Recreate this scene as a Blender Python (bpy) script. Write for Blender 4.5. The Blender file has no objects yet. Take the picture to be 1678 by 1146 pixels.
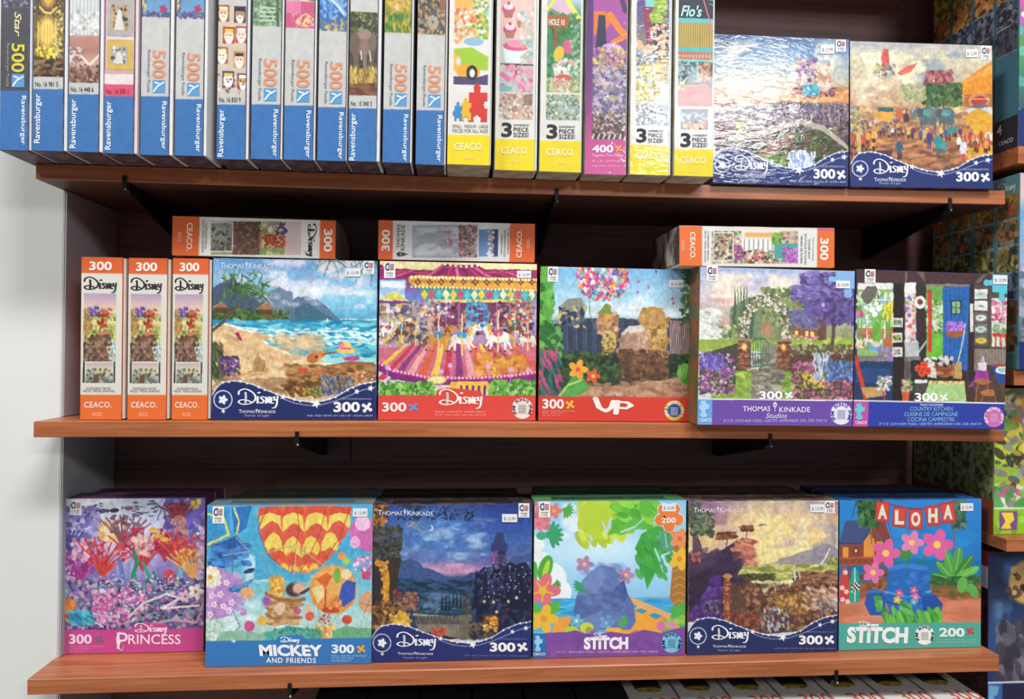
import bpy, bmesh, math, random
import numpy as np
from mathutils import Matrix, Vector
S = bpy.context.scene
COL = S.collection
# ------------------------------------------------------------------ camera
F, YAW, PITCH, ROLL = 1200.0, 0.0795, 0.0040, 0.0116
CP = np.array([0.6112, -1.1216, 0.1105])
_f = np.array([math.sin(YAW)*math.cos(PITCH), math.cos(YAW)*math.cos(PITCH), math.sin(PITCH)])
_r0 = np.array([math.cos(YAW), -math.sin(YAW), 0.0])
_u0 = np.cross(_r0, _f)
_r = _r0*math.cos(ROLL)+_u0*math.sin(ROLL)
_u = -_r0*math.sin(ROLL)+_u0*math.cos(ROLL)
cd = bpy.data.cameras.new('camera'); cam = bpy.data.objects.new('camera', cd); COL.objects.link(cam)
cd.sensor_width = 36; cd.lens = F/1678*36; cd.clip_start = 0.05
M = Matrix.Identity(4)
for i in range(3):
    M[i][0] = _r[i]; M[i][1] = _u[i]; M[i][2] = -_f[i]; M[i][3] = CP[i]
cam.matrix_world = M
S.camera = cam
# ------------------------------------------------------------------ colour management, world, ceiling lamps and a left fill
S.view_settings.view_transform = 'Standard'; S.view_settings.look = 'None'
S.view_settings.gamma = 1; S.view_settings.use_curve_mapping = False
S.view_settings.exposure = 0.0
w = bpy.data.worlds.new('store'); S.world = w; w.use_nodes = True
bgn = w.node_tree.nodes['Background']; bgn.inputs[0].default_value = (0.90, 0.93, 1.0, 1); bgn.inputs[1].default_value = 0.19
def area(name, loc, target, sx, sy, power, col=(.99, 1, 1.02)):
    l = bpy.data.lights.new(name, 'AREA'); l.shape = 'RECTANGLE'; l.size = sx; l.size_y = sy; l.energy = power; l.color = col
    o = bpy.data.objects.new(name, l); COL.objects.link(o); o.location = loc
    o.rotation_euler = (Vector(target)-Vector(loc)).to_track_quat('-Z', 'Y').to_euler()
    return o
area('ceiling_lamp_near', (1.4, -2.0, 3.3), (0.9, 0, 0.0), 1.6, 0.45, 148)
area('ceiling_lamp_far', (2.5, -4.1, 1.92), (0.9, 0, 0.0), 1.05, 0.45, 50)
area('fill_light_left', (-2.3, -2.4, 3.1), (0.1, 0, -0.2), 1.2, 0.6, 108)  # added fill to brighten the left wall, set clear of box reflections

# ------------------------------------------------------------------ photograph measurements -> places in the shop
def ray(u, v):
    d = _f + (u-839)/F*_r - (v-573)/F*_u
    return d
def at_y(u, v, y):
    d = ray(u, v); t = (y-CP[1])/d[1]; return CP+t*d
def at_x(u, v, x):
    d = ray(u, v); t = (x-CP[0])/d[0]; return CP+t*d
def at_z(u, v, z):
    d = ray(u, v); t = (z-CP[2])/d[2]; return CP+t*d

# ------------------------------------------------------------------ materials
def hexc(h):
    h = h.lstrip('#')
    return np.array([int(h[i:i+2], 16)/255 for i in (0, 2, 4)])
def lin(c):
    c = np.asarray(c, float)
    return np.where(c <= 0.04045, c/12.92, ((c+0.055)/1.055)**2.4)
MATS = {}
def mat(h, rough=0.45, metal=0.0, mottle=None, spec=0.4, scale=30):
    k = (h, rough, metal, mottle, spec, scale)
    if k in MATS: return MATS[k]
    m = bpy.data.materials.new('mat_'+h.strip('#')); m.use_nodes = True
    nt = m.node_tree; b = nt.nodes['Principled BSDF']
    c = tuple(lin(hexc(h)))+(1,)
    b.inputs['Base Color'].default_value = c
    b.inputs['Roughness'].default_value = rough; b.inputs['Metallic'].default_value = metal
    b.inputs['Specular IOR Level'].default_value = spec
    tc = nt.nodes.new('ShaderNodeTexCoord'); n = nt.nodes.new('ShaderNodeTexNoise'); n.inputs['Scale'].default_value = scale
    n.inputs['Detail'].default_value = 4
    nt.links.new(tc.outputs['Object'], n.inputs['Vector'])
    r = nt.nodes.new('ShaderNodeValToRGB'); r.color_ramp.elements[0].position = .42; r.color_ramp.elements[1].position = .58
    c2 = tuple(lin(hexc(mottle)))+(1,) if mottle else tuple(x*.93 for x in c[:3])+(1,)
    r.color_ramp.elements[0].color = c; r.color_ramp.elements[1].color = c2
    nt.links.new(n.outputs['Fac'], r.inputs['Fac']); nt.links.new(r.outputs['Color'], b.inputs['Base Color'])
    MATS[k] = m
    return m
def print_mat(name, rough, coat, bump=0.0, bscale=60, coatrough=0.05, dist=0.001, stretch=(1, 1, 1), metal=0.0):
    m = bpy.data.materials.new(name); m.use_nodes = True; nt = m.node_tree; b = nt.nodes['Principled BSDF']
    a = nt.nodes.new('ShaderNodeVertexColor'); a.layer_name = 'Print'
    nt.links.new(a.outputs['Color'], b.inputs['Base Color'])
    b.inputs['Roughness'].default_value = rough; b.inputs['Coat Weight'].default_value = coat
    b.inputs['Coat Roughness'].default_value = coatrough; b.inputs['Metallic'].default_value = metal
    b.inputs['Specular IOR Level'].default_value = 0.35
    if bump:
        tc = nt.nodes.new('ShaderNodeTexCoord'); mp = nt.nodes.new('ShaderNodeMapping'); mp.inputs['Scale'].default_value = stretch
        n = nt.nodes.new('ShaderNodeTexNoise'); n.inputs['Scale'].default_value = bscale; n.inputs['Detail'].default_value = 3
        n.inputs['Distortion'].default_value = 1.0
        bp = nt.nodes.new('ShaderNodeBump'); bp.inputs['Strength'].default_value = bump; bp.inputs['Distance'].default_value = dist
        nt.links.new(tc.outputs['Object'], mp.inputs['Vector']); nt.links.new(mp.outputs[0], n.inputs['Vector'])
        nt.links.new(n.outputs['Fac'], bp.inputs['Height']); nt.links.new(bp.outputs['Normal'], b.inputs['Coat Normal'])
        if metal: nt.links.new(bp.outputs['Normal'], b.inputs['Normal'])
    return m
PR_SATIN = print_mat('printed_card', 0.5, 0.12, 0.15, 25, 0.25)
PR_WRAP = print_mat('shrink_wrapped_print', 0.5, 0.4, 0.4, 38, 0.08, 0.0012, (1, 1, .5))
PR_FOIL = print_mat('embossed_foil_print', 0.45, 1.0, 0.42, 85, 0.07, 0.0012, (.6, 1, 1.5))

PR_FOIL_SOFT = print_mat('satin_foil_print', 0.45, 0.8, 0.42, 80, 0.07, 0.0014, (.6, 1, 1.5))
def wood(name, c1, c2, rough=0.38):
    m = bpy.data.materials.new(name); m.use_nodes = True; nt = m.node_tree; b = nt.nodes['Principled BSDF']
    tc = nt.nodes.new('ShaderNodeTexCoord'); mp = nt.nodes.new('ShaderNodeMapping'); mp.inputs['Scale'].default_value = (3.0, 40, 75)
    n = nt.nodes.new('ShaderNodeTexNoise'); n.inputs['Scale'].default_value = 1.6; n.inputs['Detail'].default_value = 6; n.inputs['Distortion'].default_value = .8
    r = nt.nodes.new('ShaderNodeValToRGB'); e = r.color_ramp.elements
    e[0].position = .36; e[1].position = .60
    e[0].color = tuple(lin(hexc(c2)))+(1,); e[1].color = tuple(lin(hexc(c1)))+(1,)
    nt.links.new(tc.outputs['Object'], mp.inputs['Vector']); nt.links.new(mp.outputs[0], n.inputs['Vector'])
    nt.links.new(n.outputs['Fac'], r.inputs['Fac']); nt.links.new(r.outputs['Color'], b.inputs['Base Color'])
    b.inputs['Roughness'].default_value = rough
    bp = nt.nodes.new('ShaderNodeBump'); bp.inputs['Strength'].default_value = .12; bp.inputs['Distance'].default_value = .0008
    nt.links.new(n.outputs['Fac'], bp.inputs['Height']); nt.links.new(bp.outputs['Normal'], b.inputs['Normal'])
    return m
WOOD = wood('cherry_laminate', 'b26a42', '98552e')
WOODU = wood('shade_toned_underside', '5e3b30', '4c2f27', .5)  # same laminate darkened: shade under the boards put into its colour
WOODD = wood('dark_back_panel', '7c5650', '6c4a46', .5)
def wallmat(name, c, c2):
    m = mat(c, .85, 0, c2, .2, 3.0); return m

# ------------------------------------------------------------------ mesh helpers
def link(name, me, parent=None, m=None):
    o = bpy.data.objects.new(name, me); COL.objects.link(o)
    if parent is not None: o.parent = parent
    if m is not None:
        me.materials.clear(); me.materials.append(m)
    return o
def box_bm(bm, x0, x1, y0, y1, z0, z1, bev=0.0):
    r = bmesh.ops.create_cube(bm, size=1.0)
    for v in r['verts']:
        v.co = Vector((x0+(v.co.x+.5)*(x1-x0), y0+(v.co.y+.5)*(y1-y0), z0+(v.co.z+.5)*(z1-z0)))
    if bev:
        es = list({e for v in r['verts'] for e in v.link_edges})
        bmesh.ops.bevel(bm, geom=es, offset=bev, segments=2, affect='EDGES', profile=.5)
def box(name, x0, x1, y0, y1, z0, z1, m, parent=None, bev=0.0):
    bm = bmesh.new(); box_bm(bm, x0, x1, y0, y1, z0, z1, bev)
    me = bpy.data.meshes.new(name); bm.to_mesh(me); bm.free()
    return link(name, me, parent, m)
def empty(name, loc, label, cat, group=None, ry=0.0, rz=0.0):
    o = bpy.data.objects.new(name, None); COL.objects.link(o); o.empty_display_size = .05
    o.location = loc; o.rotation_euler = (0, ry, rz); o['label'] = label; o['category'] = cat
    if group: o['group'] = group
    return o
def tag(o, label, cat, group=None):
    o['label'] = label; o['category'] = cat
    if group: o['group'] = group
    return o
def struct(o): o['kind'] = 'structure'; return o

# ------------------------------------------------------------------ a printed face: photo-view coordinates <-> face
def homog(src, dst):
    A = []
    for (x, y), (X, Y) in zip(src, dst):
        A.append([x, y, 1, 0, 0, 0, -X*x, -X*y, X]); A.append([0, 0, 0, x, y, 1, -Y*x, -Y*y, Y])
    A = np.array(A); h = np.linalg.solve(A[:, :8], A[:, 8])
    return np.append(h, 1).reshape(3, 3)
class Face:
    """w x h metres; corners TL,TR,BR,BL in the coordinates its artwork is written in; local x right, z up, front -y"""
    def __init__(s, corners, w, h):
        s.w, s.h, s.c = w, h, corners
        s.H = homog([(0, 0), (1, 0), (1, 1), (0, 1)], corners); s.Hi = np.linalg.inv(s.H)
    def fwd(s, a, b):
        d = s.H[2, 0]*a+s.H[2, 1]*b+1
        return (s.H[0, 0]*a+s.H[0, 1]*b+s.H[0, 2])/d, (s.H[1, 0]*a+s.H[1, 1]*b+s.H[1, 2])/d
    def inv(s, x, y):
        q = s.Hi; d = q[2, 0]*x+q[2, 1]*y+q[2, 2]
        return (q[0, 0]*x+q[0, 1]*y+q[0, 2])/d, (q[1, 0]*x+q[1, 1]*y+q[1, 2])/d
    def loc(s, x, y):
        a, b = s.inv(x, y); return (a-.5)*s.w, (1-b)*s.h

_rng = np.random.RandomState(7)
def vnoise(X, Y, seed):
    r = np.random.RandomState(seed % 9973); T = r.rand(64, 64)
    xi = np.floor(X).astype(int); yi = np.floor(Y).astype(int); fx = X-xi; fy = Y-yi
    fx = fx*fx*(3-2*fx); fy = fy*fy*(3-2*fy)
    g = lambda a, b: T[a % 64, b % 64]
    return (g(xi, yi)*(1-fx)+g(xi+1, yi)*fx)*(1-fy)+(g(xi, yi+1)*(1-fx)+g(xi+1, yi+1)*fx)*fy
def fbm(X, Y, seed, o=4):
    t = 0; a = .5
    for i in range(o):
        t = t+a*vnoise(X, Y, seed+i*17); X = X*2.03; Y = Y*2.03; a *= .5
    return t/(1-.5**o)
class Canvas:
    def __init__(s, face, px=0.00098, seed=1):
        s.f = face; s.nx = max(8, int(face.w/px)); s.ny = max(8, int(face.h/px)); s.ss = 2
        W, H = s.nx*2, s.ny*2; s.W, s.H = W, H
        a, b = np.meshgrid((np.arange(W)+.5)/W, (np.arange(H)+.5)/H)
        s.X, s.Y = face.fwd(a, b); s.S, s.T = a, b
        s.I = np.ones((H, W, 3))*.8; s.rs = np.random.RandomState(seed); s.seed = seed
        s.clipm = None
    def clip(s, *q):
        s.clipm = q if q else None
    def _sl(s, x0, y0, x1, y1):
        if s.clipm:
            c = s.clipm; x0 = max(x0, c[0]); y0 = max(y0, c[1]); x1 = min(x1, c[2]); y1 = min(y1, c[3])
            if x0 >= x1 or y0 >= y1: return None
        ps = [s.f.inv(x, y) for x, y in ((x0, y0), (x1, y0), (x1, y1), (x0, y1))]
        A = [p[0] for p in ps]; B = [p[1] for p in ps]
        i0 = max(0, int(min(B)*s.H)-1); i1 = min(s.H, int(max(B)*s.H)+2); j0 = max(0, int(min(A)*s.W)-1); j1 = min(s.W, int(max(A)*s.W)+2)
        if i0 >= i1 or j0 >= j1: return None
        return slice(i0, i1), slice(j0, j1)
    def _bl(s, sl, m, col, a):
        if isinstance(col, str): col = hexc(col)
        if s.clipm:
            c = s.clipm; X, Y = s.X[sl], s.Y[sl]; m = m*((X >= c[0]) & (X <= c[2]) & (Y >= c[1]) & (Y <= c[3]))
        m = (m*a)[..., None]; s.I[sl] = s.I[sl]*(1-m)+col*m
    def bg(s, stops, x0=-1e4, x1=1e4, a=1.0, y0=None, y1=None):
        ys = [q[0] for q in stops]; y0 = ys[0] if y0 is None else y0; y1 = ys[-1] if y1 is None else y1
        m = (s.X >= x0) & (s.X <= x1) & (s.Y >= y0) & (s.Y <= y1)
        cs = np.array([hexc(q[1]) for q in stops])
        c = np.stack([np.interp(s.Y, ys, cs[:, k]) for k in range(3)], -1)
        if s.clipm:
            q = s.clipm; m = m & (s.X >= q[0]) & (s.X <= q[2]) & (s.Y >= q[1]) & (s.Y <= q[3])
        m = m[..., None]*a; s.I = s.I*(1-m)+c*m
    def e(s, cx, cy, rx, ry, col, rot=0, a=1.0, soft=0.0):
        R = max(rx, ry)*(1+soft); sl = s._sl(cx-R, cy-R, cx+R, cy+R)
        if not sl: return
        X = s.X[sl]-cx; Y = s.Y[sl]-cy; c, n = math.cos(rot), math.sin(rot)
        q = np.sqrt(((X*c+Y*n)/rx)**2+((-X*n+Y*c)/ry)**2)
        m = (q <= 1).astype(float) if not soft else np.clip((1+soft-q)/(2*soft), 0, 1)
        s._bl(sl, m, col, a)
    def p(s, pts, col, a=1.0):
        P = np.array(pts, float).reshape(-1, 2); sl = s._sl(P[:, 0].min(), P[:, 1].min(), P[:, 0].max(), P[:, 1].max())
        if not sl: return
        X = s.X[sl]; Y = s.Y[sl]; ins = np.zeros(X.shape, bool)
        for i in range(len(P)):
            x1, y1 = P[i]; x2, y2 = P[i-1]
            if y1 == y2: continue
            ins ^= ((y1 > Y) != (y2 > Y)) & (X < (x2-x1)*(Y-y1)/(y2-y1)+x1)
        s._bl(sl, ins.astype(float), col, a)
    def r(s, x0, y0, x1, y1, col, a=1.0): s.p([x0, y0, x1, y0, x1, y1, x0, y1], col, a)
    def l(s, pts, wd, col, a=1.0, w2=None):
        P = np.array(pts, float).reshape(-1, 2); n = len(P)-1; w2 = wd if w2 is None else w2
        for i in range(n):
            A, B = P[i], P[i+1]; h = max(wd+(w2-wd)*i/n, .6)/2
            sl = s._sl(min(A[0], B[0])-h, min(A[1], B[1])-h, max(A[0], B[0])+h, max(A[1], B[1])+h)
            if not sl: continue
            X = s.X[sl]-A[0]; Y = s.Y[sl]-A[1]; d = B-A; L = d@d+1e-9
            t = np.clip((X*d[0]+Y*d[1])/L, 0, 1); q = np.hypot(X-t*d[0], Y-t*d[1])
            s._bl(sl, (q <= h).astype(float), col, a)
    def d(s, x0, y0, x1, y1, n, cols, r0, r1, asp=1.0, rot=None, a=.85, jit=.5):
        """n dabs of paint inside a rectangle (or ellipse when jit == 0)"""
        cols = [hexc(c) for c in cols.split()]; g = s.rs
        for _ in range(n):
            if jit == 0:
                t = g.rand()*6.283; q = math.sqrt(g.rand()); x = (x0+x1)/2+q*math.cos(t)*(x1-x0)/2; y = (y0+y1)/2+q*math.sin(t)*(y1-y0)/2
            else: x = x0+g.rand()*(x1-x0); y = y0+g.rand()*(y1-y0)
            r = r0+g.rand()*(r1-r0); c = np.clip(cols[g.randint(len(cols))]*(.92+.16*g.rand()), 0, 1)
            s.e(x, y, r*asp, r, c, g.rand()*3.14 if rot is None else rot+(g.rand()-.5)*.5, a)
    def tex(s, scale, amp, x0=-1e4, y0=-1e4, x1=1e4, y1=1e4, sx=1.0, sy=1.0):
        m = (s.X >= x0) & (s.X <= x1) & (s.Y >= y0) & (s.Y <= y1)
        if s.nx > 200 and scale <= 30:      # brushy edges and paint grain
            H, W = s.X.shape; A = .0085*W
            for sc, am in ((26, .8), (9, .55)):
                dx = (fbm(s.S*W/sc/2+3, s.T*H/sc/2+3, s.seed+5, 2)-.5)*A*am; dy = (fbm(s.S*W/sc/2+33, s.T*H/sc/2+13, s.seed+6, 2)-.5)*A*am
                jj = np.clip(np.arange(W)[None, :]+dx, 0, W-1).astype(int); ii = np.clip(np.arange(H)[:, None]+dy, 0, H-1).astype(int); s.I = s.I[ii, jj]
            g = fbm(s.S*W/7, s.T*H/9, s.seed+8, 3); g2 = fbm(s.S*W/5, s.T*H/5, s.seed+9, 2)
            s.I = s.I*(1+(g-.5)[..., None]*.24)+((g2-.5)*.06)[..., None]*np.array([1, .4, -.8])
        n = fbm(s.X/scale*sx+50, s.Y/scale*sy+50, s.seed+int(scale)); k = 1+(n-.5)*2*amp*m
        s.I = s.I*k[..., None]
    def cloud(s, x0, y0, x1, y1, col, thr=.5, scale=60, a=.9, sy=1.8, sd=0):
        sl = s._sl(x0, y0, x1, y1)
        if not sl: return
        X, Y = s.X[sl], s.Y[sl]; n = fbm(X/scale+9, Y/scale*sy+9, s.seed+40+sd, 5)
        q = 1-np.maximum(np.abs((X-(x0+x1)/2)/((x1-x0)/2)), np.abs((Y-(y0+y1)/2)/((y1-y0)/2)))
        m = np.clip((n-thr)*6, 0, 1)*np.clip(q*4, 0, 1); s._bl(sl, m, col, a)
    def hill(s, x0, x1, ys, col, yb, amp=6, sc=30, a=1.0):
        """ridge between x0 and x1 through heights ys down to yb"""
        n = 60; xs = np.linspace(x0, x1, n); yy = np.interp(xs, np.linspace(x0, x1, len(ys)), ys)
        yy = yy+(fbm(xs/sc, xs*0+s.rs.rand()*40, s.seed+3)-.5)*2*amp
        s.p(np.concatenate([np.stack([xs, yy], 1), [[x1, yb], [x0, yb]]]), col, a)
    def pine(s, x, y, h, w, col):
        for i in range(5):
            t = i/5; s.p([x-w/2*(t+.25), y-h+h*(t+.3), x+w/2*(t+.25), y-h+h*(t+.3), x, y-h+h*t*.8], col)
    def palm(s, pts, wd, R, col, col2, trunk='4a3a2c', n=11):
        s.l(pts, wd, trunk, w2=wd*.6); x, y = pts[-2:]
        for i in range(n):
            t = 6.283*i/n+.2; c = [col, col2][i % 2]; q = []
            for k in range(7):
                u = k/6; q += [x+math.cos(t)*R*u, y+math.sin(t)*R*.55*u+R*.45*u*u]
            s.l(q, wd*.5+2, c, w2=2)
            for k in range(1, 7):
                px, py = q[2*k], q[2*k+1]
                s.l([px, py, px-math.cos(t)*3-4, py+R*.16], 2, c); s.l([px, py, px+math.cos(t)*3+4, py+R*.14], 2, c)
    def flower(s, x, y, R, col, ctr, n=5, rot=0.0):
        for i in range(n):
            t = rot+6.283*i/n; s.e(x+math.cos(t)*R*.55, y+math.sin(t)*R*.55, R*.5, R*.34, col, t)
        s.e(x, y, R*.24, R*.24, ctr)
    def star(s, x, y, R, col='f4f4f0'):
        q = []
        for i in range(10):
            t = -1.57+.3+i*.6283; k = R if i % 2 == 0 else R*.42; q += [x+math.cos(t)*k, y+math.sin(t)*k]
        s.p(q, col)
    def N(s, *st):
        o = []
        for i in range(0, len(st), 2): o += list(s.f.fwd(st[i], st[i+1]))
        return o
    def build(s, parent, m, name='cover_print', y=-0.0004, inset=0.0006):
        I = s.I.reshape(s.ny, 2, s.nx, 2, 3).mean((1, 3)); I = lin(np.clip(I, 0, 1))
        nx, ny = s.nx, s.ny; w, h = s.f.w-2*inset, s.f.h-2*inset
        xs = np.linspace(-w/2, w/2, nx); zs = np.linspace(s.f.h-inset, inset, ny)
        gx, gz = np.meshgrid(xs, zs); co = np.zeros((nx*ny, 3), np.float32); co[:, 0] = gx.ravel(); co[:, 1] = y; co[:, 2] = gz.ravel()
        i = np.arange(nx*ny).reshape(ny, nx)
        q = np.stack([i[:-1, :-1], i[1:, :-1], i[1:, 1:], i[:-1, 1:]], -1).reshape(-1).astype(np.int32)
        me = bpy.data.meshes.new(name); nf = (nx-1)*(ny-1)
        me.vertices.add(nx*ny); me.vertices.foreach_set('co', co.ravel())
        me.loops.add(nf*4); me.loops.foreach_set('vertex_index', q)
        me.polygons.add(nf); me.polygons.foreach_set('loop_start', np.arange(0, nf*4, 4, dtype=np.int32))
        me.update(calc_edges=True)
        at = me.color_attributes.new('Print', 'FLOAT_COLOR', 'POINT')
        c4 = np.ones((nx*ny, 4), np.float32); c4[:, :3] = I.reshape(-1, 3); at.data.foreach_set('color', c4.ravel())
        return link(name, me, parent, m)

# ------------------------------------------------------------------ lettering (real thin print lying on the face)
GL = {}
def glyphs(txt, bold=0.0, shear=0.0, space=1.0):
    k = (txt, bold, shear, space)
    if k in GL: return GL[k]
    cu = bpy.data.curves.new('t', 'FONT'); cu.body = txt; cu.offset = bold; cu.shear = shear; cu.space_character = space
    cu.resolution_u = 3; cu.align_x = 'CENTER'
    o = bpy.data.objects.new('t', cu); COL.objects.link(o)
    dg = bpy.context.evaluated_depsgraph_get(); me = bpy.data.meshes.new_from_object(o.evaluated_get(dg))
    V = np.array([v.co[:2] for v in me.vertices]); P = [tuple(p.vertices) for p in me.polygons]
    bpy.data.objects.remove(o); bpy.data.curves.remove(cu); bpy.data.meshes.remove(me)
    GL[k] = (V, P); return GL[k]
def flat(name, V, P, parent, col, y=-0.0009, mtl=None, step=False):
    me = bpy.data.meshes.new(name); co = [(a, y, b) for a, b in V]
    if len(P) > 1 and len(P) < 400 and step:      # overlapping pen strokes lie a hair apart
        for k, q in enumerate(P):
            for i in q: co[i] = (co[i][0], y-1.6e-5*(k % 9), co[i][2])
    me.from_pydata(co, [], P); me.update()
    if len(me.polygons):
        # face the viewer (-y)
        ny = sum(p.normal.y*p.area for p in me.polygons)
        if ny > 0: me.flip_normals()
    return link(name, me, parent, mtl or mat(col, .5, 0, None, .3))
def text(f, root, s, x0, y0, x1, y1, col, bold=0.0, rot=0, shear=0.0, name='lettering', space=1.0, y=-0.0009, cap=None):
    """print s so that it fills the rectangle (view coordinates). rot: 0, 90 = clockwise, -90"""
    V, P = glyphs(s, bold, shear, space); V = V.copy()
    lo, hi = V.min(0), V.max(0); V = (V-lo)/(hi-lo)-.5      # x right, y up
    if rot == 90: V = np.stack([V[:, 1], -V[:, 0]], 1)
    elif rot == -90: V = np.stack([-V[:, 1], V[:, 0]], 1)
    X = (x0+x1)/2+V[:, 0]*(x1-x0); Y = (y0+y1)/2-V[:, 1]*(y1-y0)
    a, b = f.inv(X, Y); L = np.stack([(a-.5)*f.w, (1-b)*f.h], 1)
    return flat(name, L, P, root, col, y)
def disc(V, P, x, y, r, n=12):
    i = len(V); V += [(x+r*math.cos(6.283*k/n), y+r*math.sin(6.283*k/n)) for k in range(n)]; P.append(tuple(range(i, i+n)))
def strokes(lines, wd, V=None, P=None):
    V = [] if V is None else V; P = [] if P is None else P
    for L, k in lines:
        h = wd*k/2
        for i in range(len(L)-1):
            a, b = np.array(L[i], float), np.array(L[i+1], float); d = b-a; q = np.hypot(*d)+1e-9; n = np.array([-d[1], d[0]])/q*h
            j = len(V); V += [tuple(a+n), tuple(b+n), tuple(b-n), tuple(a-n)]; P.append((j, j+1, j+2, j+3))
        for pt in L: disc(V, P, pt[0], pt[1], h, 8)
    return V, P
def bez(*pts):
    P = np.array(pts, float).reshape(-1, 2); o = []
    n = len(P)
    for i in range(n-1):
        p0 = P[max(i-1, 0)]; p1 = P[i]; p2 = P[i+1]; p3 = P[min(i+2, n-1)]
        for t in (0, .25, .5, .75):
            o.append(tuple(.5*((2*p1)+(-p0+p2)*t+(2*p0-5*p1+4*p2-p3)*t*t+(-p0+3*p1-3*p2+p3)*t**3)))
    o.append(tuple(P[-1])); return o
SCRIPT = [(bez(.03, .33, .05, .16, .18, .06, .32, .16, .43, .36, .44, .58, .36, .74, .22, .82, .10, .80, .03, .70, .10, .60, .24, .62, .34, .70), 1.0),
          (bez(.20, .24, .21, .5, .20, .78), 1.1),
          ([(.50, .44), (.50, .76)], 1.1), ([(.52, .25), (.535, .24)], 1.5),
          (bez(.665, .47, .61, .44, .575, .50, .62, .58, .65, .66, .61, .75, .555, .73), 1.0),
          ([(.705, .77), (.71, .46), (.775, .74), (.785, .44)], 1.0),
          ([(.885, .47), (.83, .48), (.83, .76), (.89, .755)], .95), ([(.83, .61), (.88, .605)], .8),
          (bez(.91, .44, .915, .60, .95, .62, .985, .54, .99, .42), .95), (bez(.985, .45, .97, .80, .93, .97, .87, 1.0), .95)]
def mapped(f, root, V, P, x0, y0, x1, y1, col, name, rot=0, y=-0.0009):
    V = np.array(V)
    if rot == 90: V = np.stack([1-V[:, 1], V[:, 0]], 1)
    elif rot == -90: V = np.stack([V[:, 1], 1-V[:, 0]], 1)
    X = x0+V[:, 0]*(x1-x0); Y = y0+V[:, 1]*(y1-y0); a, b = f.inv(X, Y)
    return flat(name, np.stack([(a-.5)*f.w, (1-b)*f.h], 1), P, root, col, y, None, name != 'ring_lettering')
def script_logo(f, root, x0, y0, x1, y1, col, rot=0, wd=.04, name='script_lettering'):
    V, P = strokes(SCRIPT, wd); V = [(a, b) for a, b in V]
    return mapped(f, root, V, P, x0, y0, x1, y1, col, name, rot)
def piece_icon(f, root, x0, y0, x1, y1, col, name='puzzle_piece_icon'):
    V, P = [], []
    for t in (.6, 2.17, 3.74, 5.31):
        disc(V, P, .5+.34*math.cos(t), .5+.34*math.sin(t), .15)
    for t in (.6, 2.17):
        L = [(.5+.33*math.cos(t), .5+.33*math.sin(t)), (.5-.33*math.cos(t), .5-.33*math.sin(t))]; strokes([(L, .2)], 1.0, V, P)
    disc(V, P, .5, .5, .2)
    return mapped(f, root, V, P, x0, y0, x1, y1, col, name)
def rect(f, root, x0, y0, x1, y1, col, name, y=-0.0007):
    return mapped(f, root, [(0, 0), (1, 0), (1, 1), (0, 1)], [(0, 1, 2, 3)], x0, y0, x1, y1, col, name, 0, y)
def origin_sticker(f, root, x0, y0, x1, y1):
    b = rect(f, root, x0, y0, x1, y1, 'eeece8', 'origin_sticker', -0.0008)
    w, h = x1-x0, y1-y0
    V, P = strokes([(bez(.42, .14, .2, .2, .14, .4, .3, .52, .42, .48), 1), ([(.42, .14), (.44, .5)], .7)], .09)
    mapped(f, b, V, P, x0, y0, x0+w, y0+h, '2a3c66', 'arrow_mark', 0, -0.0011)
    V, P = strokes([([(.54, .2+.1*i), (.86, .2+.1*i)], 1) for i in range(4)], .055)
    mapped(f, b, V, P, x0, y0, x0+w, y0+h, 'b04048', 'stripes', 0, -0.0011)
    text(f, b, 'made', x0+w*.2, y0+h*.62, x1-w*.2, y0+h*.76, '3a3f4c', name='lettering', y=-0.0011)
    text(f, b, 'in USA', x0+w*.2, y0+h*.80, x1-w*.2, y0+h*.92, '3a3f4c', name='lettering', y=-0.0011)
def price_sticker(f, root, x0, y0, x1, y1, s='$ 13.99'):
    b = rect(f, root, x0, y0, x1, y1, 'e8e8ea', 'price_sticker', -0.0013)
    w, h = x1-x0, y1-y0
    text(f, b, s, x0+w*.12, y0+h*.36, x1-w*.1, y0+h*.82, '8a8088', name='price', y=-0.0016)
def badge(f, root, cx, cy, r, col, tcol, inner=None):
    V, P = [], []; disc(V, P, .5, .5, .5, 40)
    b = mapped(f, root, V, P, cx-r, cy-r, cx+r, cy+r, col, 'bonus_badge', 0, -0.0008)
    if inner:
        V, P = [], []; disc(V, P, .5, .5, .33, 32); mapped(f, b, V, P, cx-r, cy-r, cx+r, cy+r, inner, 'badge_centre', 0, -0.0010)
    VV, PP = [], []
    for word, a0, a1 in (('PRIME', 215, 145+20), ('BONUS', 128, 52), ('PRIMA', 15, -35)):
        for i, ch in enumerate(word):
            t = math.radians(a0+(a1-a0)*i/(len(word)-1)); g, q = glyphs(ch, .03); g = (g-g.mean(0))*.21
            rr = t-math.pi/2; c, n = math.cos(rr), math.sin(rr)
            gx = g[:, 0]*c-g[:, 1]*n; gy = g[:, 0]*n+g[:, 1]*c; k = len(VV)
            VV += [(.5+.42*math.cos(t)+a, .5-(.42*math.sin(t)+b2)) for a, b2 in zip(gx, gy)]; PP += [tuple(k+z for z in qq) for qq in q]
    mapped(f, b, VV, PP, cx-r, cy-r, cx+r, cy+r, tcol, 'ring_lettering', 0, -0.0012)
    V, P = strokes([([(.32, .36+.07*i), (.68, .36+.07*i)], 1) for i in range(6)], .018)
    mapped(f, b, V, P, cx-r, cy-r, cx+r, cy+r, tcol, 'small_print', 0, -0.0012)
def smallprint(f, root, x0, y0, x1, y1, s, col, rot=0): return text(f, root, s, x0, y0, x1, y1, col, rot=rot, name='small_print')

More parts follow.
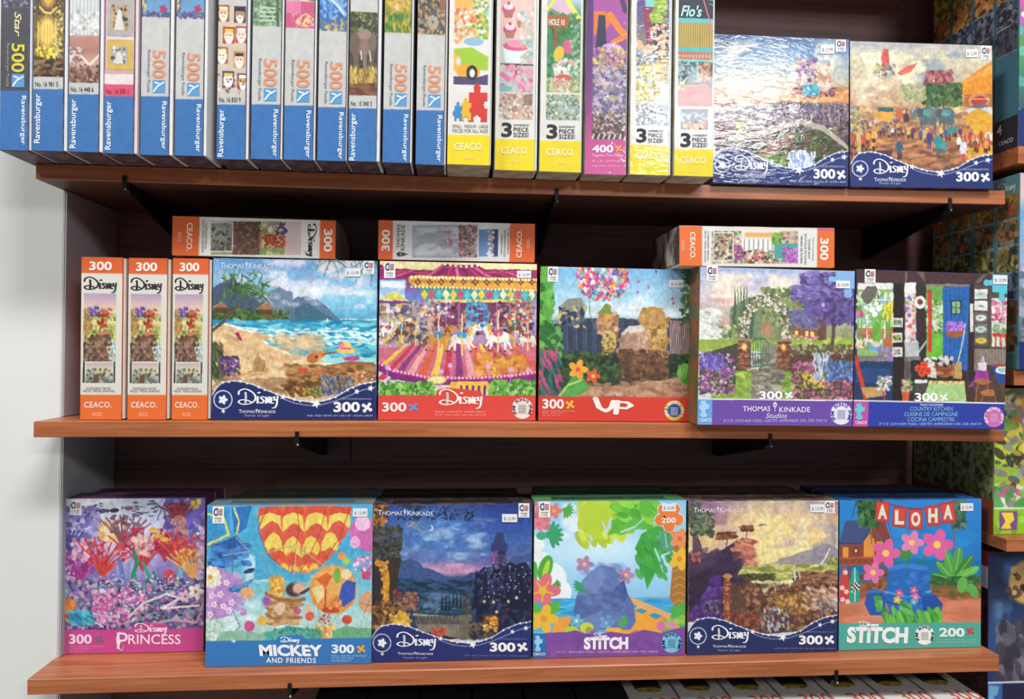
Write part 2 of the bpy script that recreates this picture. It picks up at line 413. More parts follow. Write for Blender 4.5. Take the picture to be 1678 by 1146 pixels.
# ------------------------------------------------------------------ the place: wall, back panel, shelves
TOPE = [(59, 268), (160, 270.5), (330, 276), (740, 289), (1150, 303), (1400, 308.5), (1647, 312.6)]
TOPB = [(59, 292.6), (160, 297), (330, 302.8), (740, 314), (1150, 325), (1400, 331), (1647, 335.7)]
MIDE = [(55.3, 691), (330, 691), (600, 691.3), (870, 692.3), (1130, 694), (1400, 697.5), (1645, 702)]
MIDB = [(55.8, 717), (330, 716.8), (600, 717), (870, 717.8), (1130, 719), (1400, 721), (1645, 724.5)]
BOTE = [(45, 1114), (330, 1107), (600, 1100.7), (900, 1093.2), (1200, 1085.7), (1400, 1080.4), (1637, 1074)]
BOTB = [(45, 1139.8), (330, 1132.5), (600, 1126.3), (900, 1119), (1200, 1111.5), (1400, 1106.8), (1636, 1101)]
WALL_Y = 0.0754
WALL_X = float(at_y(101, 685.5, WALL_Y)[0])
BACK_Y = float(at_x(189, 520, WALL_X)[1])
SHELF = {}
def shelf(name, E, B, label):
    top = [at_y(u, v, 0) for u, v in E]; bot = [at_y(u, v, 0) for u, v in B]
    xs = np.array([p[0] for p in top]); zs = np.array([p[2] for p in top]); zb = np.interp(xs, [p[0] for p in bot], [p[2] for p in bot])
    q = np.linspace(xs[0], xs[-1], 25); pz = np.polyfit(xs, zs, 3); pb = np.polyfit(xs, zb, 3)
    Z = np.polyval(pz, q); Zb = np.polyval(pb, q)
    bm = bmesh.new(); rings = []
    e = .0012
    for x, a, b in zip(q, Z, Zb):
        rings.append([bm.verts.new((x, y, z)) for y, z in ((e, a), (0, a-e), (0, b+e), (e, b), (BACK_Y-.001, b), (BACK_Y-.001, a))])
    for r0, r1 in zip(rings, rings[1:]):
        for i in range(6): bm.faces.new((r0[i], r0[(i+1) % 6], r1[(i+1) % 6], r1[i]))
    bm.faces.new(rings[0][::-1]); bm.faces.new(rings[-1]); bmesh.ops.recalc_face_normals(bm, faces=bm.faces)
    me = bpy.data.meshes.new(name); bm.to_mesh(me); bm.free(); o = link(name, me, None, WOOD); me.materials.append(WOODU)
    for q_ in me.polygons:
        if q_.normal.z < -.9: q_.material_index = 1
    # a notch where the wall stands: boards run on top of the wall return (wall is cut around them)
    SHELF[name] = (lambda x: float(np.polyval(pz, x)), lambda x: float(np.polyval(pb, x)))
    tag(o, label, 'shelf', 'cherry wood shelf boards of the main unit'); o.name = 'shelf_board'
    return o
shelf('top', TOPE, TOPB, 'cherry wood shelf board carrying the upright blue-banded box spines')
shelf('mid', MIDE, MIDB, 'cherry wood shelf board in the middle, under the orange 300-piece spines')
shelf('bot', BOTE, BOTB, 'cherry wood shelf board lowest of the three, under the pink and teal boxes')
ztop, zmid, zbot = SHELF['top'][0], SHELF['mid'][0], SHELF['bot'][0]

WALLM = wallmat('painted_wall', 'dcddd8', 'd7d8d3')
def wall_with_slots():
    # wall_left: one block whose right face is the return beside the shelves; the boards are let into its front edge
    levels = [(-2.0, SHELF['bot'][1](0)-.0005), (zbot(0)+.0005, SHELF['mid'][1](0)-.0005), (zmid(0)+.0005, SHELF['top'][1](0)-.0005), (ztop(0)+.0005, 1.2)]
    bm = bmesh.new()
    for a, b in levels: box_bm(bm, 0.0, WALL_X, WALL_Y, BACK_Y+.05, a, b)
    box_bm(bm, -2.2, 0.0005, WALL_Y, BACK_Y+.05, -2.0, 1.2)
    me = bpy.data.meshes.new('wall_left'); bm.to_mesh(me); bm.free(); struct(link('wall_left', me, None, WALLM))
wall_with_slots()
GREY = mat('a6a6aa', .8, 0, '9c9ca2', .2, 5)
_lv = [(-1.4, SHELF['bot'][1](0)-.001), (zbot(0)+.001, SHELF['mid'][1](0)-.001), (zmid(0)+.001, SHELF['top'][1](0)-.001), (ztop(0)+.001, .83)]
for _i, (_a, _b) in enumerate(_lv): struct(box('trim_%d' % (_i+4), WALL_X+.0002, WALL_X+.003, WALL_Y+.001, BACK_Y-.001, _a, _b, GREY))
struct(box('wall_back', WALL_X, 3.2, BACK_Y+.004, BACK_Y+.06, -2.0, 1.2, WOODD))
# back panels with a gap line between them
zr = float(at_y(700, 759, BACK_Y)[2]); zl = float(at_y(700, 770, BACK_Y)[2]); xs_ = float(at_y(575, 740, BACK_Y)[0])
struct(box('trim_1', WALL_X+.004, xs_-.0015, BACK_Y-.0008, BACK_Y+.004, zr, SHELF['mid'][1](.3)-.004, WOODD, None, .0005))
struct(box('trim_2', xs_+.0015, 1.50, BACK_Y-.0008, BACK_Y+.004, zr, SHELF['mid'][1](1.4)-.004, WOODD, None, .0005))
struct(box('trim_3', WALL_X+.004, 1.50, BACK_Y-.0008, BACK_Y+.004, zbot(.5)+.002, zl, WOODD, None, .0005))
struct(box('floor', -2.2, 3.2, -5, BACK_Y+.06, -1.45, -1.40, mat('a8a296', .4, 0, '9c968a', .4, 4)))

BLACKM = mat('1a1718', .45, .4)
STEEL = mat('8c8a86', .3, .9)
def bracket(u, v, sh, label):
    x = float(at_y(u, v, 0)[0]); zf = SHELF[sh][1]
    z = zf(x)
    r = empty('shelf_bracket', (x, 0, z), label, 'bracket', 'black metal brackets under the shelves')
    bm = bmesh.new(); t = .003; D = BACK_Y-.002; pr = [(.006, -.0006), (D, -.0006), (D, -.06), (D-.03, -.058), (.012, -.016), (.006, -.010)]
    a = [bm.verts.new((-t, y, q)) for y, q in pr]; b = [bm.verts.new((t, y, q)) for y, q in pr]
    bm.faces.new(a); bm.faces.new(b[::-1])
    for i in range(6): bm.faces.new((a[i], b[i], b[(i+1) % 6], a[(i+1) % 6]))
    bmesh.ops.recalc_face_normals(bm, faces=bm.faces)
    me = bpy.data.meshes.new('arm'); bm.to_mesh(me); bm.free(); link('arm', me, r, BLACKM)
    bm = bmesh.new()
    box_bm(bm, -.003, .003, -.0022, -.0004, -.008, .009, .0006)
    box_bm(bm, -.003, .003, -.0022, .008, -.010, -.0075, .0006)
    me = bpy.data.meshes.new('front_clip'); bm.to_mesh(me); bm.free(); c = link('front_clip', me, r, BLACKM)
    bm = bmesh.new(); bmesh.ops.create_uvsphere(bm, u_segments=10, v_segments=6, radius=.0022, matrix=Matrix.Translation((.0012, -.002, -.011)))
    me = bpy.data.meshes.new('rivet'); bm.to_mesh(me); bm.free(); link('rivet', me, c, STEEL)
for u, v, sh, lb in ((205, 294, 'top', 'black bracket under the top shelf, nearest the white wall'), (912, 320, 'top', 'black bracket under the middle of the top shelf'),
                     (1556, 333, 'top', 'black bracket under the right end of the top shelf'), (487, 715, 'mid', 'black bracket under the middle shelf, below the beach puzzle box'),
                     (1262, 720, 'mid', 'black bracket under the middle shelf, below the garden gate puzzle box'), (475, 1128, 'bot', 'black bracket under the lowest shelf, left one'),
                     (1370, 1107, 'bot', 'black bracket under the lowest shelf, right one')):
    bracket(u, v, sh, lb)

# ------------------------------------------------------------------ boxes
Z1 = (0, 0, 3.582); Z2 = (330, 0, 3.58); Z3 = (720, 0, 3.58); Z4 = (1150, 0, 3.178); Z5 = (0, 300, 2.606); Z6 = (330, 340, 2.864)
Z7 = (870, 340, 2.864); Z8 = (1380, 300, 2.604); L1 = (0, 700, 2.569); L2 = (320, 780, 3.473); L3 = (600, 780, 3.582); L4 = (860, 780, 3.582); L5 = (1110, 780, 3.582); L6 = (1360, 780, 3.132)
def px(Z, p): return (Z[0]+p[0]/Z[2], Z[1]+p[1]/Z[2])
def contact_y(u, v, zf, lo, hi):
    g = lambda y: (lambda P: P[2]-zf(P[0]))(at_y(u, v, y))
    a, b = g(lo), g(hi)
    if a*b > 0: return lo if abs(a) < abs(b) else hi
    for _ in range(40):
        m = (lo+hi)/2
        if g(m)*a > 0: lo = m
        else: hi = m
    return (lo+hi)/2
def seat(Z, cs, zf, y=None, height=None, lo=-.2, hi=.2):
    """cs = TL,TR,BR,BL of the front face in a view of the photograph -> base centre, width, height, tilt"""
    P = [px(Z, c) for c in cs]
    if y is None:
        u = (P[2][0]+P[3][0])/2; v = (P[2][1]+P[3][1])/2; y = contact_y(u, v, zf, lo, hi)
    W = [at_y(u, v, y) for u, v in P]
    wd = (np.hypot(*(W[2]-W[3])[[0, 2]])+np.hypot(*(W[1]-W[0])[[0, 2]]))/2 if height is None else np.hypot(*(W[2]-W[3])[[0, 2]])
    c = (W[2]+W[3])/2; xl, xr = c[0]-wd/2, c[0]+wd/2; zl, zr = zf(xl), zf(xr)
    # the box rests on the (slightly sagging) board
    tilt = math.atan2(zr-zl, xr-xl); zc = max((zl+zr)/2, zf(c[0]))
    h = height if height else (W[0][2]+W[1][2])/2-zc
    return (float(c[0]), float(y), float(zc)+.0003), float(wd)-.0012, float(h), -tilt
TRAY = 'c9c6c0'
def carton(name, label, group, loc, w, h, depth, ry, side, tray=TRAY, mottle=None, strip=None, lidf=.86, cat='puzzle box'):
    r = empty(name, loc, label, cat, group, ry)
    sm = mat(side, .5, 0, mottle, .35, 45)
    if strip is not None:      # box seen edge-on: lid on the left, the thin tray edge on its right
        box('lid', -w/2, w/2-strip, 0, depth, 0, h, sm, r, .0008)
        box('tray', w/2-strip+.0002, w/2, .0012, depth-.001, .0015, h-.0015, mat(tray, .5, 0, None, .3), r, .0005)
    else:
        box('lid', -w/2, w/2, 0, depth*lidf, 0, h, sm, r, .0008)
        box('tray', -w/2+.0015, w/2-.0015, depth*lidf+.0002, depth, .0008, h-.0015, mat(tray, .5, 0, None, .3), r, .0005)
    return r
def art(face, root, paint, seed, m, px_=0.00098, name='cover_print'):
    c = Canvas(face, px_, seed); paint(c); c.build(root, m, name); return c

# ---- navy wave banner shared by four boxes
def navy(c, col='1f2c62'):
    N = c.N
    W = [0, .85, .03, .80, .06, .77, .12, .758, .18, .762, .24, .778, .33, .815, .43, .855, .52, .878, .60, .888, .68, .88, .76, .85, .84, .80, .92, .77, 1, .757]
    c.p(N(*(W+[1, 1, 0, 1])), col)
    pts = N(*W); c.l(pts, 4.5, 'dfe2ee')
    W2 = [.43, .868, .5, .895, .58, .908, .66, .905, .75, .88, .85, .84, .92, .81, 1, .79]
    c.l(N(*W2), 3, 'ccd2ea', a=.9)
    for i in range(0, 28, 1):
        t = .03+i*.036; y = np.interp(t, W[0::2], W[1::2]); q = N(t, y+.004*((i*7) % 3-1)); R = c.f.w*1000*.022*(1+.5*((i*5) % 3))*.8
        c.star(q[0], q[1], R*1.1)
    for a, b, R in ((.43, .855, 17), (.63, .898, 24), (.88, .82, 15), (.965, .80, 17), (.07, .985-.04, 12)):
        q = N(a, b); c.star(q[0], q[1], R)
    cx, cy = N(.068, .875); r = .055*abs(N(1, .9)[0]-N(0, .9)[0])
    for i in range(22):
        t = i*.286; c.l([cx+r*math.cos(t), cy+r*math.sin(t), cx+r*math.cos(t+.3), cy+r*math.sin(t+.3)], 4.5, 'e8eaf2')
    c.flower(cx, cy, r*.5, 'eef0f6', 'ccd0e4', 5)
def Nb(f, a0, b0, a1, b1):
    x0, y0 = f.fwd(a0, b0); x1, y1 = f.fwd(a1, b1); return x0, y0, x1, y1
def serif_title(f, root, x0, y0, x1, y1, col, name='artist_lettering'):
    w = x1-x0; h = y1-y0
    text(f, root, 'T', x0, y0, x0+w*.075, y1, col, .012, name=name); text(f, root, 'HOMAS', x0+w*.08, y0+h*.2, x0+w*.44, y1, col, .008, name=name)
    V, P = strokes([([(.5, .0), (.5, 1)], 1), ([(.2, .3), (.8, .3), (.65, .62), (.35, .62), (.2, .3)], 1), ([(.3, .3), (.5, .08), (.7, .3)], 1)], .13)
    mapped(f, root, V, P, x0+w*.445, y0-h*.25, x0+w*.525, y1, col, 'lantern_mark')
    text(f, root, 'K', x0+w*.53, y0, x0+w*.61, y1, col, .012, name=name); text(f, root, 'INKADE', x0+w*.615, y0+h*.2, x1, y1, col, .008, name=name)
def navy_text(f, root, age=True):
    script_logo(f, root, *Nb(f, .155, .80, .40, .925), 'f2f3f6', wd=.048)
    serif_title(f, root, *Nb(f, .165, .935, .385, .957), 'd8dcea')
    text(f, root, 'Painter of Light', *Nb(f, .2, .965, .35, .982), 'aab2d4', name='small_print')
    text(f, root, '300', *Nb(f, .738, .885, .90, .950), 'f4f4f4', .035, name='piece_count')
    piece_icon(f, root, *Nb(f, .905, .884, .982, .957), 'f2f2f2')
    text(f, root, 'CASSE-TETE ROMPECABEZAS PUZZLE', *Nb(f, .785, .862, .97, .871), 'b4bbd8', name='small_print')
    if age: text(f, root, 'AGE / ÂGE / EDAD 10+ | 24 x 18" - 61CM x 46CM', *Nb(f, .575, .963, .978, .980), 'c4c9de', name='small_print')

BIG = 'square puzzle boxes facing the room'
def big(Z, cs, zf, y, paint, seed, label, side, mottle, m=PR_SATIN, depth=.056, name='puzzle_box', grp=BIG, lo=-.2, hi=.2):
    loc, w, h, ry = seat(Z, cs, zf, y, None, lo, hi)
    r = carton(name, label, grp, loc, w, h, depth, ry, side, TRAY, mottle)
    f = Face(cs, w, h); art(f, r, paint, seed, m); return r, f

# ================================================================== middle shelf
def paint_beach(c):
    c.bg([(240, '5f93c4'), (330, '7fb2d6'), (420, '8fc4dc'), (520, '58a9c8')])
    c.cloud(42, 225, 820, 420, 'e6dde2', .47, 120, .85); c.cloud(380, 330, 820, 480, 'd9e3ee', .45, 90, .8, 2.5, 5); c.cloud(180, 260, 700, 380, '9a86a8', .58, 80, .6, 2, 9)
    for i, k in enumerate(('d86a8a', 'e8c86a', '8ad0c0')):
        c.l([528-i*5, 318, 480-i*5, 370, 440-i*5, 425, 415-i*5, 480], 5, k, .35)
    c.hill(42, 300, [380, 350, 330, 390, 400, 430], '46576e', 530, 14, 40); c.hill(300, 420, [400, 370, 400], '6f8296', 520, 10)
    c.hill(380, 640, [455, 420, 412, 430, 470, 525], '5d7490', 530, 10, 30); c.hill(430, 620, [470, 440, 490, 525], '3f6a78', 530, 10, 20)
    c.cloud(200, 340, 620, 470, 'cfd4de', .55, 60, .6, 2, 2)
    c.hill(42, 400, [480, 470, 485, 490, 500, 520], '35502f', 535, 10, 22); c.d(42, 480, 400, 528, 160, '2c4426 466a34 5c7a3c 6a5a36', 4, 9, 1.4)
    for x, y, w in ((80, 470, 70), (288, 478, 80)):
        c.p([x-w/2, y, x+w*.1, y-w*.42, x+w*.55, y+8], 'a5704a'); c.r(x-w*.4, y, x+w*.45, y+26, '5e4030'); c.l([x-w/2, y, x+w*.1, y-w*.42], 3, 'd9a070')
    c.bg([(526, '2f7ea8'), (560, '2b95b4'), (600, '45b4c4'), (700, '9adbd8')], y0=527, y1=730)
    c.d(100, 530, 820, 700, 520, '1f6fa0 2a8fb4 5cc4cc 88d8dc 3a9cc0', 3, 9, 4, 0.05, .6)
    for y in (572, 598, 618): c.l([60, y-22, 250, y-4, 430, y+12, 640, y+6, 820, y+18], 5, 'e9f2f0', .85)
    c.d(150, 565, 820, 640, 200, 'f0f6f4 bfe6e6', 2, 6, 3, .05, .8)
    c.p([42, 560, 120, 545, 260, 590, 300, 640, 420, 690, 560, 740, 820, 760, 820, 997, 42, 997], 'dcb98a')
    c.l([100, 548, 260, 590, 300, 645, 420, 692, 560, 735, 700, 735], 9, 'f3ede0')
    c.d(42, 590, 560, 860, 420, 'd8b080 e6c898 c49a68 e9d2a6', 5, 14, 3, .1, .45); c.d(42, 800, 520, 880, 120, 'a57e56 b98e62 8d6a48', 5, 12, 3, .2, .6)
    c.palm([42, 580, 90, 540, 145, 480, 175, 430, 185, 375], 15, 125, '33502e', '4c6c3a', '5e4634', 12)
    c.d(90, 300, 310, 410, 90, '2c4a2a 55783c 6f8f48', 2, 4, 6, None, .8)
    c.palm([810, 225, 790, 240], 4, 110, '3c5c34', '4f7040', n=9); c.palm([600, 215, 598, 240], 3, 75, '3a5a34', '55763e', n=7)
    c.d(42, 640, 90, 800, 130, '3c4c34 55683c 7a6a44 2e3a2a', 3, 5, 5, 1.1, .9); c.d(80, 700, 170, 790, 150, '6b3f84 83529c 4c2d66 3c4c34', 3, 8, 1.3)
    c.p([230, 770, 238, 720, 250, 700, 258, 675, 268, 705, 290, 715, 296, 770], 'b58a5c'); c.p([228, 770, 232, 742, 244, 742, 246, 770], 'c79c6c'); c.p([278, 770, 280, 735, 292, 735, 298, 770], '9c744c')
    for x, y in ((300, 760), (398, 762)): c.flower(x, y, 16, 'cc9a62', 'b08050')
    c.p([150, 588, 168, 580, 186, 625, 172, 622], 'a0305a'); c.l([170, 600, 164, 635], 2, '6a3a2a')
    c.l([583, 520, 583, 538], 2, 'f2f2ee'); c.p([577, 534, 592, 534, 584, 519], 'f2f2ee')
    # big rock on the beach with flowers
    c.p([385, 835, 400, 795, 440, 770, 560, 745, 680, 720, 800, 722, 822, 740, 822, 860, 560, 882, 430, 872], '94663a')
    c.d(400, 740, 820, 850, 330, '8a5c32 a87844 b98a52 6a4426 c79c64', 4, 11, 2.2, .1, .7); c.d(380, 820, 560, 880, 90, '5c3c24 7a5230', 4, 9, 2)
    # a ukulele, a straw hat and shells left on the rock
    c.e(520, 705, 32, 24, 'c2703a', -.3); c.e(555, 690, 22, 17, 'cf7d42', -.3); c.l([560, 690, 650, 672], 7, '8a4c2c'); c.e(535, 700, 8, 7, '4a2a1c')
    c.e(672, 668, 48, 16, 'e6be62'); c.e(672, 650, 26, 26, 'eccb74'); c.r(647, 655, 698, 664, 'd0507e'); c.e(700, 706, 40, 12, 'c04c8c'); c.e(470, 760, 26, 8, 'cc4a3e'); c.e(545, 772, 24, 8, 'd25a44')
    c.flower(652, 640, 15, 'e2588a', 'f2d060')
    c.d(540, 790, 720, 880, 170, '4c5a8c 8a94c0 3a4a6c 54683c 6c7c9c', 2, 5, 3, 1.4); c.d(700, 770, 820, 850, 170, 'c4503c e08a5c 4c6a38 6c8a44 e6b0a0', 3, 7); c.d(470, 840, 560, 885, 60, 'b0a83c 6c7a34', 3, 6)
    c.d(120, 770, 260, 810, 50, 'c9a070 a57e56', 3, 6)
    c.tex(26, .10); navy(c)
def paint_carousel(c):
    c.bg([(250, '7d2458'), (330, '8b3064'), (420, '6a7cc0'), (480, '93b6d8'), (560, '9c8fb8'), (700, 'c48aa0')])
    c.bg([(330, '4f86c8'), (430, 'cfe0ee'), (470, '8fae7a')], x1=950, y0=340, y1=470); c.cloud(826, 340, 960, 440, 'f2f4f4', .4, 50)
    for i in range(14):
        x = 840+i*52; c.p([x-14, 330, x+6, 330, 1190+(x-1190)*.35, 262, 1180+(x-1190)*.35, 262], ['b8325e', 'd96a92', '762050'][i % 3])
    c.p([826, 250, 1575, 250, 1575, 290, 1330, 290, 1290, 268, 1120, 268, 1080, 296, 900, 286, 826, 268], 'ece2a4'); c.l([826, 286, 900, 300, 1080, 310, 1130, 282, 1290, 282, 1330, 304, 1575, 300], 6, 'c2406c')
    for x in range(850, 1570, 26): c.e(x, 268+8*math.sin(x/60), 6, 6, 'fbf2da' if x % 52 else 'd84a5c')
    c.p([965, 330, 1010, 320, 1575, 332, 1575, 392, 1300, 380, 1000, 372, 968, 352], 'dfa848'); c.r(975, 340, 1575, 356, 'b27a2c', .6)
    for x in range(980, 1575, 18): c.e(x, 328+(x-980)*.02, 6.5, 6.5, 'fff6cc'); c.e(x, 372+(x-980)*.03, 5.5, 5.5, 'f7e6a8')
    for x in range(1010, 1560, 54): c.flower(x, 350, 15, '7a3a30', 'e8c060', 4)
    c.p([1010, 378, 1575, 395, 1560, 435, 1060, 440], '4a9a8c')
    for i in range(16):
        x = 1040+i*34; c.p([x, 384, x+17, 410, x, 436, x-17, 410], ['e8c84c', 'd04a74', '5fb8c8', 'e9e0b0'][i % 4])
    c.r(1060, 432, 1500, 446, 'e8cf74'); c.r(1060, 446, 1520, 560, '743a5c'); c.d(1060, 446, 1560, 600, 260, '5c2c50 8a4c74 a86a80 3c2440 c89a70', 4, 11)
    for x in range(1080, 1560, 60): c.r(x, 446, x+8, 600, 'b07aa0', .7)
    c.d(826, 446, 1080, 640, 420, 'e6dcd0 b8a4a8 5c5470 8a6a54 c9b090 8c8aa8 d8b04a', 4, 12, 1.8); c.p([826, 430, 900, 395, 970, 440], 'd8cc58'); c.r(826, 440, 960, 452, '7a3474')
    # platform
    c.p([826, 660, 1575, 630, 1575, 790, 1200, 830, 826, 740], 'c86a7c')
    for i in range(15):
        t0 = i/15; x = 760+i*62; c.p([1190+(x-1190)*.55, 640, 1190+(x+30-1190)*.55, 640, x+34, 810, x-6, 810], ['e8c04a', 'c03c50', '8a3c7c', 'e4a0a0', 'd8603c'][i % 5])
    # generic wooden horses on poles
    def horse(x, y, s, body, mane, sad, flip=1):
        X = lambda a: x+a*s*flip
        c.l([x, y-90*s, x, y+70*s], 5*s+2, 'e3c27c'); c.l([x+1.5, y-90*s, x+1.5, y+70*s], 1.5, 'fbf0c8')
        for a, b, k, l in ((-36, 18, -52, 52), (-28, 22, -26, 58), (30, 18, 52, 44), (24, 22, 34, 56)): c.l([X(a), y+b*s, X((a+k)/2)-3*flip, y+(b+l)/2*s, X(k), y+l*s], 10*s, body, 1, 5*s); c.e(X(k), y+l*s, 5*s, 4*s, '5a4030')
        c.e(X(0), y+6*s, 46*s, 21*s, body); c.l([X(32), y, X(46), y-30*s, X(50), y-42*s], 23*s, body, 1, 15*s); c.e(X(62), y-38*s, 19*s, 10*s, body, .5*flip)
        c.l([X(26), y-8*s, X(36), y-34*s, X(46), y-52*s], 11*s, mane); c.d(x+(20 if flip > 0 else -46)*s, y-52*s, x+(46 if flip > 0 else -20)*s, y, 22, mane+' '+body, 2, 5, 2, 1.2)
        c.l([X(-44), y, X(-60), y+12*s, X(-62), y+40*s], 9*s, mane, 1, 4*s); c.e(X(0), y-8*s, 19*s, 13*s, sad); c.l([X(-4), y-8*s, X(0), y+24*s], 6*s, 'e8c860'); c.e(X(58), y-40*s, 1.8*s, 1.8*s, '2a2020')
    horse(870, 570, .75, 'ece4da', 'b9a68c', 'a05078'); horse(935, 580, .75, '6a4434', 'c79a5c', '4e8a9c'); horse(1000, 600, .7, '4e4a54', 'a8a4ac', 'c89a40')
    horse(1530, 610, .85, 'e4d6c4', '8a5a3a', 'b04a5c', -1); horse(1470, 560, .8, '7a4c3c', 'e3c06c', '3c7c9c', -1)
    horse(1110, 610, 1.15, 'c98a44', '7d4c2c', '3c86b4'); horse(1390, 600, 1.25, 'f2ebe0', 'ddb04e', 'c85a84', -1); horse(1220, 610, 1.2, 'e9ddd0', 'd9a93e', '3a9cc8')
    c.d(1240, 440, 1340, 560, 60, '3f9cc8 5cb4d8 2c7cac', 5, 10); c.d(1030, 440, 1180, 520, 60, 'e8e4e4 6c9cc8 c85a5c', 4, 9); c.d(1420, 420, 1560, 540, 90, 'c83c3c 4c9c6c d89a5c e8d8c8', 4, 10)
    c.d(1280, 690, 1520, 780, 70, 'd8903c e0a050 c47c2c', 6, 12, 2); c.l([1290, 752, 1420, 735, 1500, 700], 16, 'dc983e')
    # rim, lamps, hedge
    c.l([826, 735, 900, 775, 1050, 800, 1200, 806, 1400, 800, 1575, 780], 22, 'a0306c'); c.l([826, 752, 900, 792, 1050, 818, 1200, 824, 1400, 818, 1575, 798], 24, '7c2a74')
    for i in range(42):
        x = 828+i*18; c.e(x, np.interp(x, [826, 900, 1050, 1200, 1400, 1575], [728, 768, 794, 800, 794, 772]), 6.5, 6.5, 'f8b0cc')
    for x, y in ((870, 750), (1165, 740), (1345, 745), (1120, 770), (1450, 760)): c.e(x, y, 12, 12, 'd9a4e0'); c.l([x, y+10, x, y+60], 4, 'c48ad0')
    c.e(1100, 808, 48, 22, 'c9a24c'); c.e(1100, 808, 40, 16, 'f0dca0'); c.p([1170, 815, 1340, 815, 1360, 865, 1150, 865], 'e8b84c')
    for x in range(1210, 1330, 28): c.r(x, 835, x+12, 880, '6c2c7c')
    c.d(826, 820, 1090, 885, 260, '4c8a34 6cac44 3c702c 8cc05c', 5, 11); c.d(1350, 810, 1575, 885, 260, '4c8a34 6cac44 3c702c 8cc05c', 5, 11)
    c.tex(22, .08); c.r(826, 882, 1580, 1002, 'd8463c'); c.p([1095, 890, 1105, 858, 1150, 846, 1310, 862, 1322, 890], 'd8463c')
def paint_balloons(c):
    c.bg([(285, '78b4dc'), (420, 'a6cde0'), (500, 'cfdcdc'), (540, '8aa0b4')]); c.cloud(120, 330, 740, 520, 'e9eff2', .5, 120, .7)
    c.hill(30, 740, [545, 540, 520, 518, 522, 520, 512], '3a4458', 780, 5, 20)
    for x in range(40, 740, 11): c.l([x, 525+(x*7) % 13, x+3, 680+(x*13) % 60], 5, ['2c3448', '46526a', '4f5c78', '252b3c'][(x//11) % 4], .8)
    c.bg([(640, '2c3430'), (760, '2f4030'), (890, '40442e')], y0=690, y1=900); c.d(110, 680, 740, 800, 520, '2a3c2a 3c5434 22301f 4c6438', 6, 14)
    for x in range(650, 740, 9): c.l([x, 530, x+2, 680], 5, ['c08a80', '8a5c60', 'd9a898'][x % 3], .8)
    # the bunch of balloons
    g = c.rs
    for _ in range(620):
        t = g.rand()*6.28; q = math.sqrt(g.rand()); x = 325+q*math.cos(t)*122; y = 330+q*math.sin(t)*105
        if y < 280: continue
        k = ['d84a5c', 'e8b83c', '4c8ac8', '7c4c9c', 'e88ab4', '5cb48c', 'e8d8e0', '3c5ca4', 'e87c3c', 'c83c7c', '9ad0e8'][g.randint(11)]
        c.e(x, y, 8, 10, k); c.e(x-2, y-3, 2, 3, 'ffffff', a=.6)
    for x, y, k in ((575, 298, '5c4c8c'), (495, 345, 'd8607c'), (540, 372, 'd0508c'), (655, 425, 'd05a7c'), (490, 395, 'c06a9c'), (660, 445, '9c5a8c')): c.e(x, y, 6, 8, k)
    c.l([262, 440, 266, 500, 290, 560, 330, 600], 4, '5c7c5c')
    # wicker basket and canvas sacks under the balloons
    c.p([118, 470, 200, 440, 250, 470, 235, 555, 130, 565], '4c5470'); c.p([118, 470, 160, 430, 225, 425, 250, 470, 180, 490], '8a8c7c'); c.d(120, 470, 245, 560, 60, '3c4460 6c7084 c8b860 2c3040', 4, 8, 2)
    # rocks, logs and a canvas tent stand in the place of figures
    c.e(350, 545, 52, 62, 'b98a6c'); c.d(305, 490, 400, 600, 70, 'd8a888 a8705c c89a4c 8a6a3c', 6, 12); c.p([300, 500, 340, 450, 365, 458, 370, 500], '7c8c3c'); c.e(360, 630, 34, 50, 'cbb06c'); c.d(325, 590, 400, 690, 50, '8a6a3c c8a85c 5c4a34', 4, 9)
    c.e(560, 620, 75, 125, 'b48a4c'); c.d(500, 520, 640, 720, 120, 'c49a5c a87c40 d8b074 8c6434', 7, 15); c.e(560, 510, 62, 48, 'bf9354'); c.d(510, 470, 620, 540, 30, 'c89c5c b48648', 8, 13)
    c.p([405, 680, 415, 590, 450, 555, 510, 550, 548, 600, 552, 680], 'c09880'); c.p([415, 590, 450, 555, 510, 550, 530, 575, 470, 600], 'd4ccc4'); c.d(420, 600, 545, 670, 40, 'b89078 cca488 a07c68', 9, 16, 2)
    c.p([405, 660, 470, 660, 500, 740, 480, 800, 415, 806], '5c4434'); c.p([470, 690, 600, 670, 640, 760, 600, 850, 480, 780], '6c4a34'); c.d(410, 670, 640, 840, 150, '5c4030 7c5a3c 4c3428', 7, 14)
    c.p([548, 820, 600, 800, 590, 870, 570, 884], '4c3428')
    c.p([170, 890, 280, 840, 520, 830, 640, 800, 742, 786, 742, 890], 'b4886c'); c.d(250, 820, 740, 888, 130, 'a8785c c49a7c 8c6450', 7, 15, 2.5, .05, .6)
    c.d(30, 285, 75, 640, 120, '4c9c3c 3c7c2c 6cb44c 2c6424', 12, 24, 1.3); c.d(30, 560, 130, 700, 80, '4c8c44 2c6430 6ca454', 12, 22); c.d(30, 690, 130, 890, 150, '2c5c54 3c7464 1f4844 c84c7c', 4, 8, 6, 1.3)
    c.d(700, 285, 745, 540, 60, '3c5c34 5c7c44', 5, 9, 2); c.e(720, 770, 36, 42, '6cac44'); c.e(736, 800, 30, 30, '4c8c38')
    for i in range(4): c.l([690+i*14, 735, 680+i*12, 800], 3, 'a8d46c')
    c.p([110, 890, 200, 780, 240, 800, 275, 850, 200, 890], '5c9c4c'); c.l([130, 880, 170, 830, 230, 810], 8, 'b8d86c')
    c.flower(215, 760, 46, 'e8a03c', 'd8503c'); c.flower(285, 790, 34, 'd8603c', 'e8c040')
    c.tex(24, .07); c.r(30, 888, 745, 1010, 'd0402f')
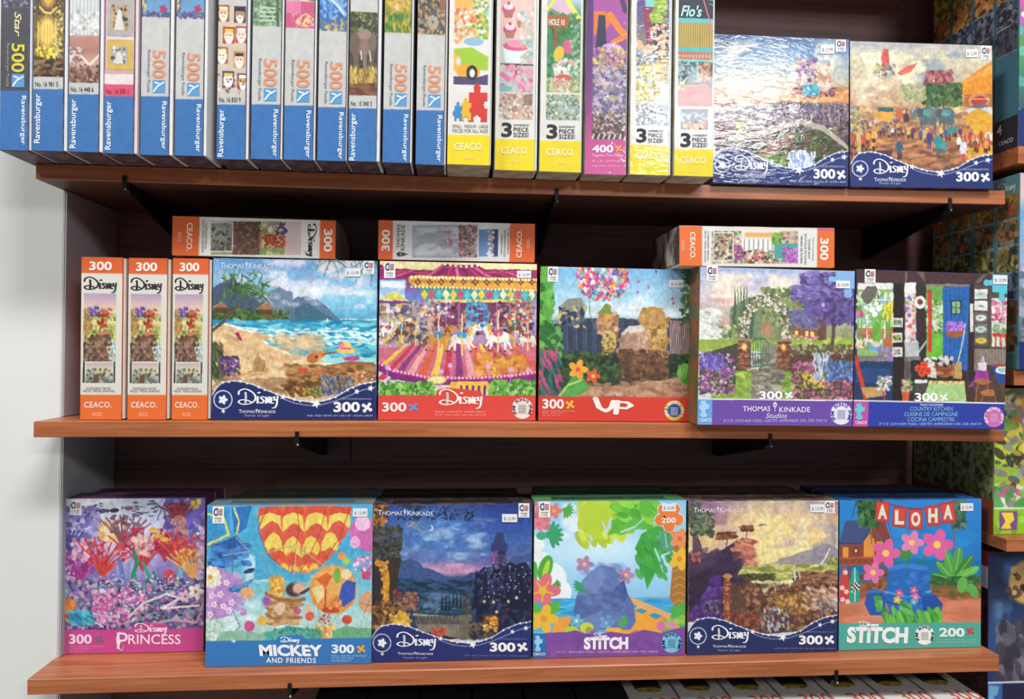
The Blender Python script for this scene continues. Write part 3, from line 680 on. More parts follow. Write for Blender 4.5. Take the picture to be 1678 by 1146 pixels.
def paint_garden(c):
    c.bg([(285, '9fb0d4'), (340, 'b8bcd4'), (420, 'd4c4c8'), (520, 'b8ae9c'), (640, '7c8c58')]); c.cloud(785, 300, 1260, 470, 'f2e2cc', .42, 130, .9); c.cloud(785, 420, 1050, 560, 'd89c9c', .46, 90, .6, 2, 3); c.cloud(1020, 330, 1200, 420, 'f8eed8', .4, 70, .9, 2, 4)
    c.hill(930, 1320, [470, 430, 400, 430, 440, 470], '76855f', 640, 12, 25); c.d(1080, 380, 1320, 560, 360, '6f8050 8a9a5c 566a42 a0a870', 7, 14)
    for x in range(950, 1050, 14): c.pine(x, 600, 190+(x*13) % 60, 34, ['5c7458', '6c8464', '4c644c'][x % 3])
    c.d(785, 560, 960, 680, 260, '8a9a5c b4b88c 5c7040 d8d8b8', 6, 12); c.d(785, 480, 880, 660, 190, 'e4e4dc cdd0c0 f2f0e8', 3, 7, 3, .4)
    c.bg([(600, '88a048'), (670, '9cb44c')], y0=620, y1=672); c.d(1200, 615, 1530, 670, 200, 'a4b850 8aa444 b8c464', 6, 12, 3, 0)
    # cottage
    c.p([1195, 540, 1225, 480, 1350, 478, 1385, 560, 1220, 575], '6a6a8c'); c.p([1215, 570, 1240, 532, 1270, 575], 'a06a4c'); c.r(1222, 568, 1375, 608, '8a5a40'); c.p([1275, 545, 1296, 512, 1320, 545], '5a5878'); c.r(1288, 530, 1304, 546, 'f0c878')
    for x in (1232, 1284, 1310): c.r(x, 578, x+14, 600, 'f8d070')
    c.r(1350, 480, 1368, 620, '7a5040'); c.r(1342, 500, 1382, 620, '6c4a3c'); c.l([1250, 480, 1250, 440], 8, '8a6a5c'); c.d(1200, 480, 1350, 560, 70, '62628a 7a7a9c 50507a', 4, 8, 2); c.d(1210, 600, 1350, 622, 60, 'c86a7c 8a9a4c e8c0c0', 3, 6)
    # violet tree
    c.l([1410, 640, 1418, 560, 1400, 500], 17, '5a4446', 1, 12); c.l([1415, 560, 1450, 500, 1480, 460], 8, '5a4446'); c.l([1410, 540, 1370, 490, 1330, 470], 7, '5a4446')
    c.d(1270, 305, 1530, 440, 700, '5c4c84 6f5c9c 7d6aac 483a6c 8c7cb8', 6, 14, 1.6, .1, .85); c.d(1220, 370, 1330, 430, 130, '6f5c9c 8c7cb8 5c4c84', 5, 10, 2, .1); c.d(1370, 430, 1530, 540, 260, '5c4c84 6f5c9c 483a6c', 5, 12, 2); c.d(1280, 430, 1360, 500, 90, '6f5c9c 5c4c84', 4, 9, 2)
    # hedge, beds and path
    c.p([785, 690, 960, 640, 1020, 640, 1010, 760, 900, 850, 785, 880], '4a4a38'); c.p([1190, 650, 1520, 660, 1520, 900, 1300, 860, 1190, 770], '4c4a3a')
    c.d(1200, 645, 1525, 700, 300, '6a5a40 8a8a5c b8b098 5c5238', 5, 10); c.d(1200, 690, 1520, 760, 220, '6c3c34 5a3230 4c4a38', 5, 10)
    c.bg([(760, '7a9440'), (850, '8aa844'), (905, '6c8c38')], x0=840, x1=1420, y0=765, y1=905)
    c.p([1080, 640, 1160, 640, 1170, 740, 1200, 905, 1010, 905, 1060, 760], '8c8676'); c.d(1040, 700, 1180, 900, 190, '9c9684 7a7464 b0a896 686254', 6, 13, 2, 0, .8)
    c.d(860, 780, 1010, 900, 160, '8cac44 6c8c34 a8c05c', 7, 14, 2, 0, .6); c.d(1180, 790, 1330, 900, 140, '8cac44 6c8c34 a8c05c', 7, 14, 2, 0, .6)
    c.d(785, 690, 950, 870, 520, 'a04c8c c87ab4 6c3c6c 4c5a34 d8b0d0 6c5aa0 3c4a2c', 4, 9); c.d(790, 690, 900, 760, 90, '6c5ab4 5a4ca0 8c84c8', 2, 5, 4, 1.5)
    c.d(1220, 720, 1525, 900, 800, '9c4c6c b86a84 4c5a38 7a3c54 3c4a2c c88a94', 4, 10); c.d(1270, 780, 1370, 840, 120, 'd8a83c e4bc5c 4c5a38', 4, 9); c.d(1320, 690, 1400, 800, 120, 'cfd4e0 b0bcd0 5c6c5c', 2, 5, 5, 1.5); c.d(1370, 720, 1520, 810, 200, '5c7cc0 7a94d0 3c5890 4c5a48', 3, 6, 2.4, 1.5)
    # flowered arch, posts and gate
    for i in range(420):
        t = math.pi*(i/419); R = 86+c.rs.randn()*9; x = 1092+math.cos(t)*R*1.12; y = 548-math.sin(t)*R*1.3+c.rs.randn()*5
        c.e(x, y, 7, 6, ['6c6c50', '8c8a68', 'c8c0a8', 'e4dccc', '56583c'][c.rs.randint(5)])
    c.d(972, 540, 1012, 640, 140, '6c6c50 c8c0a8 e4dccc 56583c', 4, 8); c.d(1172, 540, 1212, 640, 140, '6c6c50 c8c0a8 e4dccc 56583c', 4, 8); c.e(1098, 570, 40, 56, 'b8a07c', a=.5, soft=.5); c.e(1100, 575, 22, 30, 'c87860', a=.6, soft=.5)
    for x0, x1 in ((968, 1022), (1150, 1206)):
        c.r(x0, 622, x1, 760, '7c4c38'); c.r(x0-4, 614, x1+4, 628, '9c7c64'); c.d(x0, 630, x1, 756, 50, '8c5a44 6a4030 a87858', 4, 7, 2, 0); c.e((x0+x1)/2, 655, 12, 14, 'f8cc70', soft=.4)
    for i in range(8): c.l([1024+i*12, 640-24*math.sin(i/7*3.14), 1024+i*12, 752-i*2], 4, '3c7058')
    c.l([1022, 640, 1045, 618, 1068, 614, 1092, 620, 1110, 640], 5, '3c7058'); c.l([1022, 690, 1110, 684], 4, '3c7058'); c.l([1022, 750, 1110, 738], 5, '3c7058')
    c.tex(20, .10); c.p([1400, 320, 1430, 320, 1430, 292, 1524, 292, 1524, 376, 1506, 376, 1506, 412, 1470, 412, 1470, 376, 1430, 376, 1430, 345, 1400, 345], '86aede'); c.e(1406, 333, 13, 15, '86aede'); c.e(1488, 408, 20, 12, '86aede')
    c.p([770, 897, 1515, 905, 1515, 1030, 770, 1018], '6c4aa0'); c.l([770, 898, 1518, 907], 5, 'eceaf0'); c.p([770, 899, 848, 900, 846, 1021, 770, 1019], '6aa0d8')
def piece_logo(f, root, x0, y0, x1, y1, col, name='puzzle_piece_emblem'):
    pts = [.1, .08, .55, .02, .62, .18, .8, .3, .95, .2, .9, .5, .6, .55, .55, .7, .75, .85, .62, .98, .3, 1, .05, .9, .2, .75, .18, .6, .0, .5, .02, .3, .2, .3]
    V = [(pts[i], pts[i+1]) for i in range(0, len(pts), 2)]
    return mapped(f, root, V, [tuple(range(len(V)))], x0, y0, x1, y1, col, name)
def paint_kitchen(c):
    c.r(40, 370, 712, 1050, '3a2c2c'); c.tex(12, .12); c.r(60, 378, 705, 432, '4a3234'); c.r(60, 428, 215, 470, 'e2e2da')
    # left window with bulbs
    c.r(60, 455, 214, 740, '8cb06c'); c.d(60, 470, 214, 700, 260, 'a8cc7c 6c9c4c e4ecd8 8cb4c8', 7, 14); c.r(60, 620, 214, 665, 'c8402c', .6)
    for x in (100, 140, 176): c.l([x, 470, x, 700], 3, 'f0efe8')
    c.l([60, 500, 214, 500], 4, 'ecebe4'); c.l([60, 590, 214, 590], 3, 'ecebe4')
    c.p([72, 480, 100, 440, 138, 440, 142, 480, 104, 520, 84, 505], '6a6460'); c.l([140, 450, 150, 490], 4, '5a5654')
    for x, k in ((76, 'c04880'), (62, 'd070a0')): c.e(x, 560, 10, 14, k); c.l([x, 570, x+6, 680], 4, '4c9c3c')
    for x, y in ((185, 530), (195, 580), (205, 550), (180, 560), (200, 520)): c.flower(x, y, 15, 'f2d038', 'e8a020'); c.l([x, y, 192, 680], 3, '5ca03c')
    for i in range(7): c.l([140+i*3-9, 690, 128+i*10-9, 560-(i % 3)*16], 6, '6cac3c')
    for x, y in ((120, 540), (150, 536), (134, 560)): c.e(x, y, 13, 12, 'f4f2ec')
    c.r(55, 672, 95, 706, 'd8d0b0'); c.d(56, 674, 94, 704, 14, 'c85a3c 4c7ca0 d8d0b0', 3, 6); c.r(170, 664, 208, 700, 'b86a3c'); c.e(140, 700, 32, 17, '6ca4cc'); c.e(140, 688, 20, 12, 'd8c8b0')
    c.r(50, 738, 330, 760, '7c7470'); c.d(150, 700, 208, 758, 60, 'b480c8 9a64b4 6c8c5c', 4, 8)
    c.r(50, 760, 212, 930, '243c60'); c.r(56, 790, 200, 850, '2c4a78'); c.r(212, 430, 258, 930, '2c2224')
    for y in (575, 640, 700): c.r(209, y, 252, y+40, 'd8d4c4'); c.r(214, y+8, 246, y+32, ['7ca08c', '8cb85c', 'a8b8b8'][(y//60) % 3]); c.d(216, y+12, 244, y+30, 6, '3c3c30 b06a4c', 3, 5)
    c.p([46, 740, 62, 740, 106, 916, 88, 922], 'c8402c'); c.p([74, 870, 170, 866, 186, 900, 100, 916], 'c49a5c'); c.l([170, 880, 180, 930], 7, 'b83828'); c.d(145, 825, 205, 880, 60, 'e4dce4 c8a8d0 8a9c6c', 4, 8)
    # second window, watering can
    c.r(260, 378, 270, 930, '6c5c50'); c.r(264, 470, 312, 700, 'e8c8c0'); c.d(264, 476, 312, 700, 70, 'd86a7c 8cb05c 7c6cb8 e8e8dc', 5, 10); c.r(262, 425, 318, 470, 'ecebe6'); c.r(310, 425, 354, 740, '3a2e30')
    c.e(329, 510, 25, 27, 'e6e2da'); c.e(329, 508, 12, 12, '7a3c30'); c.r(262, 676, 322, 740, 'b8bab8'); c.l([320, 724, 356, 670], 8, 'b0b2b0', w2=5); c.l([268, 676, 290, 650, 316, 676], 5, 'c8cac8')
    c.r(272, 760, 288, 880, '5c5854'); c.r(288, 756, 330, 930, '2c2c30')
    # door opening, door
    c.r(354, 430, 430, 780, '6ca04c'); c.d(356, 500, 428, 640, 160, '4c7c3c 8cb464 b8d0a0 d8e4e0', 5, 11); c.r(356, 645, 425, 760, '6cb83c'); c.r(360, 455, 378, 720, 'c8442c'); c.r(352, 430, 545, 440, '8a7a70')
    c.p([425, 444, 540, 436, 530, 800, 425, 770], '2c64ac')
    for x in (440, 458, 476, 494, 512): c.l([x, 446, x, 785], 2, '1f4c88')
    c.r(460, 498, 505, 560, '1c2c40'); c.r(465, 504, 500, 555, '8cb07c'); c.l([482, 504, 482, 555], 3, '1c2c40'); c.l([465, 530, 500, 530], 3, '1c2c40')
    c.e(478, 635, 40, 24, '9c5c3c'); c.d(442, 595, 516, 625, 80, 'a06cc8 8854b4 c090dc', 5, 9); c.e(432, 790, 46, 36, 'a0603c'); c.d(392, 770, 474, 815, 60, 'b8744a 8a4c30', 4, 8, 3, .1); c.d(395, 740, 470, 775, 40, '4c4440 d8d0c8 2c2828', 6, 10)
    c.l([524, 600, 490, 770], 4, 'e0d8b8'); c.p([470, 830, 482, 760, 506, 762, 508, 835], 'b89c5c'); c.p([350, 770, 395, 790, 400, 830, 360, 826], 'd0ccc4'); c.d(350, 740, 392, 780, 26, '3c3430 e8e4dc b0a090', 5, 9)
    c.p([365, 842, 520, 842, 526, 930, 345, 930], 'a8c884'); c.l([370, 850, 518, 850], 9, 'e4d494'); c.d(380, 845, 515, 856, 22, 'c86a4c e0b44c', 3, 5); c.p([520, 842, 560, 842, 560, 930, 526, 930], '4a3630'); c.p([300, 842, 365, 842, 345, 930, 300, 930], '4a3a34')
    for x, y in ((322, 790), (345, 775), (360, 800), (335, 810)): c.flower(x, y, 17, 'd84a2c', '6c3020', 7)
    c.p([302, 835, 360, 835, 352, 888, 310, 888], '4c4c4c'); c.r(303, 838, 358, 852, 'd8d8d4'); c.p([250, 880, 286, 880, 280, 930, 256, 930], 'c85a3c'); c.d(250, 840, 292, 885, 40, '5c9c44 e0a0a0', 4, 8)
    # right wall with plates, window, stools
    c.r(540, 430, 560, 840, '32282a'); c.r(560, 430, 710, 700, '544844'); c.r(543, 512, 557, 632, 'dcd8cc')
    for y in (450, 500, 550, 598, 645): c.r(562, y, 618, y+42, ['dcdad4', 'e4e2dc', '746a64', '7a706a', '6c625c'][(y-450)//48]); c.e(590, y+24, 24, 13, ['b8ccc4', 'e6e6e0', 'd8e0dc', 'b8d0c8', 'e0b828'][(y-450)//48]); c.e(590, y+22, 11, 5, '8aa49c')
    c.r(626, 470, 705, 705, '5c5048'); c.r(636, 488, 705, 695, 'd8dccc'); c.d(640, 500, 705, 590, 90, 'c85a80 e08aa8 a83c64 e8e8e0', 5, 9); c.d(640, 590, 705, 640, 50, '7c9c6c c8d4c4', 5, 9); c.r(638, 640, 705, 655, 'c83c2c')
    for x in (650, 672, 694): c.r(x, 655, x+7, 695, 'c83c2c')
    c.l([684, 490, 684, 700], 4, 'a89c90'); c.r(560, 705, 705, 800, '8a7c70')
    for x in range(566, 700, 14): c.l([x, 705, x, 800], 2, '6c6056')
    c.p([568, 800, 620, 796, 628, 850, 535, 870, 560, 840], '9c3c9c'); c.r(578, 765, 615, 796, 'd4ccd8'); c.l([590, 770, 597, 738, 605, 770], 3, 'e4e0e0')
    c.p([560, 850, 705, 840, 705, 935, 560, 935], '5c4438'); c.e(596, 845, 34, 13, 'a86a3c'); c.l([575, 850, 566, 930], 6, '9c6034'); c.l([615, 850, 624, 900], 6, '9c6034'); c.e(626, 892, 40, 14, 'b0703c'); c.l([600, 895, 590, 932], 6, '9c6034'); c.l([650, 895, 655, 932], 6, '9c6034')
    c.r(630, 775, 705, 850, '2c4c94'); c.e(688, 795, 36, 17, 'e0e4e4'); c.e(688, 793, 26, 10, '9cc4c4'); c.p([612, 775, 632, 772, 690, 925, 660, 935], '4c3c3a'); c.r(640, 770, 700, 780, 'b03c2c')
    c.p([340, 378, 310, 378, 350, 425, 352, 425], '6c5c50'); c.p([600, 378, 625, 378, 580, 425, 560, 425], '6c5c50'); c.tex(16, .07)
    c.p([608, 412, 640, 412, 640, 386, 710, 390, 708, 470, 692, 470, 692, 498, 670, 498, 670, 466, 640, 464, 640, 436, 608, 434], '5cc0d0'); c.e(614, 424, 12, 14, '5cc0d0'); c.e(682, 492, 17, 10, '5cc0d0')
    c.p([40, 925, 700, 935, 700, 1052, 40, 1040], '2f3f9c'); c.l([42, 926, 700, 937], 5, 'ecebe8'); c.p([40, 928, 110, 930, 108, 1040, 40, 1038], 'c0509c')
def paint_spine300(c, k=0):
    c.r(300, 300, 560, 1010, 'd6d2c6'); c.r(300, 300, 560, 386, 'd8602c'); c.r(300, 898, 560, 1010, 'df6c30')
    c.clip(348, 471, 500, 848)
    c.bg([(471, 'a894b4'), (520, 'd8b8a8'), (580, 'ecd8a0'), (630, 'c8c070'), (700, '7c8c5c'), (850, '5c5848')]); c.cloud(348, 471, 500, 560, 'c0a0c0', .5, 40, .7)
    c.d(348, 560, 500, 700, 150, 'b0b45c 8c9c4c d8cc84 5c7844', 5, 11); c.d(348, 540, 385, 640, 60, 'a87c4c 8c6c3c c09858', 5, 10); c.d(450, 680, 500, 760, 60, 'b8c8c4 7c9498 dce4e0', 3, 6, 3)
    c.p([375, 720, 395, 660, 410, 636, 470, 630, 474, 645, 455, 690, 475, 760, 360, 760, 350, 740], '7c5844'); c.p([408, 636, 474, 628, 472, 642, 410, 650], 'c07c5c'); c.d(355, 650, 480, 848, 230, '6a4c3c 8a6854 5a4236 9c7c68 4a3a34', 4, 10)
    # a small red flowering tree on the rock
    c.l([425, 632, 430, 600, 440, 560], 6, '7c3428'); c.d(415, 545, 462, 615, 42, 'b03c28 c8503c 8c2c20', 4, 8); c.d(372, 530, 415, 572, 26, '54407c 6c549c', 4, 8); c.d(425, 535, 480, 560, 18, 'b04c38 8c8c4c', 3, 6); c.clip()
    c.r(350, 760, 500, 848, '2c2a2c'); c.r(358, 758, 492, 852, 'dcdad4'); c.r(362, 763, 489, 849, 'a8a08c')
    c.clip(362, 763, 489, 849); c.bg([(763, 'b8a8b0'), (795, 'd8cc9c'), (849, '5c5c54')], y0=763, y1=849); c.d(362, 790, 489, 849, 120, '6c6c54 8c9ca0 4c4840 7c8c5c c0c8c8', 3, 7); c.p([395, 849, 400, 815, 425, 808, 420, 849], '6a4c3c'); c.clip()
def spine_text(f, r, dark='3a3c40'):
    text(f, r, '300', 372, 336, 478, 374, 'f4e6dc', .03, name='piece_count')
    script_logo(f, r, 346, 398, 500, 466, '2e2c2e', wd=.055)
    smallprint(f, r, 365, 866, 480, 875, 'OVERSIZED PIECES', '6a6660'); smallprint(f, r, 352, 877, 498, 886, 'PIECES / PIEZAS GRANDES', '6a6660')
    text(f, r, 'CEACO.', 358, 927, 486, 952, 'f6e0d0', .02, name='maker_name', space=1.1); text(f, r, '42222', 396, 972, 442, 987, 'f2cdb4', name='item_number')
SPG = 'orange and white 300-piece box spines'
for cs, lb in (([(333, 317), (528, 318), (532, 1003), (340, 1003)], 'narrow orange and white 300 box spine nearest the white wall'),
               ([(537, 320), (720, 323), (723, 1005), (541, 1005)], 'narrow orange and white 300 box spine, middle of the three standing ones'),
               ([(727, 323), (897, 322), (899, 1008), (730, 1008)], 'narrow orange and white 300 box spine touching the beach puzzle box')):
    loc, w_, h_, ry = seat(Z5, cs, zmid, .022)
    r = carton('puzzle_box_spine', lb, SPG, loc, w_, h_, .235, ry, 'd8602c', 'c8c0b4', 'b85024', strip=.004)
    f = Face([(333, 317), (528, 318), (532, 1003), (338, 1003)], w_-.004, h_)
    c = Canvas(f, .00095, 3); paint_spine300(c); k = c.build(r, PR_SATIN)
    n0 = len(r.children); spine_text(f, r)
    for ch in r.children:
        if ch.name.split('.')[0] not in ('lid', 'tray'): ch.location.x = -.002

r, f = big(Z6, [(42, 240), (818, 250), (822, 997), (45, 997)], zmid, .020, paint_beach, 11, 'square puzzle box with a tropical beach picture and navy star banner', '3a4a72', '7c9cb4')
navy_text(f, r); serif_title(f, r, 78, 262, 330, 290, 'cfd8e4'); origin_sticker(f, r, 752, 250, 802, 312); price_sticker(f, r, 665, 285, 738, 324)
r, f = big(Z6, [(828, 252), (1577, 265), (1568, 999), (828, 997)], zmid, .020, paint_carousel, 12, 'square puzzle box with a fairground carousel picture and red band', 'b8382c', '7c2a54')
text(f, r, '300', 848, 914, 962, 958, 'f4e4dc', .03, name='piece_count'); piece_icon(f, r, 966, 914, 1022, 960, '7c8cc8'); script_logo(f, r, 1112, 848, 1316, 942, 'f6ece4', wd=.05)
smallprint(f, r, 1096, 952, 1332, 962, 'PUZZLE - CASSE-TÊTE - ROMPECABEZAS', 'f0b8a4'); smallprint(f, r, 1096, 967, 1336, 976, '24"x18" - 61CM x 46CM - AGE / ÂGE / EDAD 10+', 'f0b8a4')
badge(f, r, 1505, 941, 49, 'e4e0da', 'a04c44'); origin_sticker(f, r, 850, 256, 903, 334); price_sticker(f, r, 1480, 298, 1547, 332)
r, f = big(Z7, [(32, 280), (740, 290), (742, 1003), (30, 1003)], zmid, .020, paint_balloons, 13, 'square puzzle box with a cluster of balloons picture and red UP band', '20242c', 'a83428')
text(f, r, '300', 50, 900, 152, 946, 'f6e8e0', .03, name='piece_count'); piece_icon(f, r, 156, 902, 204, 950, 'eab83c')
for i, s_ in enumerate(('PUZZLE - CASSE-TÊTE - ROMPECABEZAS', '24"x18" - 61CM x 46CM', 'AGE / ÂGE / EDAD 10+')): smallprint(f, r, 50, 952+i*10, [204, 150, 135][i], 959+i*10, s_, 'f0b0a0')
V, P = strokes([([(.02, .02), (.12, .62), (.3, .86), (.44, .62), (.5, .2)], 1), ([(.60, .2), (.56, 1.0)], 1), ([(.6, .25), (.85, .28), (.97, .48), (.82, .66), (.58, .62)], .9)], .15)
mapped(f, r, V, P, 296, 893, 476, 966, 'f6ece6', 'title_lettering'); text(f, r, 'DISNEY - PIXAR', 345, 874, 428, 884, 'f4e0d8', name='maker_name')
badge(f, r, 673, 950, 47, 'e0b040', 'f2f0e8', '2c5090'); origin_sticker(f, r, 68, 282, 116, 352); price_sticker(f, r, 640, 338, 706, 374)
r, f = big(Z7, [(790, 285), (1522, 293), (1510, 1030), (778, 1018)], zmid, -.028, paint_garden, 14, 'square puzzle box with a garden gate and flower arch picture, violet band', 'a8603c', '5c6c4c')
text(f, r, '300', 1066, 862, 1176, 900, 'f6f4f0', .03, name='piece_count'); piece_icon(f, r, 1182, 862, 1228, 902, 'f4f2f0')
w0 = 990; text(f, r, 'THOMAS', 990, 932, 1118, 956, 'ece8f2', .008, name='artist_lettering', space=1.05); text(f, r, 'KINKADE', 1160, 936, 1306, 960, 'ece8f2', .008, name='artist_lettering', space=1.05)
V, P = strokes([([(.5, 0), (.5, 1)], .8), ([(.2, .2), (.8, .2), (.7, .5), (.3, .5), (.2, .2)], 1), ([(.3, .2), (.5, .02), (.7, .2)], 1)], .12); mapped(f, r, V, P, 1126, 912, 1154, 956, 'ece8f2', 'lantern_mark')
text(f, r, 'Studios', 1096, 964, 1198, 988, 'e4def0', .0, shear=.4, name='artist_lettering'); smallprint(f, r, 898, 990, 1388, 1006, '24" X 18" - 61CM X 46CM / PUZZLE - CASSE-TÊTE - ROMPECABEZAS / AGES - ÂGES - EDAD 10+', 'cfc0e4')
badge(f, r, 1455, 968, 52, 'e6e2ee', '7c5ab0'); piece_logo(f, r, 786, 902, 838, 984, 'a8cdec'); text(f, r, 'CEACO', 790, 988, 844, 1003, 'f0f0f4', .02, name='maker_name')
origin_sticker(f, r, 820, 280, 872, 352); price_sticker(f, r, 1428, 340, 1496, 376)
r, f = big(Z8, [(55, 372), (708, 388), (692, 1047), (45, 1035)], zmid, -.028, paint_kitchen, 15, 'square puzzle box with a country kitchen and blue door picture, blue band', '2f3f9c', '3a2c2c')
text(f, r, '300', 306, 893, 404, 930, 'f6f4f0', .03, name='piece_count'); piece_icon(f, r, 410, 896, 450, 932, 'f4f2f0'); text(f, r, 'TRACY FLICKINGER', 328, 939, 428, 948, 'e4e6f4', .01, name='artist_lettering')
for i, (s_, a, b) in enumerate((('COUNTRY KITCHEN', 286, 468), ('CUISINE DE CAMPAGNE', 262, 490), ('COCINA CAMPESTRE', 276, 476))): text(f, r, s_, a, 952+i*22, b, 969+i*22, '8cc4e4', name='title_lettering')
smallprint(f, r, 155, 1016, 592, 1028, '24" X 18" - 61CM X 46CM / PUZZLE - CASSE-TÊTE - ROMPECABEZAS / AGES - ÂGES - EDAD 10+', 'c0c8ec')
badge(f, r, 645, 995, 43, 'd06cb0', 'f6e4f0'); piece_logo(f, r, 52, 934, 98, 1006, '6cc4cc'); text(f, r, 'CEACO', 56, 1011, 104, 1024, 'f4e8f0', .02, name='maker_name')
origin_sticker(f, r, 90, 372, 136, 430); price_sticker(f, r, 642, 392, 704, 430)

# ---- three boxes laid on their long side on top of the middle row
def lying(pc, Z, cs, y, label, rot, build, depth=.15, side='6a4a3c', rz=0.0):
    P = [px(Z, c) for c in cs]; W = [at_y(u, v, y) for u, v in P]; c = (W[2]+W[3])/2
    L = float(np.hypot(*(W[2]-W[3])[[0, 2]])); T = float((W[0][2]+W[1][2])/2-(W[2][2]+W[3][2])/2); tilt = math.atan2(W[2][2]-W[3][2], W[2][0]-W[3][0])
    e = empty('puzzle_box_spine', (float(c[0]), y, pc), label, 'puzzle box', SPG, -tilt, rz)
    sm = mat(side, .5, 0, '5c5450', .35, 20)
    box('lid', -L/2, L/2, 0, depth, .005, T, sm, e, .0008); box('tray', -L/2+.0015, L/2-.0015, .001, depth-.001, 0, .0048, mat('c8c0b4', .5), e, .0005)
    f = Face(cs, L, T)
    build(f, e); return e
def ground_z(Z, cs, y):
    P = [px(Z, c) for c in cs]; return float((at_y(*P[2], y)[2]+at_y(*P[3], y)[2])/2)
def h1(f, e):
    def paint(c):
        c.r(490, 170, 1270, 385, 'd8d4cc'); c.r(490, 170, 629, 385, 'd8602c'); c.r(1184, 170, 1270, 385, 'd8602c')
        c.clip(684, 204, 1096, 358); c.bg([(200, '9c8c9c'), (280, 'b8ac84'), (360, '8c8c68')]); c.bg([(200, 'cdb8b4'), (360, 'c8b0a8')], x0=1000, x1=1100, y0=200, y1=360); c.d(860, 204, 1010, 358, 140, 'c8c08c a8b06c 8c9c5c e0d4a0 7c8c4c', 7, 14)
        c.p([780, 204, 880, 204, 915, 250, 912, 330, 880, 358, 780, 358], '6a4c3c'); c.d(780, 204, 905, 358, 170, '6a4c3c 8a6854 5a4236 4a3a34', 4, 10); c.p([906, 248, 918, 252, 912, 328, 902, 326], 'b8745c')
        c.l([918, 280, 960, 292, 990, 260], 8, '7c3428'); c.d(925, 265, 1020, 325, 70, 'a83c28 c0503c 8c2c20', 4, 8); c.d(980, 210, 1030, 262, 30, '54407c 463468', 4, 8); c.clip()
        c.r(676, 208, 782, 344, 'dcdad4'); c.clip(681, 212, 778, 340); c.bg([(208, '84888c'), (260, 'a8a894'), (342, '4c4840')], y0=208, y1=342); c.d(681, 212, 778, 340, 90, '5c5c4c 7c8480 3c3830 98987c', 4, 8); c.clip()
    art(f, e, paint, 5, PR_SATIN)
    text(f, e, '300', 1202, 238, 1242, 344, 'f4e6dc', .03, 90, name='piece_count'); script_logo(f, e, 1118, 212, 1170, 362, '2e2c2e', 90, .055)
    text(f, e, 'CEACO.', 573, 212, 599, 340, 'f6e0d0', .02, 90, name='maker_name'); text(f, e, '42222', 534, 252, 548, 296, 'f2cdb4', 0, 90, name='item_number')
    smallprint(f, e, 655, 214, 664, 330, 'OVERSIZED PIECES', '6a6660', 90); smallprint(f, e, 642, 198, 651, 346, 'PIECES / PIEZAS GRANDES', '6a6660', 90)
B1Z = (100, 290, 2.797)
yb = .022
def lift(cs, Z, y): return ground_z(Z, cs, y)
cs = [(505, 180), (1258, 197), (1258, 378), (507, 360)]
lying(lift(cs, B1Z, yb), B1Z, cs, yb, 'orange and white box spine lying on the beach puzzle box', 90, h1)
cs = [(827, 55), (1563, 80), (1565, 260), (828, 245)]
def h2(f, e):
    def paint(c):
        c.r(800, 40, 1600, 300, 'd4d0cc'); c.r(800, 40, 899, 300, 'd8602c'); c.r(1449, 40, 1600, 300, 'd8602c'); c.clip(992, 82, 1300, 236)
        c.bg([(80, '8c9aa8'), (160, 'a8acb4'), (236, '98a0a4')]); c.cloud(992, 82, 1240, 236, 'cdd2d8', .45, 40); c.d(1120, 110, 1200, 180, 40, 'b06a70 8c9aa8 c8a0a4', 4, 9); c.d(1215, 82, 1300, 236, 190, '8c5c5c a87c78 6c5a5c c09c94 5c4c54', 4, 9); c.l([1228, 90, 1232, 230], 4, 'c87870'); c.clip()
        c.r(1300, 100, 1400, 236, 'dcdad4'); c.clip(1306, 104, 1396, 232); c.bg([(100, '5c7ca8'), (232, '6c8cb4')], y0=100, y1=236); c.bg([(100, '2c4070'), (236, '34487c')], x0=1370, x1=1400, y0=100, y1=236); c.d(1350, 110, 1374, 230, 30, 'c8a07c e4dcd0', 4, 8); c.clip()
    art(f, e, paint, 6, PR_SATIN)
    text(f, e, '300', 845, 102, 886, 205, 'f4e6dc', .03, -90, name='piece_count'); text(f, e, 'THOMAS', 918, 78, 934, 190, '4c4a4c', 0, -90, name='artist_lettering'); text(f, e, 'KINKADE', 938, 80, 956, 202, '4c4a4c', 0, -90, name='artist_lettering')
    V, P = strokes([([(.0, .5), (1, .5)], .8), ([(.2, .2), (.2, .8), (.55, .7), (.55, .3), (.2, .2)], 1.3), ([(.05, .5), (.2, .25)], 1), ([(.05, .5), (.2, .75)], 1), ([(.7, .3), (.7, .7)], 1)], .1); mapped(f, e, V, P, 918, 205, 974, 234, '2c2a2c', 'lantern_mark')
    text(f, e, 'CEACO.', 1480, 108, 1504, 236, 'f6e0d0', .02, -90, name='maker_name'); text(f, e, '42200', 1526, 152, 1540, 196, 'f2cdb4', 0, -90, name='item_number')
    smallprint(f, e, 1438, 98, 1446, 220, 'OVERSIZED PIECES', '6a6660', -90); smallprint(f, e, 1422, 108, 1430, 232, 'PIECES SURDIMENSIONNEES', '6a6660', -90); smallprint(f, e, 1408, 130, 1416, 222, 'PIEZAS GRANDES', '6a6660', -90)
lying(lift(cs, Z6, yb), Z6, cs, yb, 'orange and grey box spine lying on the carousel puzzle box', -90, h2)
cs = [(695, 85), (1423, 97), (1425, 285), (695, 275)]
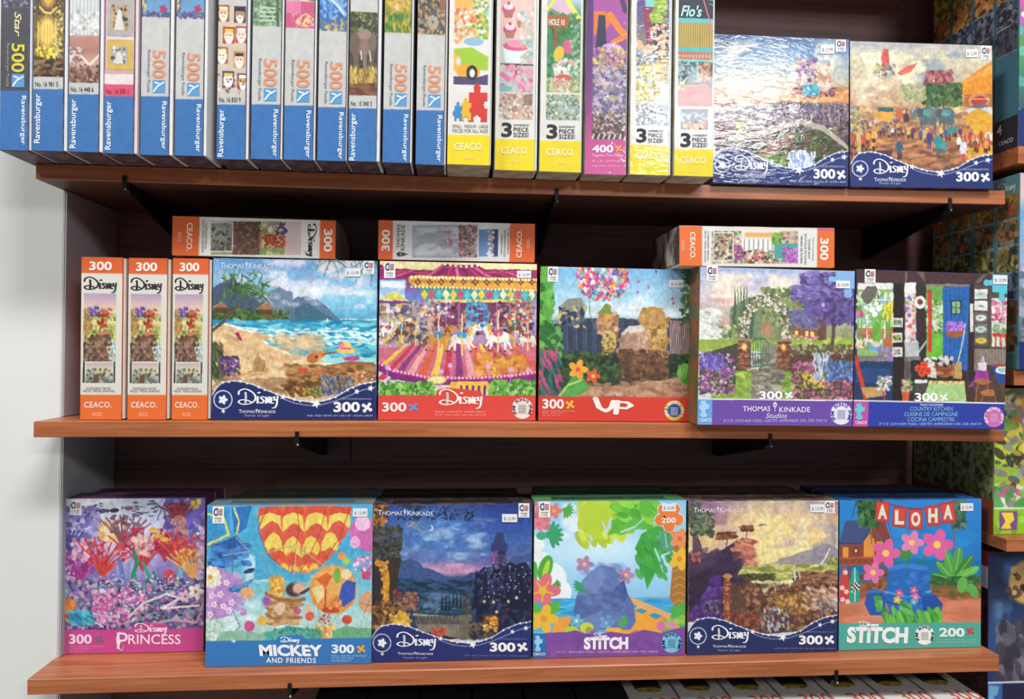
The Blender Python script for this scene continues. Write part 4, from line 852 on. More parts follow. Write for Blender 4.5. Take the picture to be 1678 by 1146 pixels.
def h3(f, e):
    def paint(c):
        c.r(680, 60, 1440, 300, 'dcdad4'); c.r(680, 60, 801, 300, 'df6c30'); c.r(1341, 60, 1440, 300, 'df6c30'); c.r(860, 92, 1420, 104, 'dccfc0'); c.r(1340, 80, 1430, 108, 'c84c6c'); c.clip(846, 110, 1252, 265)
        c.r(846, 110, 1252, 265, 'c0b49c'); c.d(846, 110, 1252, 265, 330, '8c4c6c c86a5c 5c7c54 e4dccc 3c4444 d8b05c b85a4c 8ca4a0', 4, 9); c.r(985, 110, 1165, 205, 'dcd8cc')
        for x in range(990, 1160, 22): c.l([x, 150, x, 200], 7, 'f2f0ea'); c.l([x+9, 150, x+9, 200], 3, '5c5c54')
        c.r(1000, 118, 1150, 140, 'e0a860'); c.r(1140, 170, 1252, 240, '4c9c94'); c.d(1180, 190, 1250, 260, 110, 'b060b0 8c4c94 d08cd0', 4, 8); c.d(1130, 118, 1170, 170, 40, '7cb03c 5c8c34', 5, 9); c.d(950, 180, 990, 250, 50, 'a05c94 7c3c6c', 4, 8); c.d(1000, 200, 1130, 262, 120, '4c3c3c c84c3c e8e4d8 7c9c6c d8a0a0', 4, 9); c.clip()
        c.r(852, 118, 948, 252, 'e4e0d8'); c.clip(856, 122, 944, 248); c.r(850, 118, 948, 252, 'a89c84'); c.d(856, 122, 944, 248, 120, '5c4c3c c8b48c 6c7c5c a85c4c 3c3834 dcd0b8', 4, 8); c.clip()
    art(f, e, paint, 7, PR_SATIN)
    text(f, e, '300', 1354, 144, 1394, 248, 'f4e6dc', .03, 90, name='piece_count'); text(f, e, 'CEACO.', 745, 116, 770, 244, 'f6e0d0', .02, 90, name='maker_name'); text(f, e, '42200', 706, 156, 719, 204, 'f2cdb4', 0, 90, name='item_number')
    for i, (s_, a, b) in enumerate((('FLOWER SHOP', 150, 240), ('BOUTIQUE DE FLEURS', 124, 268), ('TIENDA DE FLORES', 130, 264))): smallprint(f, e, [1298, 1280, 1262][i], a, [1308, 1290, 1272][i], b, s_, '5c5a5c', 90)
    smallprint(f, e, 1318, 140, 1325, 250, 'TRACY FLICKINGER', '8c8a8c', 90); smallprint(f, e, 826, 112, 833, 248, 'OVERSIZED PIECES', '5a5856', 90); smallprint(f, e, 813, 108, 820, 258, 'PIECES / PIEZAS GRANDES', '5a5856', 90)
e = lying(lift(cs, Z7, -.024), Z7, cs, -.024, 'orange and white box spine lying on the garden gate puzzle box', 90, h3, side='d4cfc4')

# ================================================================== top shelf: two foil boxes
def paint_city(c):
    c.bg([(172, '3f5c88'), (300, '86a0b8'), (420, 'b8b4a0'), (520, 'c88c5c'), (560, '5c5060')]); c.cloud(66, 200, 768, 520, 'e2dcc8', .45, 130, .8); c.cloud(400, 200, 768, 440, '5c7ca4', .5, 90, .7, 2, 4); c.d(500, 460, 768, 520, 120, 'd8944c e0b070 b87850', 5, 12, 4, 0, .6)
    # a patterned rug with bright cushions, flying
    c.p([465, 462, 560, 440, 718, 455, 690, 480, 600, 512, 520, 500], '6c3458'); c.l([470, 464, 600, 505, 712, 458], 5, 'd8a05c'); c.d(500, 450, 690, 500, 50, '8c4c6c 54284c d08c5c', 4, 8, 2); c.e(570, 470, 46, 30, '3c9cb0'); c.e(640, 430, 42, 44, 'cdb09c'); c.d(500, 300, 600, 430, 60, '5c3c7c 7c5c94 c8a890 8c6c8c', 7, 14); c.d(590, 330, 680, 440, 50, 'c8a08c b88870 e0c8b4', 7, 14); c.d(540, 440, 610, 495, 30, '4cb0c0 3c8ca4', 6, 12)
    c.hill(66, 768, [640, 600, 560, 530, 530, 545, 540], '5a4c58', 900, 10, 20); c.d(66, 560, 768, 760, 900, '4c4048 6c5c5c 8a7468 382c34 a08878 54485c', 5, 11, 1.6); c.d(300, 540, 768, 640, 260, '7c6c84 5c4c64 988098', 4, 8, 1, 1.5)
    for i in range(30): x = 300+i*16; c.l([x, 560+(i*37) % 50, x, 600+(i*23) % 50], 6, ['8c7888', '6c5c70', 'a8907c'][i % 3])
    c.bg([(740, '3c4428'), (880, '4c5c2c')], x0=250, x1=768, y0=760, y1=900); c.d(380, 680, 700, 850, 420, '2c3c20 3c5028 54642c 6c3c34', 7, 14); c.p([66, 720, 250, 690, 520, 620, 640, 650, 768, 760, 768, 780, 630, 680, 520, 645, 260, 720, 66, 750], 'a8a090'); c.p([240, 830, 460, 690, 500, 700, 330, 850], '8a6450')
    c.e(360, 835, 70, 30, '5c7c2c'); c.d(300, 810, 440, 860, 60, '6c8c34 54742c', 6, 12); c.d(66, 620, 130, 740, 90, '8c3c44 6c2c34 4c4438', 6, 11); c.d(180, 640, 240, 690, 40, 'd8c05c f0e090', 4, 7)
    c.p([450, 872, 470, 800, 520, 775, 570, 810, 590, 868], 'a8b8d8'); c.d(455, 790, 590, 870, 100, 'c8d4ec 8c9cc8 e8ecf4', 3, 7, 3, 1.5); c.tex(22, .12); navy(c, '22306c')
def paint_fair(c):
    c.bg([(210, 'a8a8b0'), (300, 'd0c8a8'), (400, 'c8b498'), (560, 'b8906c')]); c.cloud(775, 240, 1300, 560, 'f0e6c4', .42, 130, .9); c.cloud(1100, 230, 1520, 470, '8c98a8', .48, 100, .8, 2, 3)
    c.p([1335, 440, 1520, 312, 1520, 520, 1360, 500], 'dc8c2c'); c.p([1335, 440, 1520, 335, 1520, 380], 'e8a040'); c.r(1370, 490, 1520, 560, 'b06a30')
    # red kites in the sky
    c.p([935, 300, 945, 255, 975, 255, 985, 350, 950, 360], 'c85a4c'); c.p([1020, 380, 1060, 350, 1130, 325, 1100, 370, 1040, 392], 'd06a50'); c.d(900, 330, 1010, 400, 60, '8c7c84 c8c0b8 b0a04c 6c6470', 5, 11)
    c.d(1170, 370, 1310, 460, 260, '8c4450 a05c5c 6c3844 b87870', 6, 12); c.d(1160, 440, 1355, 550, 380, '3c5834 4c6c3c 2c4428 64804a', 7, 14); c.l([1260, 560, 1262, 520], 9, '5a4434'); c.d(1040, 440, 1170, 520, 90, 'b8b088 8c9c6c', 6, 12)
    c.e(1450, 525, 56, 40, 'c88c5c'); c.e(1450, 525, 40, 26, 'a83c30'); c.r(1410, 545, 1490, 560, '4c6c94'); c.l([1400, 515, 1500, 515], 4, 'e8c070')
    c.p([1370, 600, 1440, 560, 1520, 600, 1520, 830, 1380, 830], 'd8a034'); c.bg([(600, 'c08c5c'), (700, '9a5c3c'), (880, '6a4838')], y0=655, y1=900, x1=1400, a=.9); c.d(775, 560, 1370, 665, 260, 'b88c60 a8744c c8a070 8c6444 d8b888', 6, 14, 2, 0, .8)
    c.d(900, 640, 1400, 880, 380, 'b8764c 8c5840 d89858 6c4838 c88c64', 5, 13, 3.4, 0, .55); c.d(1380, 640, 1430, 830, 60, 'e0b040 c89030', 8, 14)
    # train, elephants, crowd
    c.r(915, 575, 1000, 625, 'e0a040'); c.r(920, 558, 1000, 580, '3c5c5c'); c.r(1010, 575, 1050, 630, 'c86a44'); c.r(1050, 590, 1080, 635, '4c3c3c'); c.l([1068, 565, 1068, 600], 6, '3c3030')
    def ele(x, y, s, fl):
        c.e(x, y, 50*s, 44*s, '5c6a70'); c.e(x+fl*50*s, y-16*s, 28*s, 28*s, '667478'); c.e(x+fl*38*s, y-14*s, 18*s, 24*s, '4c585e'); c.l([x+fl*70*s, y-10*s, x+fl*84*s, y+14*s, x+fl*88*s, y-30*s, x+fl*80*s, y-44*s], 12*s, '667478', w2=5*s)
        for a in (-32, -10, 16, 36): c.r(x+(a-8)*s, y+20*s, x+(a+8)*s, y+78*s, '566468')
        c.e(x, y-14*s, 26*s, 20*s, '3c9c8c'); c.l([x-20*s, y-6*s, x+20*s, y-6*s], 4*s, 'c88ca0')
    ele(1180, 600, 1.0, -1); ele(1275, 600, .95, -1)
    def person(x, y, s, k, k2):
        c.p([x-7*s, y-36*s, x+7*s, y-36*s, x+9*s, y, x-9*s, y], k); c.r(x-6*s, y, x-1*s, y+20*s, k2); c.r(x+1*s, y, x+6*s, y+20*s, k2); c.e(x, y-43*s, 5.5*s, 7*s, 'b8806a'); c.l([x-7*s, y-32*s, x-12*s, y-10*s], 4*s, k); c.l([x+7*s, y-32*s, x+12*s, y-10*s], 4*s, k)
    g = c.rs
    for i in range(80): person(820+g.rand()*230, 640+g.rand()*40+i*.3, .7, ['8c3c34', 'd8c8b0', '3c4c7c', 'a87c5c', 'c89a44', '5c4c50'][g.randint(6)], '3c3034')
    for i in range(26): person(1050+g.rand()*330, 690+g.rand()*30, 1.0, ['3c5c8c', 'b84c3c', '3c8c84', 'c87c44', '6c3c54', 'd8b060'][g.randint(6)], '4c3430')
    for i in range(26): person(1340+g.rand()*180, 720+g.rand()*60, 1.1, ['b84c34', 'e0dcd0', 'c83c3c', '8c4c34', 'd8a050'][g.randint(5)], '5c3828')
    for i in range(24): person(790+g.rand()*110, 720+g.rand()*60, 1.1, ['b84c44', 'e0a040', '8c3c34', 'd8d0b0'][g.randint(4)], '4c3428')
    person(1028, 795, 1.6, '3c5c6c', '2c2428'); person(1232, 770, 1.8, '2c8c8c', '2c7c7c'); person(1262, 780, 1.2, '3c9ca4', '3c5c7c'); person(1185, 745, 1.5, '4c3c7c', '4c3c6c'); person(1365, 800, 1.7, 'd8d4dc', 'c83c54')
    c.d(775, 760, 860, 810, 110, '4c3438 7c4438 a86440 34282c', 5, 11); c.d(880, 790, 980, 830, 90, '3c2c34 54384c', 6, 12)
    c.p([800, 560, 830, 560, 826, 800, 806, 800], 'c8b060'); c.d(775, 560, 830, 700, 60, '9ab0b8 c8a45c 8c7450', 6, 12); c.tex(20, .11); navy(c, '22306c')
r, f = big(Z4, [(62, 172), (768, 210), (768, 970), (52, 962)], ztop, None, paint_city, 21, 'foil puzzle box with a flying rug over a hillside picture', '22306c', '4c4048', PR_FOIL_SOFT, .056, lo=-.06, hi=.05)
navy_text(f, r); serif_title(f, r, 76, 203, 284, 232, 'c4ccd8'); origin_sticker(f, r, 700, 212, 750, 274); price_sticker(f, r, 620, 238, 690, 284, '$ 12.99')
r, f = big(Z4, [(778, 212), (1520, 240), (1520, 988), (768, 975)], ztop, None, paint_fair, 22, 'foil puzzle box with a crowded fairground and orange tent picture', '22306c', '7c5c48', PR_FOIL_SOFT, .056, lo=-.06, hi=.05)
navy_text(f, r, False); text(f, r, 'PHOTOMOSAIC', 805, 244, 960, 270, 'd8dad8', 0, name='artist_lettering'); origin_sticker(f, r, 1460, 244, 1510, 316); price_sticker(f, r, 1380, 260, 1442, 302, '$ 12.99')

# ---- blue-banded spines
RG = 'tall shrink-wrapped box spines with blue bands'; BLUE = '376da8'
def tall(Z, x0, x1, yb, label, paint, deco, strip, grp, side, mottle, tray='dcdcd8', H=.34, m=PR_WRAP, fx1=None, depth=.225, seed=1):
    ph = H/.00098*Z[2]
    cs = [(x0, yb-ph), (x1, yb-ph), (x1, yb+(x1-x0)*.03), (x0, yb)]
    loc, w, h, ry = seat(Z, cs, ztop, None, H, -.13, .0)
    sw = w*strip/(x1-x0)
    r = carton('puzzle_box_spine', label, grp, loc, w, h, depth, ry, side, tray, mottle, strip=sw)
    x1f = x1-strip; f = Face([(x0, yb-ph), (x1f, yb-ph), (x1f, yb+(x1f-x0)*.03), (x0, yb)], w-sw, h)
    c = Canvas(f, .00098, seed); paint(c, x0, x1f, yb); c.build(r, m); deco(f, r, x0, x1f, yb)
    for ch in r.children:
        if ch.name.split('.')[0] not in ('lid', 'tray'): ch.location.x = -sw/2
    return r
def typeA(img, iy, B, bgc='bebdb9', num='d9906c', cap='7c7c84', border=0):
    def paint(c, x0, x1, yb):
        c.r(x0-5, -2000, x1+5, 2000, bgc); c.clip(x0+(4 if border else -5), -2000, x1+5, iy); img(c, x0, x1); c.clip()
        c.r(x0-5, B, x1+5, 2000, BLUE); c.tex(30, .05)
    def deco(f, r, x0, x1, yb):
        w = x1-x0
        text(f, r, '500', x0+w*.40, B-237, x0+w*.86, B-92, num, .02, 90, name='piece_count'); l = rect(f, r, x0+w*.42, B-84, x0+w*.86, B-17, '5c94c4', 'softclick_emblem')
        V, P = strokes([([(.1, .9), (.4, .5), (.9, .2)], 1), ([(.2, .2), (.5, .3)], 1)], .14); mapped(f, l, V, P, x0+w*.42, B-84, x0+w*.86, B-17, 'd4e4ee', 'swirl', 0, -0.0011)
        text(f, r, 'Ravensburger Puzzle', x0+w*.20, B-237, x0+w*.34, B-20, cap, 0, 90, name='caption'); text(f, r, 'Ravensburger', x0+w*.72, B+26, x0+w*.93, B+272, 'e8eef4', .012, 90, name='maker_name')
    return paint, deco
def typeB(img, i0, i1, B, no, ntop='bebdb9', noc='3c3c40', strip=None):
    def paint(c, x0, x1, yb):
        c.r(x0-5, -2000, x1+5, 2000, ntop); c.clip(x0-5, i0, x1+5, i1); img(c, x0, x1); c.clip()
        if strip: strip(c, x0, x1)
        c.r(x0-5, B, x1+5, 2000, BLUE); c.tex(30, .05)
    def deco(f, r, x0, x1, yb):
        w = x1-x0; text(f, r, no, x0+w*.08, B-37, x0+w*.82, B-12, noc, .005, 0, name='item_number'); text(f, r, 'Ravensburger', x0+w*.06, B+26, x0+w*.31, B+272, 'e8eef4', .012, -90, name='maker_name')
    return paint, deco
def im_city(c, x0, x1): c.r(x0, -600, x1, 400, '4c4c58'); c.d(x0, -100, x1, 170, 260, '6c6c84 3c3c4c 8c8ca0 4c4454', 4, 10)
def im_gold(c, x0, x1):
    c.bg([(72, '3c2c3c'), (150, '54402c'), (300, '8c6c2c'), (430, '4c3c24'), (515, '2c2018')]); c.d(x0, 72, x1, 515, 240, '5c4428 8c6c30 3c2c20 a88c48', 4, 9); c.e(275, 130, 34, 30, 'e0b048', soft=.6); c.l([225, 165, 250, 190, 290, 195, 325, 165], 12, 'e0bc60'); c.e(270, 290, 52, 75, 'e8c868', soft=.3); c.l([215, 240, 215, 400], 8, 'e4c870'); c.l([322, 240, 322, 400], 8, 'e4c870')
    for x in range(235, 320, 18): c.l([x, 250, x, 390], 5, 'c89c3c')
    c.d(205, 365, 340, 420, 50, 'e0c83c f0dc60 a8902c', 6, 12); c.d(310, 180, 372, 420, 90, 'e4e0a8 a8a058 d8cc80', 3, 7); c.d(187, 430, 372, 500, 60, '2c2018 6c4c2c 8c744c', 5, 12, 3, 0)
def im_room(c, x0, x1):
    c.bg([(80, 'b8bcb8'), (300, 'c4c4bc'), (310, 'b88478'), (380, 'a87468'), (450, 'c8a090'), (545, '6c4c40')]); 
    for x in range(405, 580, 22): c.l([x, 100, x, 300], 7, 'd8dcd8' if x % 44 else '9ca4a4')
    c.d(400, 180, 580, 310, 60, 'e4e4e0 a8aca8', 5, 12, 1, 1.5); c.d(398, 370, 480, 460, 70, 'd8d4cc 8c5c50 c4a8a0 6c5c50', 5, 10); c.l([470, 410, 520, 455, 585, 400], 12, 'e4d4c4'); c.d(400, 455, 580, 545, 100, '6c4438 8c6458 4c342c b49484', 6, 12)
def im_frames(c, x0, x1):
    c.r(x0, -600, x1, 600, 'd8c4c4'); c.r(x0, -600, x0+10, 560, 'c06484'); c.r(x0+10, -200, x1, 92, 'd0506e')
    for y0, y1, k, k2, k3 in ((112, 308, '8c8884', 'a8a4a0', 'b89c70'), (325, 480, 'b08c3c', 'cca84c', 'a8a498')):
        c.r(618, y0, 778, y1, k); c.r(622, y0+4, 774, y1-4, k2); c.r(638, y0+32, 745, y1-30, k3); c.d(650, y0+40, 735, y1-36, 30, '3c3838 d8d4cc 8c8478 5c5450', 5, 11); c.p([680, y0+60, 700, y0+60, 720, y1-34, 660, y1-34], 'd4d0c8')
    c.r(x0, 480, x1, 500, 'c0a0a4'); c.r(x0, 500, x1, 550, 'dccfcc')
def im_sea(c, x0, x1):
    c.bg([(-600, '3c6ca0'), (0, '4c84b4'), (205, '6c9cc0')]); cx = (x0+x1)/2
    c.l([cx-10, -60, cx+20, 0, cx+60, 60], 44, '7c7c48', 1, 26); c.l([cx-6, -10, cx+30, 40, cx+58, 88], 14, 'c8b870'); c.l([cx+10, 60, cx-15, 100, cx-12, 122], 10, '8c8444'); c.d(cx-10, -20, cx+60, 80, 50, '5c5c34 a89c58 3c4424', 3, 7); c.flower(x1-42, 165, 26, 'a83c5c', '8c2c4c'); c.d(x0, 70, x0+24, 180, 30, 'd8c060 6c5c7c', 5, 10); c.d(x0, 178, x1, 210, 60, '54446c 6c5c8c 3c5c84', 5, 10)
def im_nut(c, x0, x1):
    c.r(x0, 0, x1, 700, 'c8b8a4'); g = c.rs
    for i, (x, y, k, k2) in enumerate(((115, 175, '8c3c34', 'd8b894'), (215, 180, '3c3444', 'b08868'), (150, 290, 'a83c34', 'e0c8a0'), (225, 285, 'b03c34', 'd8d0c0'), (110, 395, '9c5c54', 'e4dcc8'), (215, 415, 'c88c5c', 'e0c4a8'), (150, 520, '4c3c6c', 'e4d8cc'), (240, 530, '6c4c5c', 'c8a048'))):
        c.r(x-36, y-42, x+36, y+45, k); c.e(x, y+5, 30, 34, k2); c.e(x, y+24, 22, 22, 'ece4d8'); c.r(x-26, y-32, x+26, y-16, ['e8d8a0', '2c2430', 'd8c040', 'f0ece4'][i % 4]); c.e(x-9, y+2, 3.5, 4, '2c2020'); c.e(x+9, y+2, 3.5, 4, '2c2020'); c.l([x-10, y+18, x+10, y+18], 3, '8c3c34')
    c.d(x0, 480, x1, 595, 26, 'e8e4e0 54446c c83c34', 4, 8)
def im_wood(c, x0, x1): c.bg([(-600, '5c7454'), (0, '64805c'), (245, '84a07c')]); c.d(x0, -60, x1, 245, 300, '3c5c3c 6c8c64 a8bc98 54684c 8ca488', 4, 10); c.d(x0, 0, x0+50, 110, 50, '8c5c4c a87c64 5c4438', 4, 9); [c.l([330, 150+i*22, 420, 150+i*22], 8, 'b8c8b0') for i in range(4)]; c.l([430, 0, 440, 245], 14, '4c5c44')
def im_toys(c, x0, x1): c.r(x0, -600, x1, 110, '9c3c3c'); c.r(x0+70, -600, x1, 110, '5c5440'); c.e(600, 30, 38, 34, 'a8805c'); c.e(575, 60, 26, 26, 'c8a47c'); c.e(628, 75, 26, 26, 'e4d8c4'); c.e(590, 95, 34, 22, 'd8bca0'); c.r(x0, 115, x1, 255, 'c0587c'); c.r(x0, 115, 570, 180, 'd47898'); c.e(600, 215, 44, 34, 'e0b870'); c.e(590, 210, 20, 18, 'e8c4a8'); c.d(520, 180, 650, 252, 50, 'e8c878 c85c84 b04c74 d8a0b4', 5, 11)
def im_dolph(c, x0, x1): c.bg([(-600, '3c6cac'), (0, '4c7cb8'), (270, '3c6498')]); c.d(x0, -20, x1, 200, 120, '5c8cc4 7ca8d4 345c9c', 5, 12, 2); c.l([700, 60, 770, 110, 830, 180], 34, '88a8cc', 1, 16); c.l([700, 70, 780, 130, 825, 180], 10, 'ccd8e4'); c.p([760, 90, 790, 50, 796, 110], '7898c0'); c.e(770, 20, 60, 40, '6c94c4'); c.d(x0, 205, x1, 270, 70, 'd8c05c 5c6c8c 8c5c7c 3c7c84 c8a070', 6, 12)
def im_ele(c, x0, x1):
    c.bg([(170, '54583c'), (260, '3c4030'), (440, '4c4438'), (470, '8c7434'), (540, '9c7c3c'), (606, '6c4c34')]); c.d(x0, 170, x1, 300, 160, '5c643c 3c4830 8c9454 2c3424', 4, 9); c.d(x0, 300, x1, 460, 60, '34302c 4c4438', 5, 10)
    c.e(940, 330, 66, 66, '806c60'); c.e(885, 340, 30, 62, '6c5a50'); c.e(995, 330, 24, 55, '74625a'); c.e(945, 285, 40, 26, '947e70'); c.l([945, 330, 948, 400, 950, 450, 958, 478], 26, '8a7466', 1, 12); c.r(880, 370, 912, 462, '6a584e'); c.r(975, 370, 1005, 466, '66544a'); c.l([925, 375, 930, 420], 6, 'e4dccc'); c.l([978, 375, 985, 425], 6, 'e4dccc'); c.e(915, 318, 3, 4, '2c2420'); c.e(975, 318, 3, 4, '2c2420')
    c.d(x0, 470, x1, 545, 170, 'b8984c 8c7434 d4b864 7c6430', 3, 6, 4, 1.4); c.d(x0, 545, x1, 606, 60, '6c4430 84583c 54382c', 5, 12, 3, 0)
def im_cubs(c, x0, x1): c.bg([(-600, 'a88c34'), (60, 'b0983c'), (275, '5c7c34')]); c.e(1140, 20, 60, 50, 'c4924c'); c.e(1135, 120, 48, 44, 'cc9c58'); c.e(1110, 85, 13, 15, 'b07c40'); c.e(1165, 92, 13, 15, 'b07c40'); c.e(1135, 140, 16, 14, 'e4c890'); c.l([1110, 160, 1100, 220], 22, 'c08c48'); c.e(1128, 116, 4, 4, '3c2c1c'); c.e(1148, 118, 4, 4, '3c2c1c'); c.d(x0, 0, x1, 272, 110, 'd0b44c a08c34 c8a448 8c9c3c', 4, 9, 2, 1.3); c.d(x0, 190, x1, 275, 130, '4c7c34 7c9c3c c8983c 3c6430', 4, 9, 3, 1.4)
def im_junk(c, x0, x1): c.r(x0, -600, x1, 282, '6c6454'); c.d(x0, -60, x1, 282, 260, '4c4840 8c8470 a89878 3c3834 b0a48c c88c4c', 5, 12); c.l([x0, 30, x1-40, 70], 14, 'c89448'); c.l([1320, 120, 1415, 260], 20, '54504c'); c.flower(1345, 215, 36, 'a49c88', '6c6458', 8); c.r(1360, 0, 1415, 60, '9c9480'); c.r(1385, 90, 1418, 150, '8c5c44')
rs_ = [
 (Z1, -6, 183, 884, 'darkest tall spine with yellow 500, half cut off at the left edge', typeA(im_city, 168, 585, '45454a', 'd8c83c', '9c9c94'), 16, 'c0ccd8', 0),
 (Z1, 187, 391, 887, 'tall blue-banded spine with a golden birdcage pavilion picture', typeB(im_gold, 72, 515, 577, 'No. 16 981 5'), 19, 'd8dadc', 0),
 (Z1, 397, 600, 893, 'tall blue-banded spine with a pale pink canopy bed picture', typeB(im_room, 80, 545, 603, 'No. 16 448 6'), 20, 'dcdcdc', 0),
 (Z1, 603, 804, 903, 'tall spine with pink top band and two framed pictures', typeB(im_frames, -1200, 552, 612, 'No. 16 500 1', 'd0506e', '8c2444', lambda c, a, b: c.r(a, 552, b, 620, 'd0506e')), 20, 'dcc8cc', 0),
 (Z1, 818, 1012, 912, 'tall spine with sea turtle picture, next to the pink-topped one', typeA(im_sea, 207, 612), 22, 'dcdcda', 0),
 (Z1, 1020, 1210, 916, 'tall spine with sea turtle picture, before the dark gap', typeA(im_sea, 220, 627), 18, 'dcdcda', 0),
 (Z2, 83, 276, 936, 'tall blue-banded spine with rows of painted nutcracker heads', typeB(im_nut, 135, 592, 652, 'No. 16 830 9'), 18, 'd8dadc', 0),
 (Z2, 285, 474, 936, 'tall spine with a green woodland path picture and orange 500', typeA(im_wood, 247, 652), 12, 'dcdcda', 0),
 (Z2, 478, 666, 940, 'tall spine with teddy bear and pink doll picture', typeA(im_toys, 255, 658), 11, 'dcdcda', 0),
 (Z2, 675, 853, 945, 'tall spine with leaping dolphins picture in blue water', typeA(im_dolph, 270, 667), 8, 'dcdcda', 0),
 (Z2, 856, 1046, 948, 'tall blue-banded spine with a grey elephant picture', typeB(im_ele, 170, 606, 673, 'No. 15 040 3'), 20, 'd8dadc', 0),
 (Z2, 1058, 1234, 956, 'tall spine with lion cubs in yellow grass picture', typeA(im_cubs, 277, 678), 11, 'dcdcda', 0),
 (Z2, 1252, 1436, 968, 'tall spine with cluttered workshop picture, next to the yellow bands', typeA(im_junk, 283, 682), 14, 'dcdcda', 0)]
for i, (Z, x0, x1, yb, lb, (pt, dc), st, tr, _) in enumerate(rs_):
    r = tall(Z, x0, x1, yb, lb, pt, dc, st, RG, '4a3c48', '6c5c64', tr, seed=30+i)
    if i in (0, 3):
        pr_ = [q for q in r.children if q.name.startswith('cover_print')][0]; xv = [v.co.x for v in pr_.data.vertices]
        f = Face([(x0, yb-.34/.00098*3.582), (x1-st, yb-.34/.00098*3.582), (x1-st, yb+5), (x0, yb)], max(xv)-min(xv)+.0012, .34)
        t = text(f, r, 'Star', 80, 188, 122, 315, 'd8cc98', .02, 90, .3, name='title_lettering') if i == 0 else text(f, r, 'Barbie', 618, -8, 762, 42, 'f0dce4', .02, 0, .35, name='title_lettering')
        t.location.x = pr_.location.x
def fl(c, x0, x1, y0, y1, cols, n, a, b): c.d(x0, y0, x1, y1, n, cols, a, b)

# ---- yellow-banded spines
YG = 'tall box spines with yellow or pink bands and small puzzle previews'; YEL = 'e4cc1c'
def piece(f, r, x0, y0, x1, y1, col, y=-.0008):
    V, P = [], []
    pts = [(.15, .2), (.38, .2), (.34, .06), (.5, -.04), (.66, .06), (.62, .2), (.95, .2), (.95, .42), (.86, .40), (.78, .5), (.86, .6), (.95, .58), (.95, .92), (.66, .92), (.68, .82), (.5, .74), (.34, .82), (.38, .92), (.15, .92), (.15, .66), (.04, .68), (-.06, .55), (.04, .42), (.15, .46)]
    mapped(f, r, pts, [tuple(range(len(pts)))], x0, y0, x1, y1, col, 'puzzle_piece_emblem', 0, y)
def ydeco(B, three=True, code='42345', cx=(.16, .84)):
    def deco(f, r, x0, x1, yb):
        w = x1-x0
        text(f, r, 'CEACO.', x0+w*cx[0], B+42, x0+w*cx[1], B+80, 'f4ecc0', .02, 0, name='maker_name', space=1.1); text(f, r, code, x0+w*.40, B+112, x0+w*.62, B+128, 'f0e490', name='item_number')
        if three:
            text(f, r, '3', x0+w*.16, B-90, x0+w*.42, B-12, '2e2e30', .03, name='numeral')
            for j, s_ in enumerate(('DIFFERENT', 'PIECE', 'SIZES!')): text(f, r, s_, x0+w*.46, B-[82, 64, 36][j], x0+w*[.85, .83, .84][j], B-[71, 42, 12][j], '3a3a3c', .01, name='small_print')
    return deco
def c1(c, x0, x1, yb):
    c.r(x0-9, -2000, x1+9, 2000, 'd8d4cc'); c.clip(72, -1500, 280, 548); c.bg([(-600, '7cb8d8'), (100, '8cc4dc'), (300, 'b8c868')]); c.p([72, 90, 72, -40, 110, -60, 165, 20, 190, 90], 'dca440'); c.p([110, -60, 200, -80, 250, 84, 180, 90], 'c04c34'); c.e(118, 10, 26, 30, 'c8dce4'); c.r(72, 85, 250, 230, 'e0a858'); c.r(180, 100, 240, 150, 'b8d4e0')
    c.d(180, 90, 280, 300, 120, 'd8a838 4c8c3c e4dcd0 7ca844', 6, 12); c.d(72, 150, 200, 330, 110, 'd88850 e4a878 c8644c e8dcd4', 7, 13); c.e(190, 320, 60, 22, '8cb0c8'); c.p([72, 360, 180, 350, 280, 400, 280, 470, 72, 470], '98bc34'); c.p([72, 380, 110, 400, 130, 470, 72, 480], 'e0a834'); c.e(160, 480, 72, 40, 'e0a030'); c.e(100, 425, 16, 22, 'c8ccd0'); c.e(182, 484, 34, 40, '2c2a34'); c.e(184, 482, 18, 24, 'e4dcc8'); c.e(185, 482, 7, 9, 'c8a840'); c.r(72, 505, 165, 560, '4c4468'); c.p([165, 520, 280, 490, 280, 560, 165, 560], '4c4468'); c.e(182, 490, 30, 34, '2c2a34'); c.e(184, 486, 16, 22, 'e4dcc8'); c.clip()
    c.r(x0-9, 812, x1+9, 2000, YEL); c.tex(40, .03)
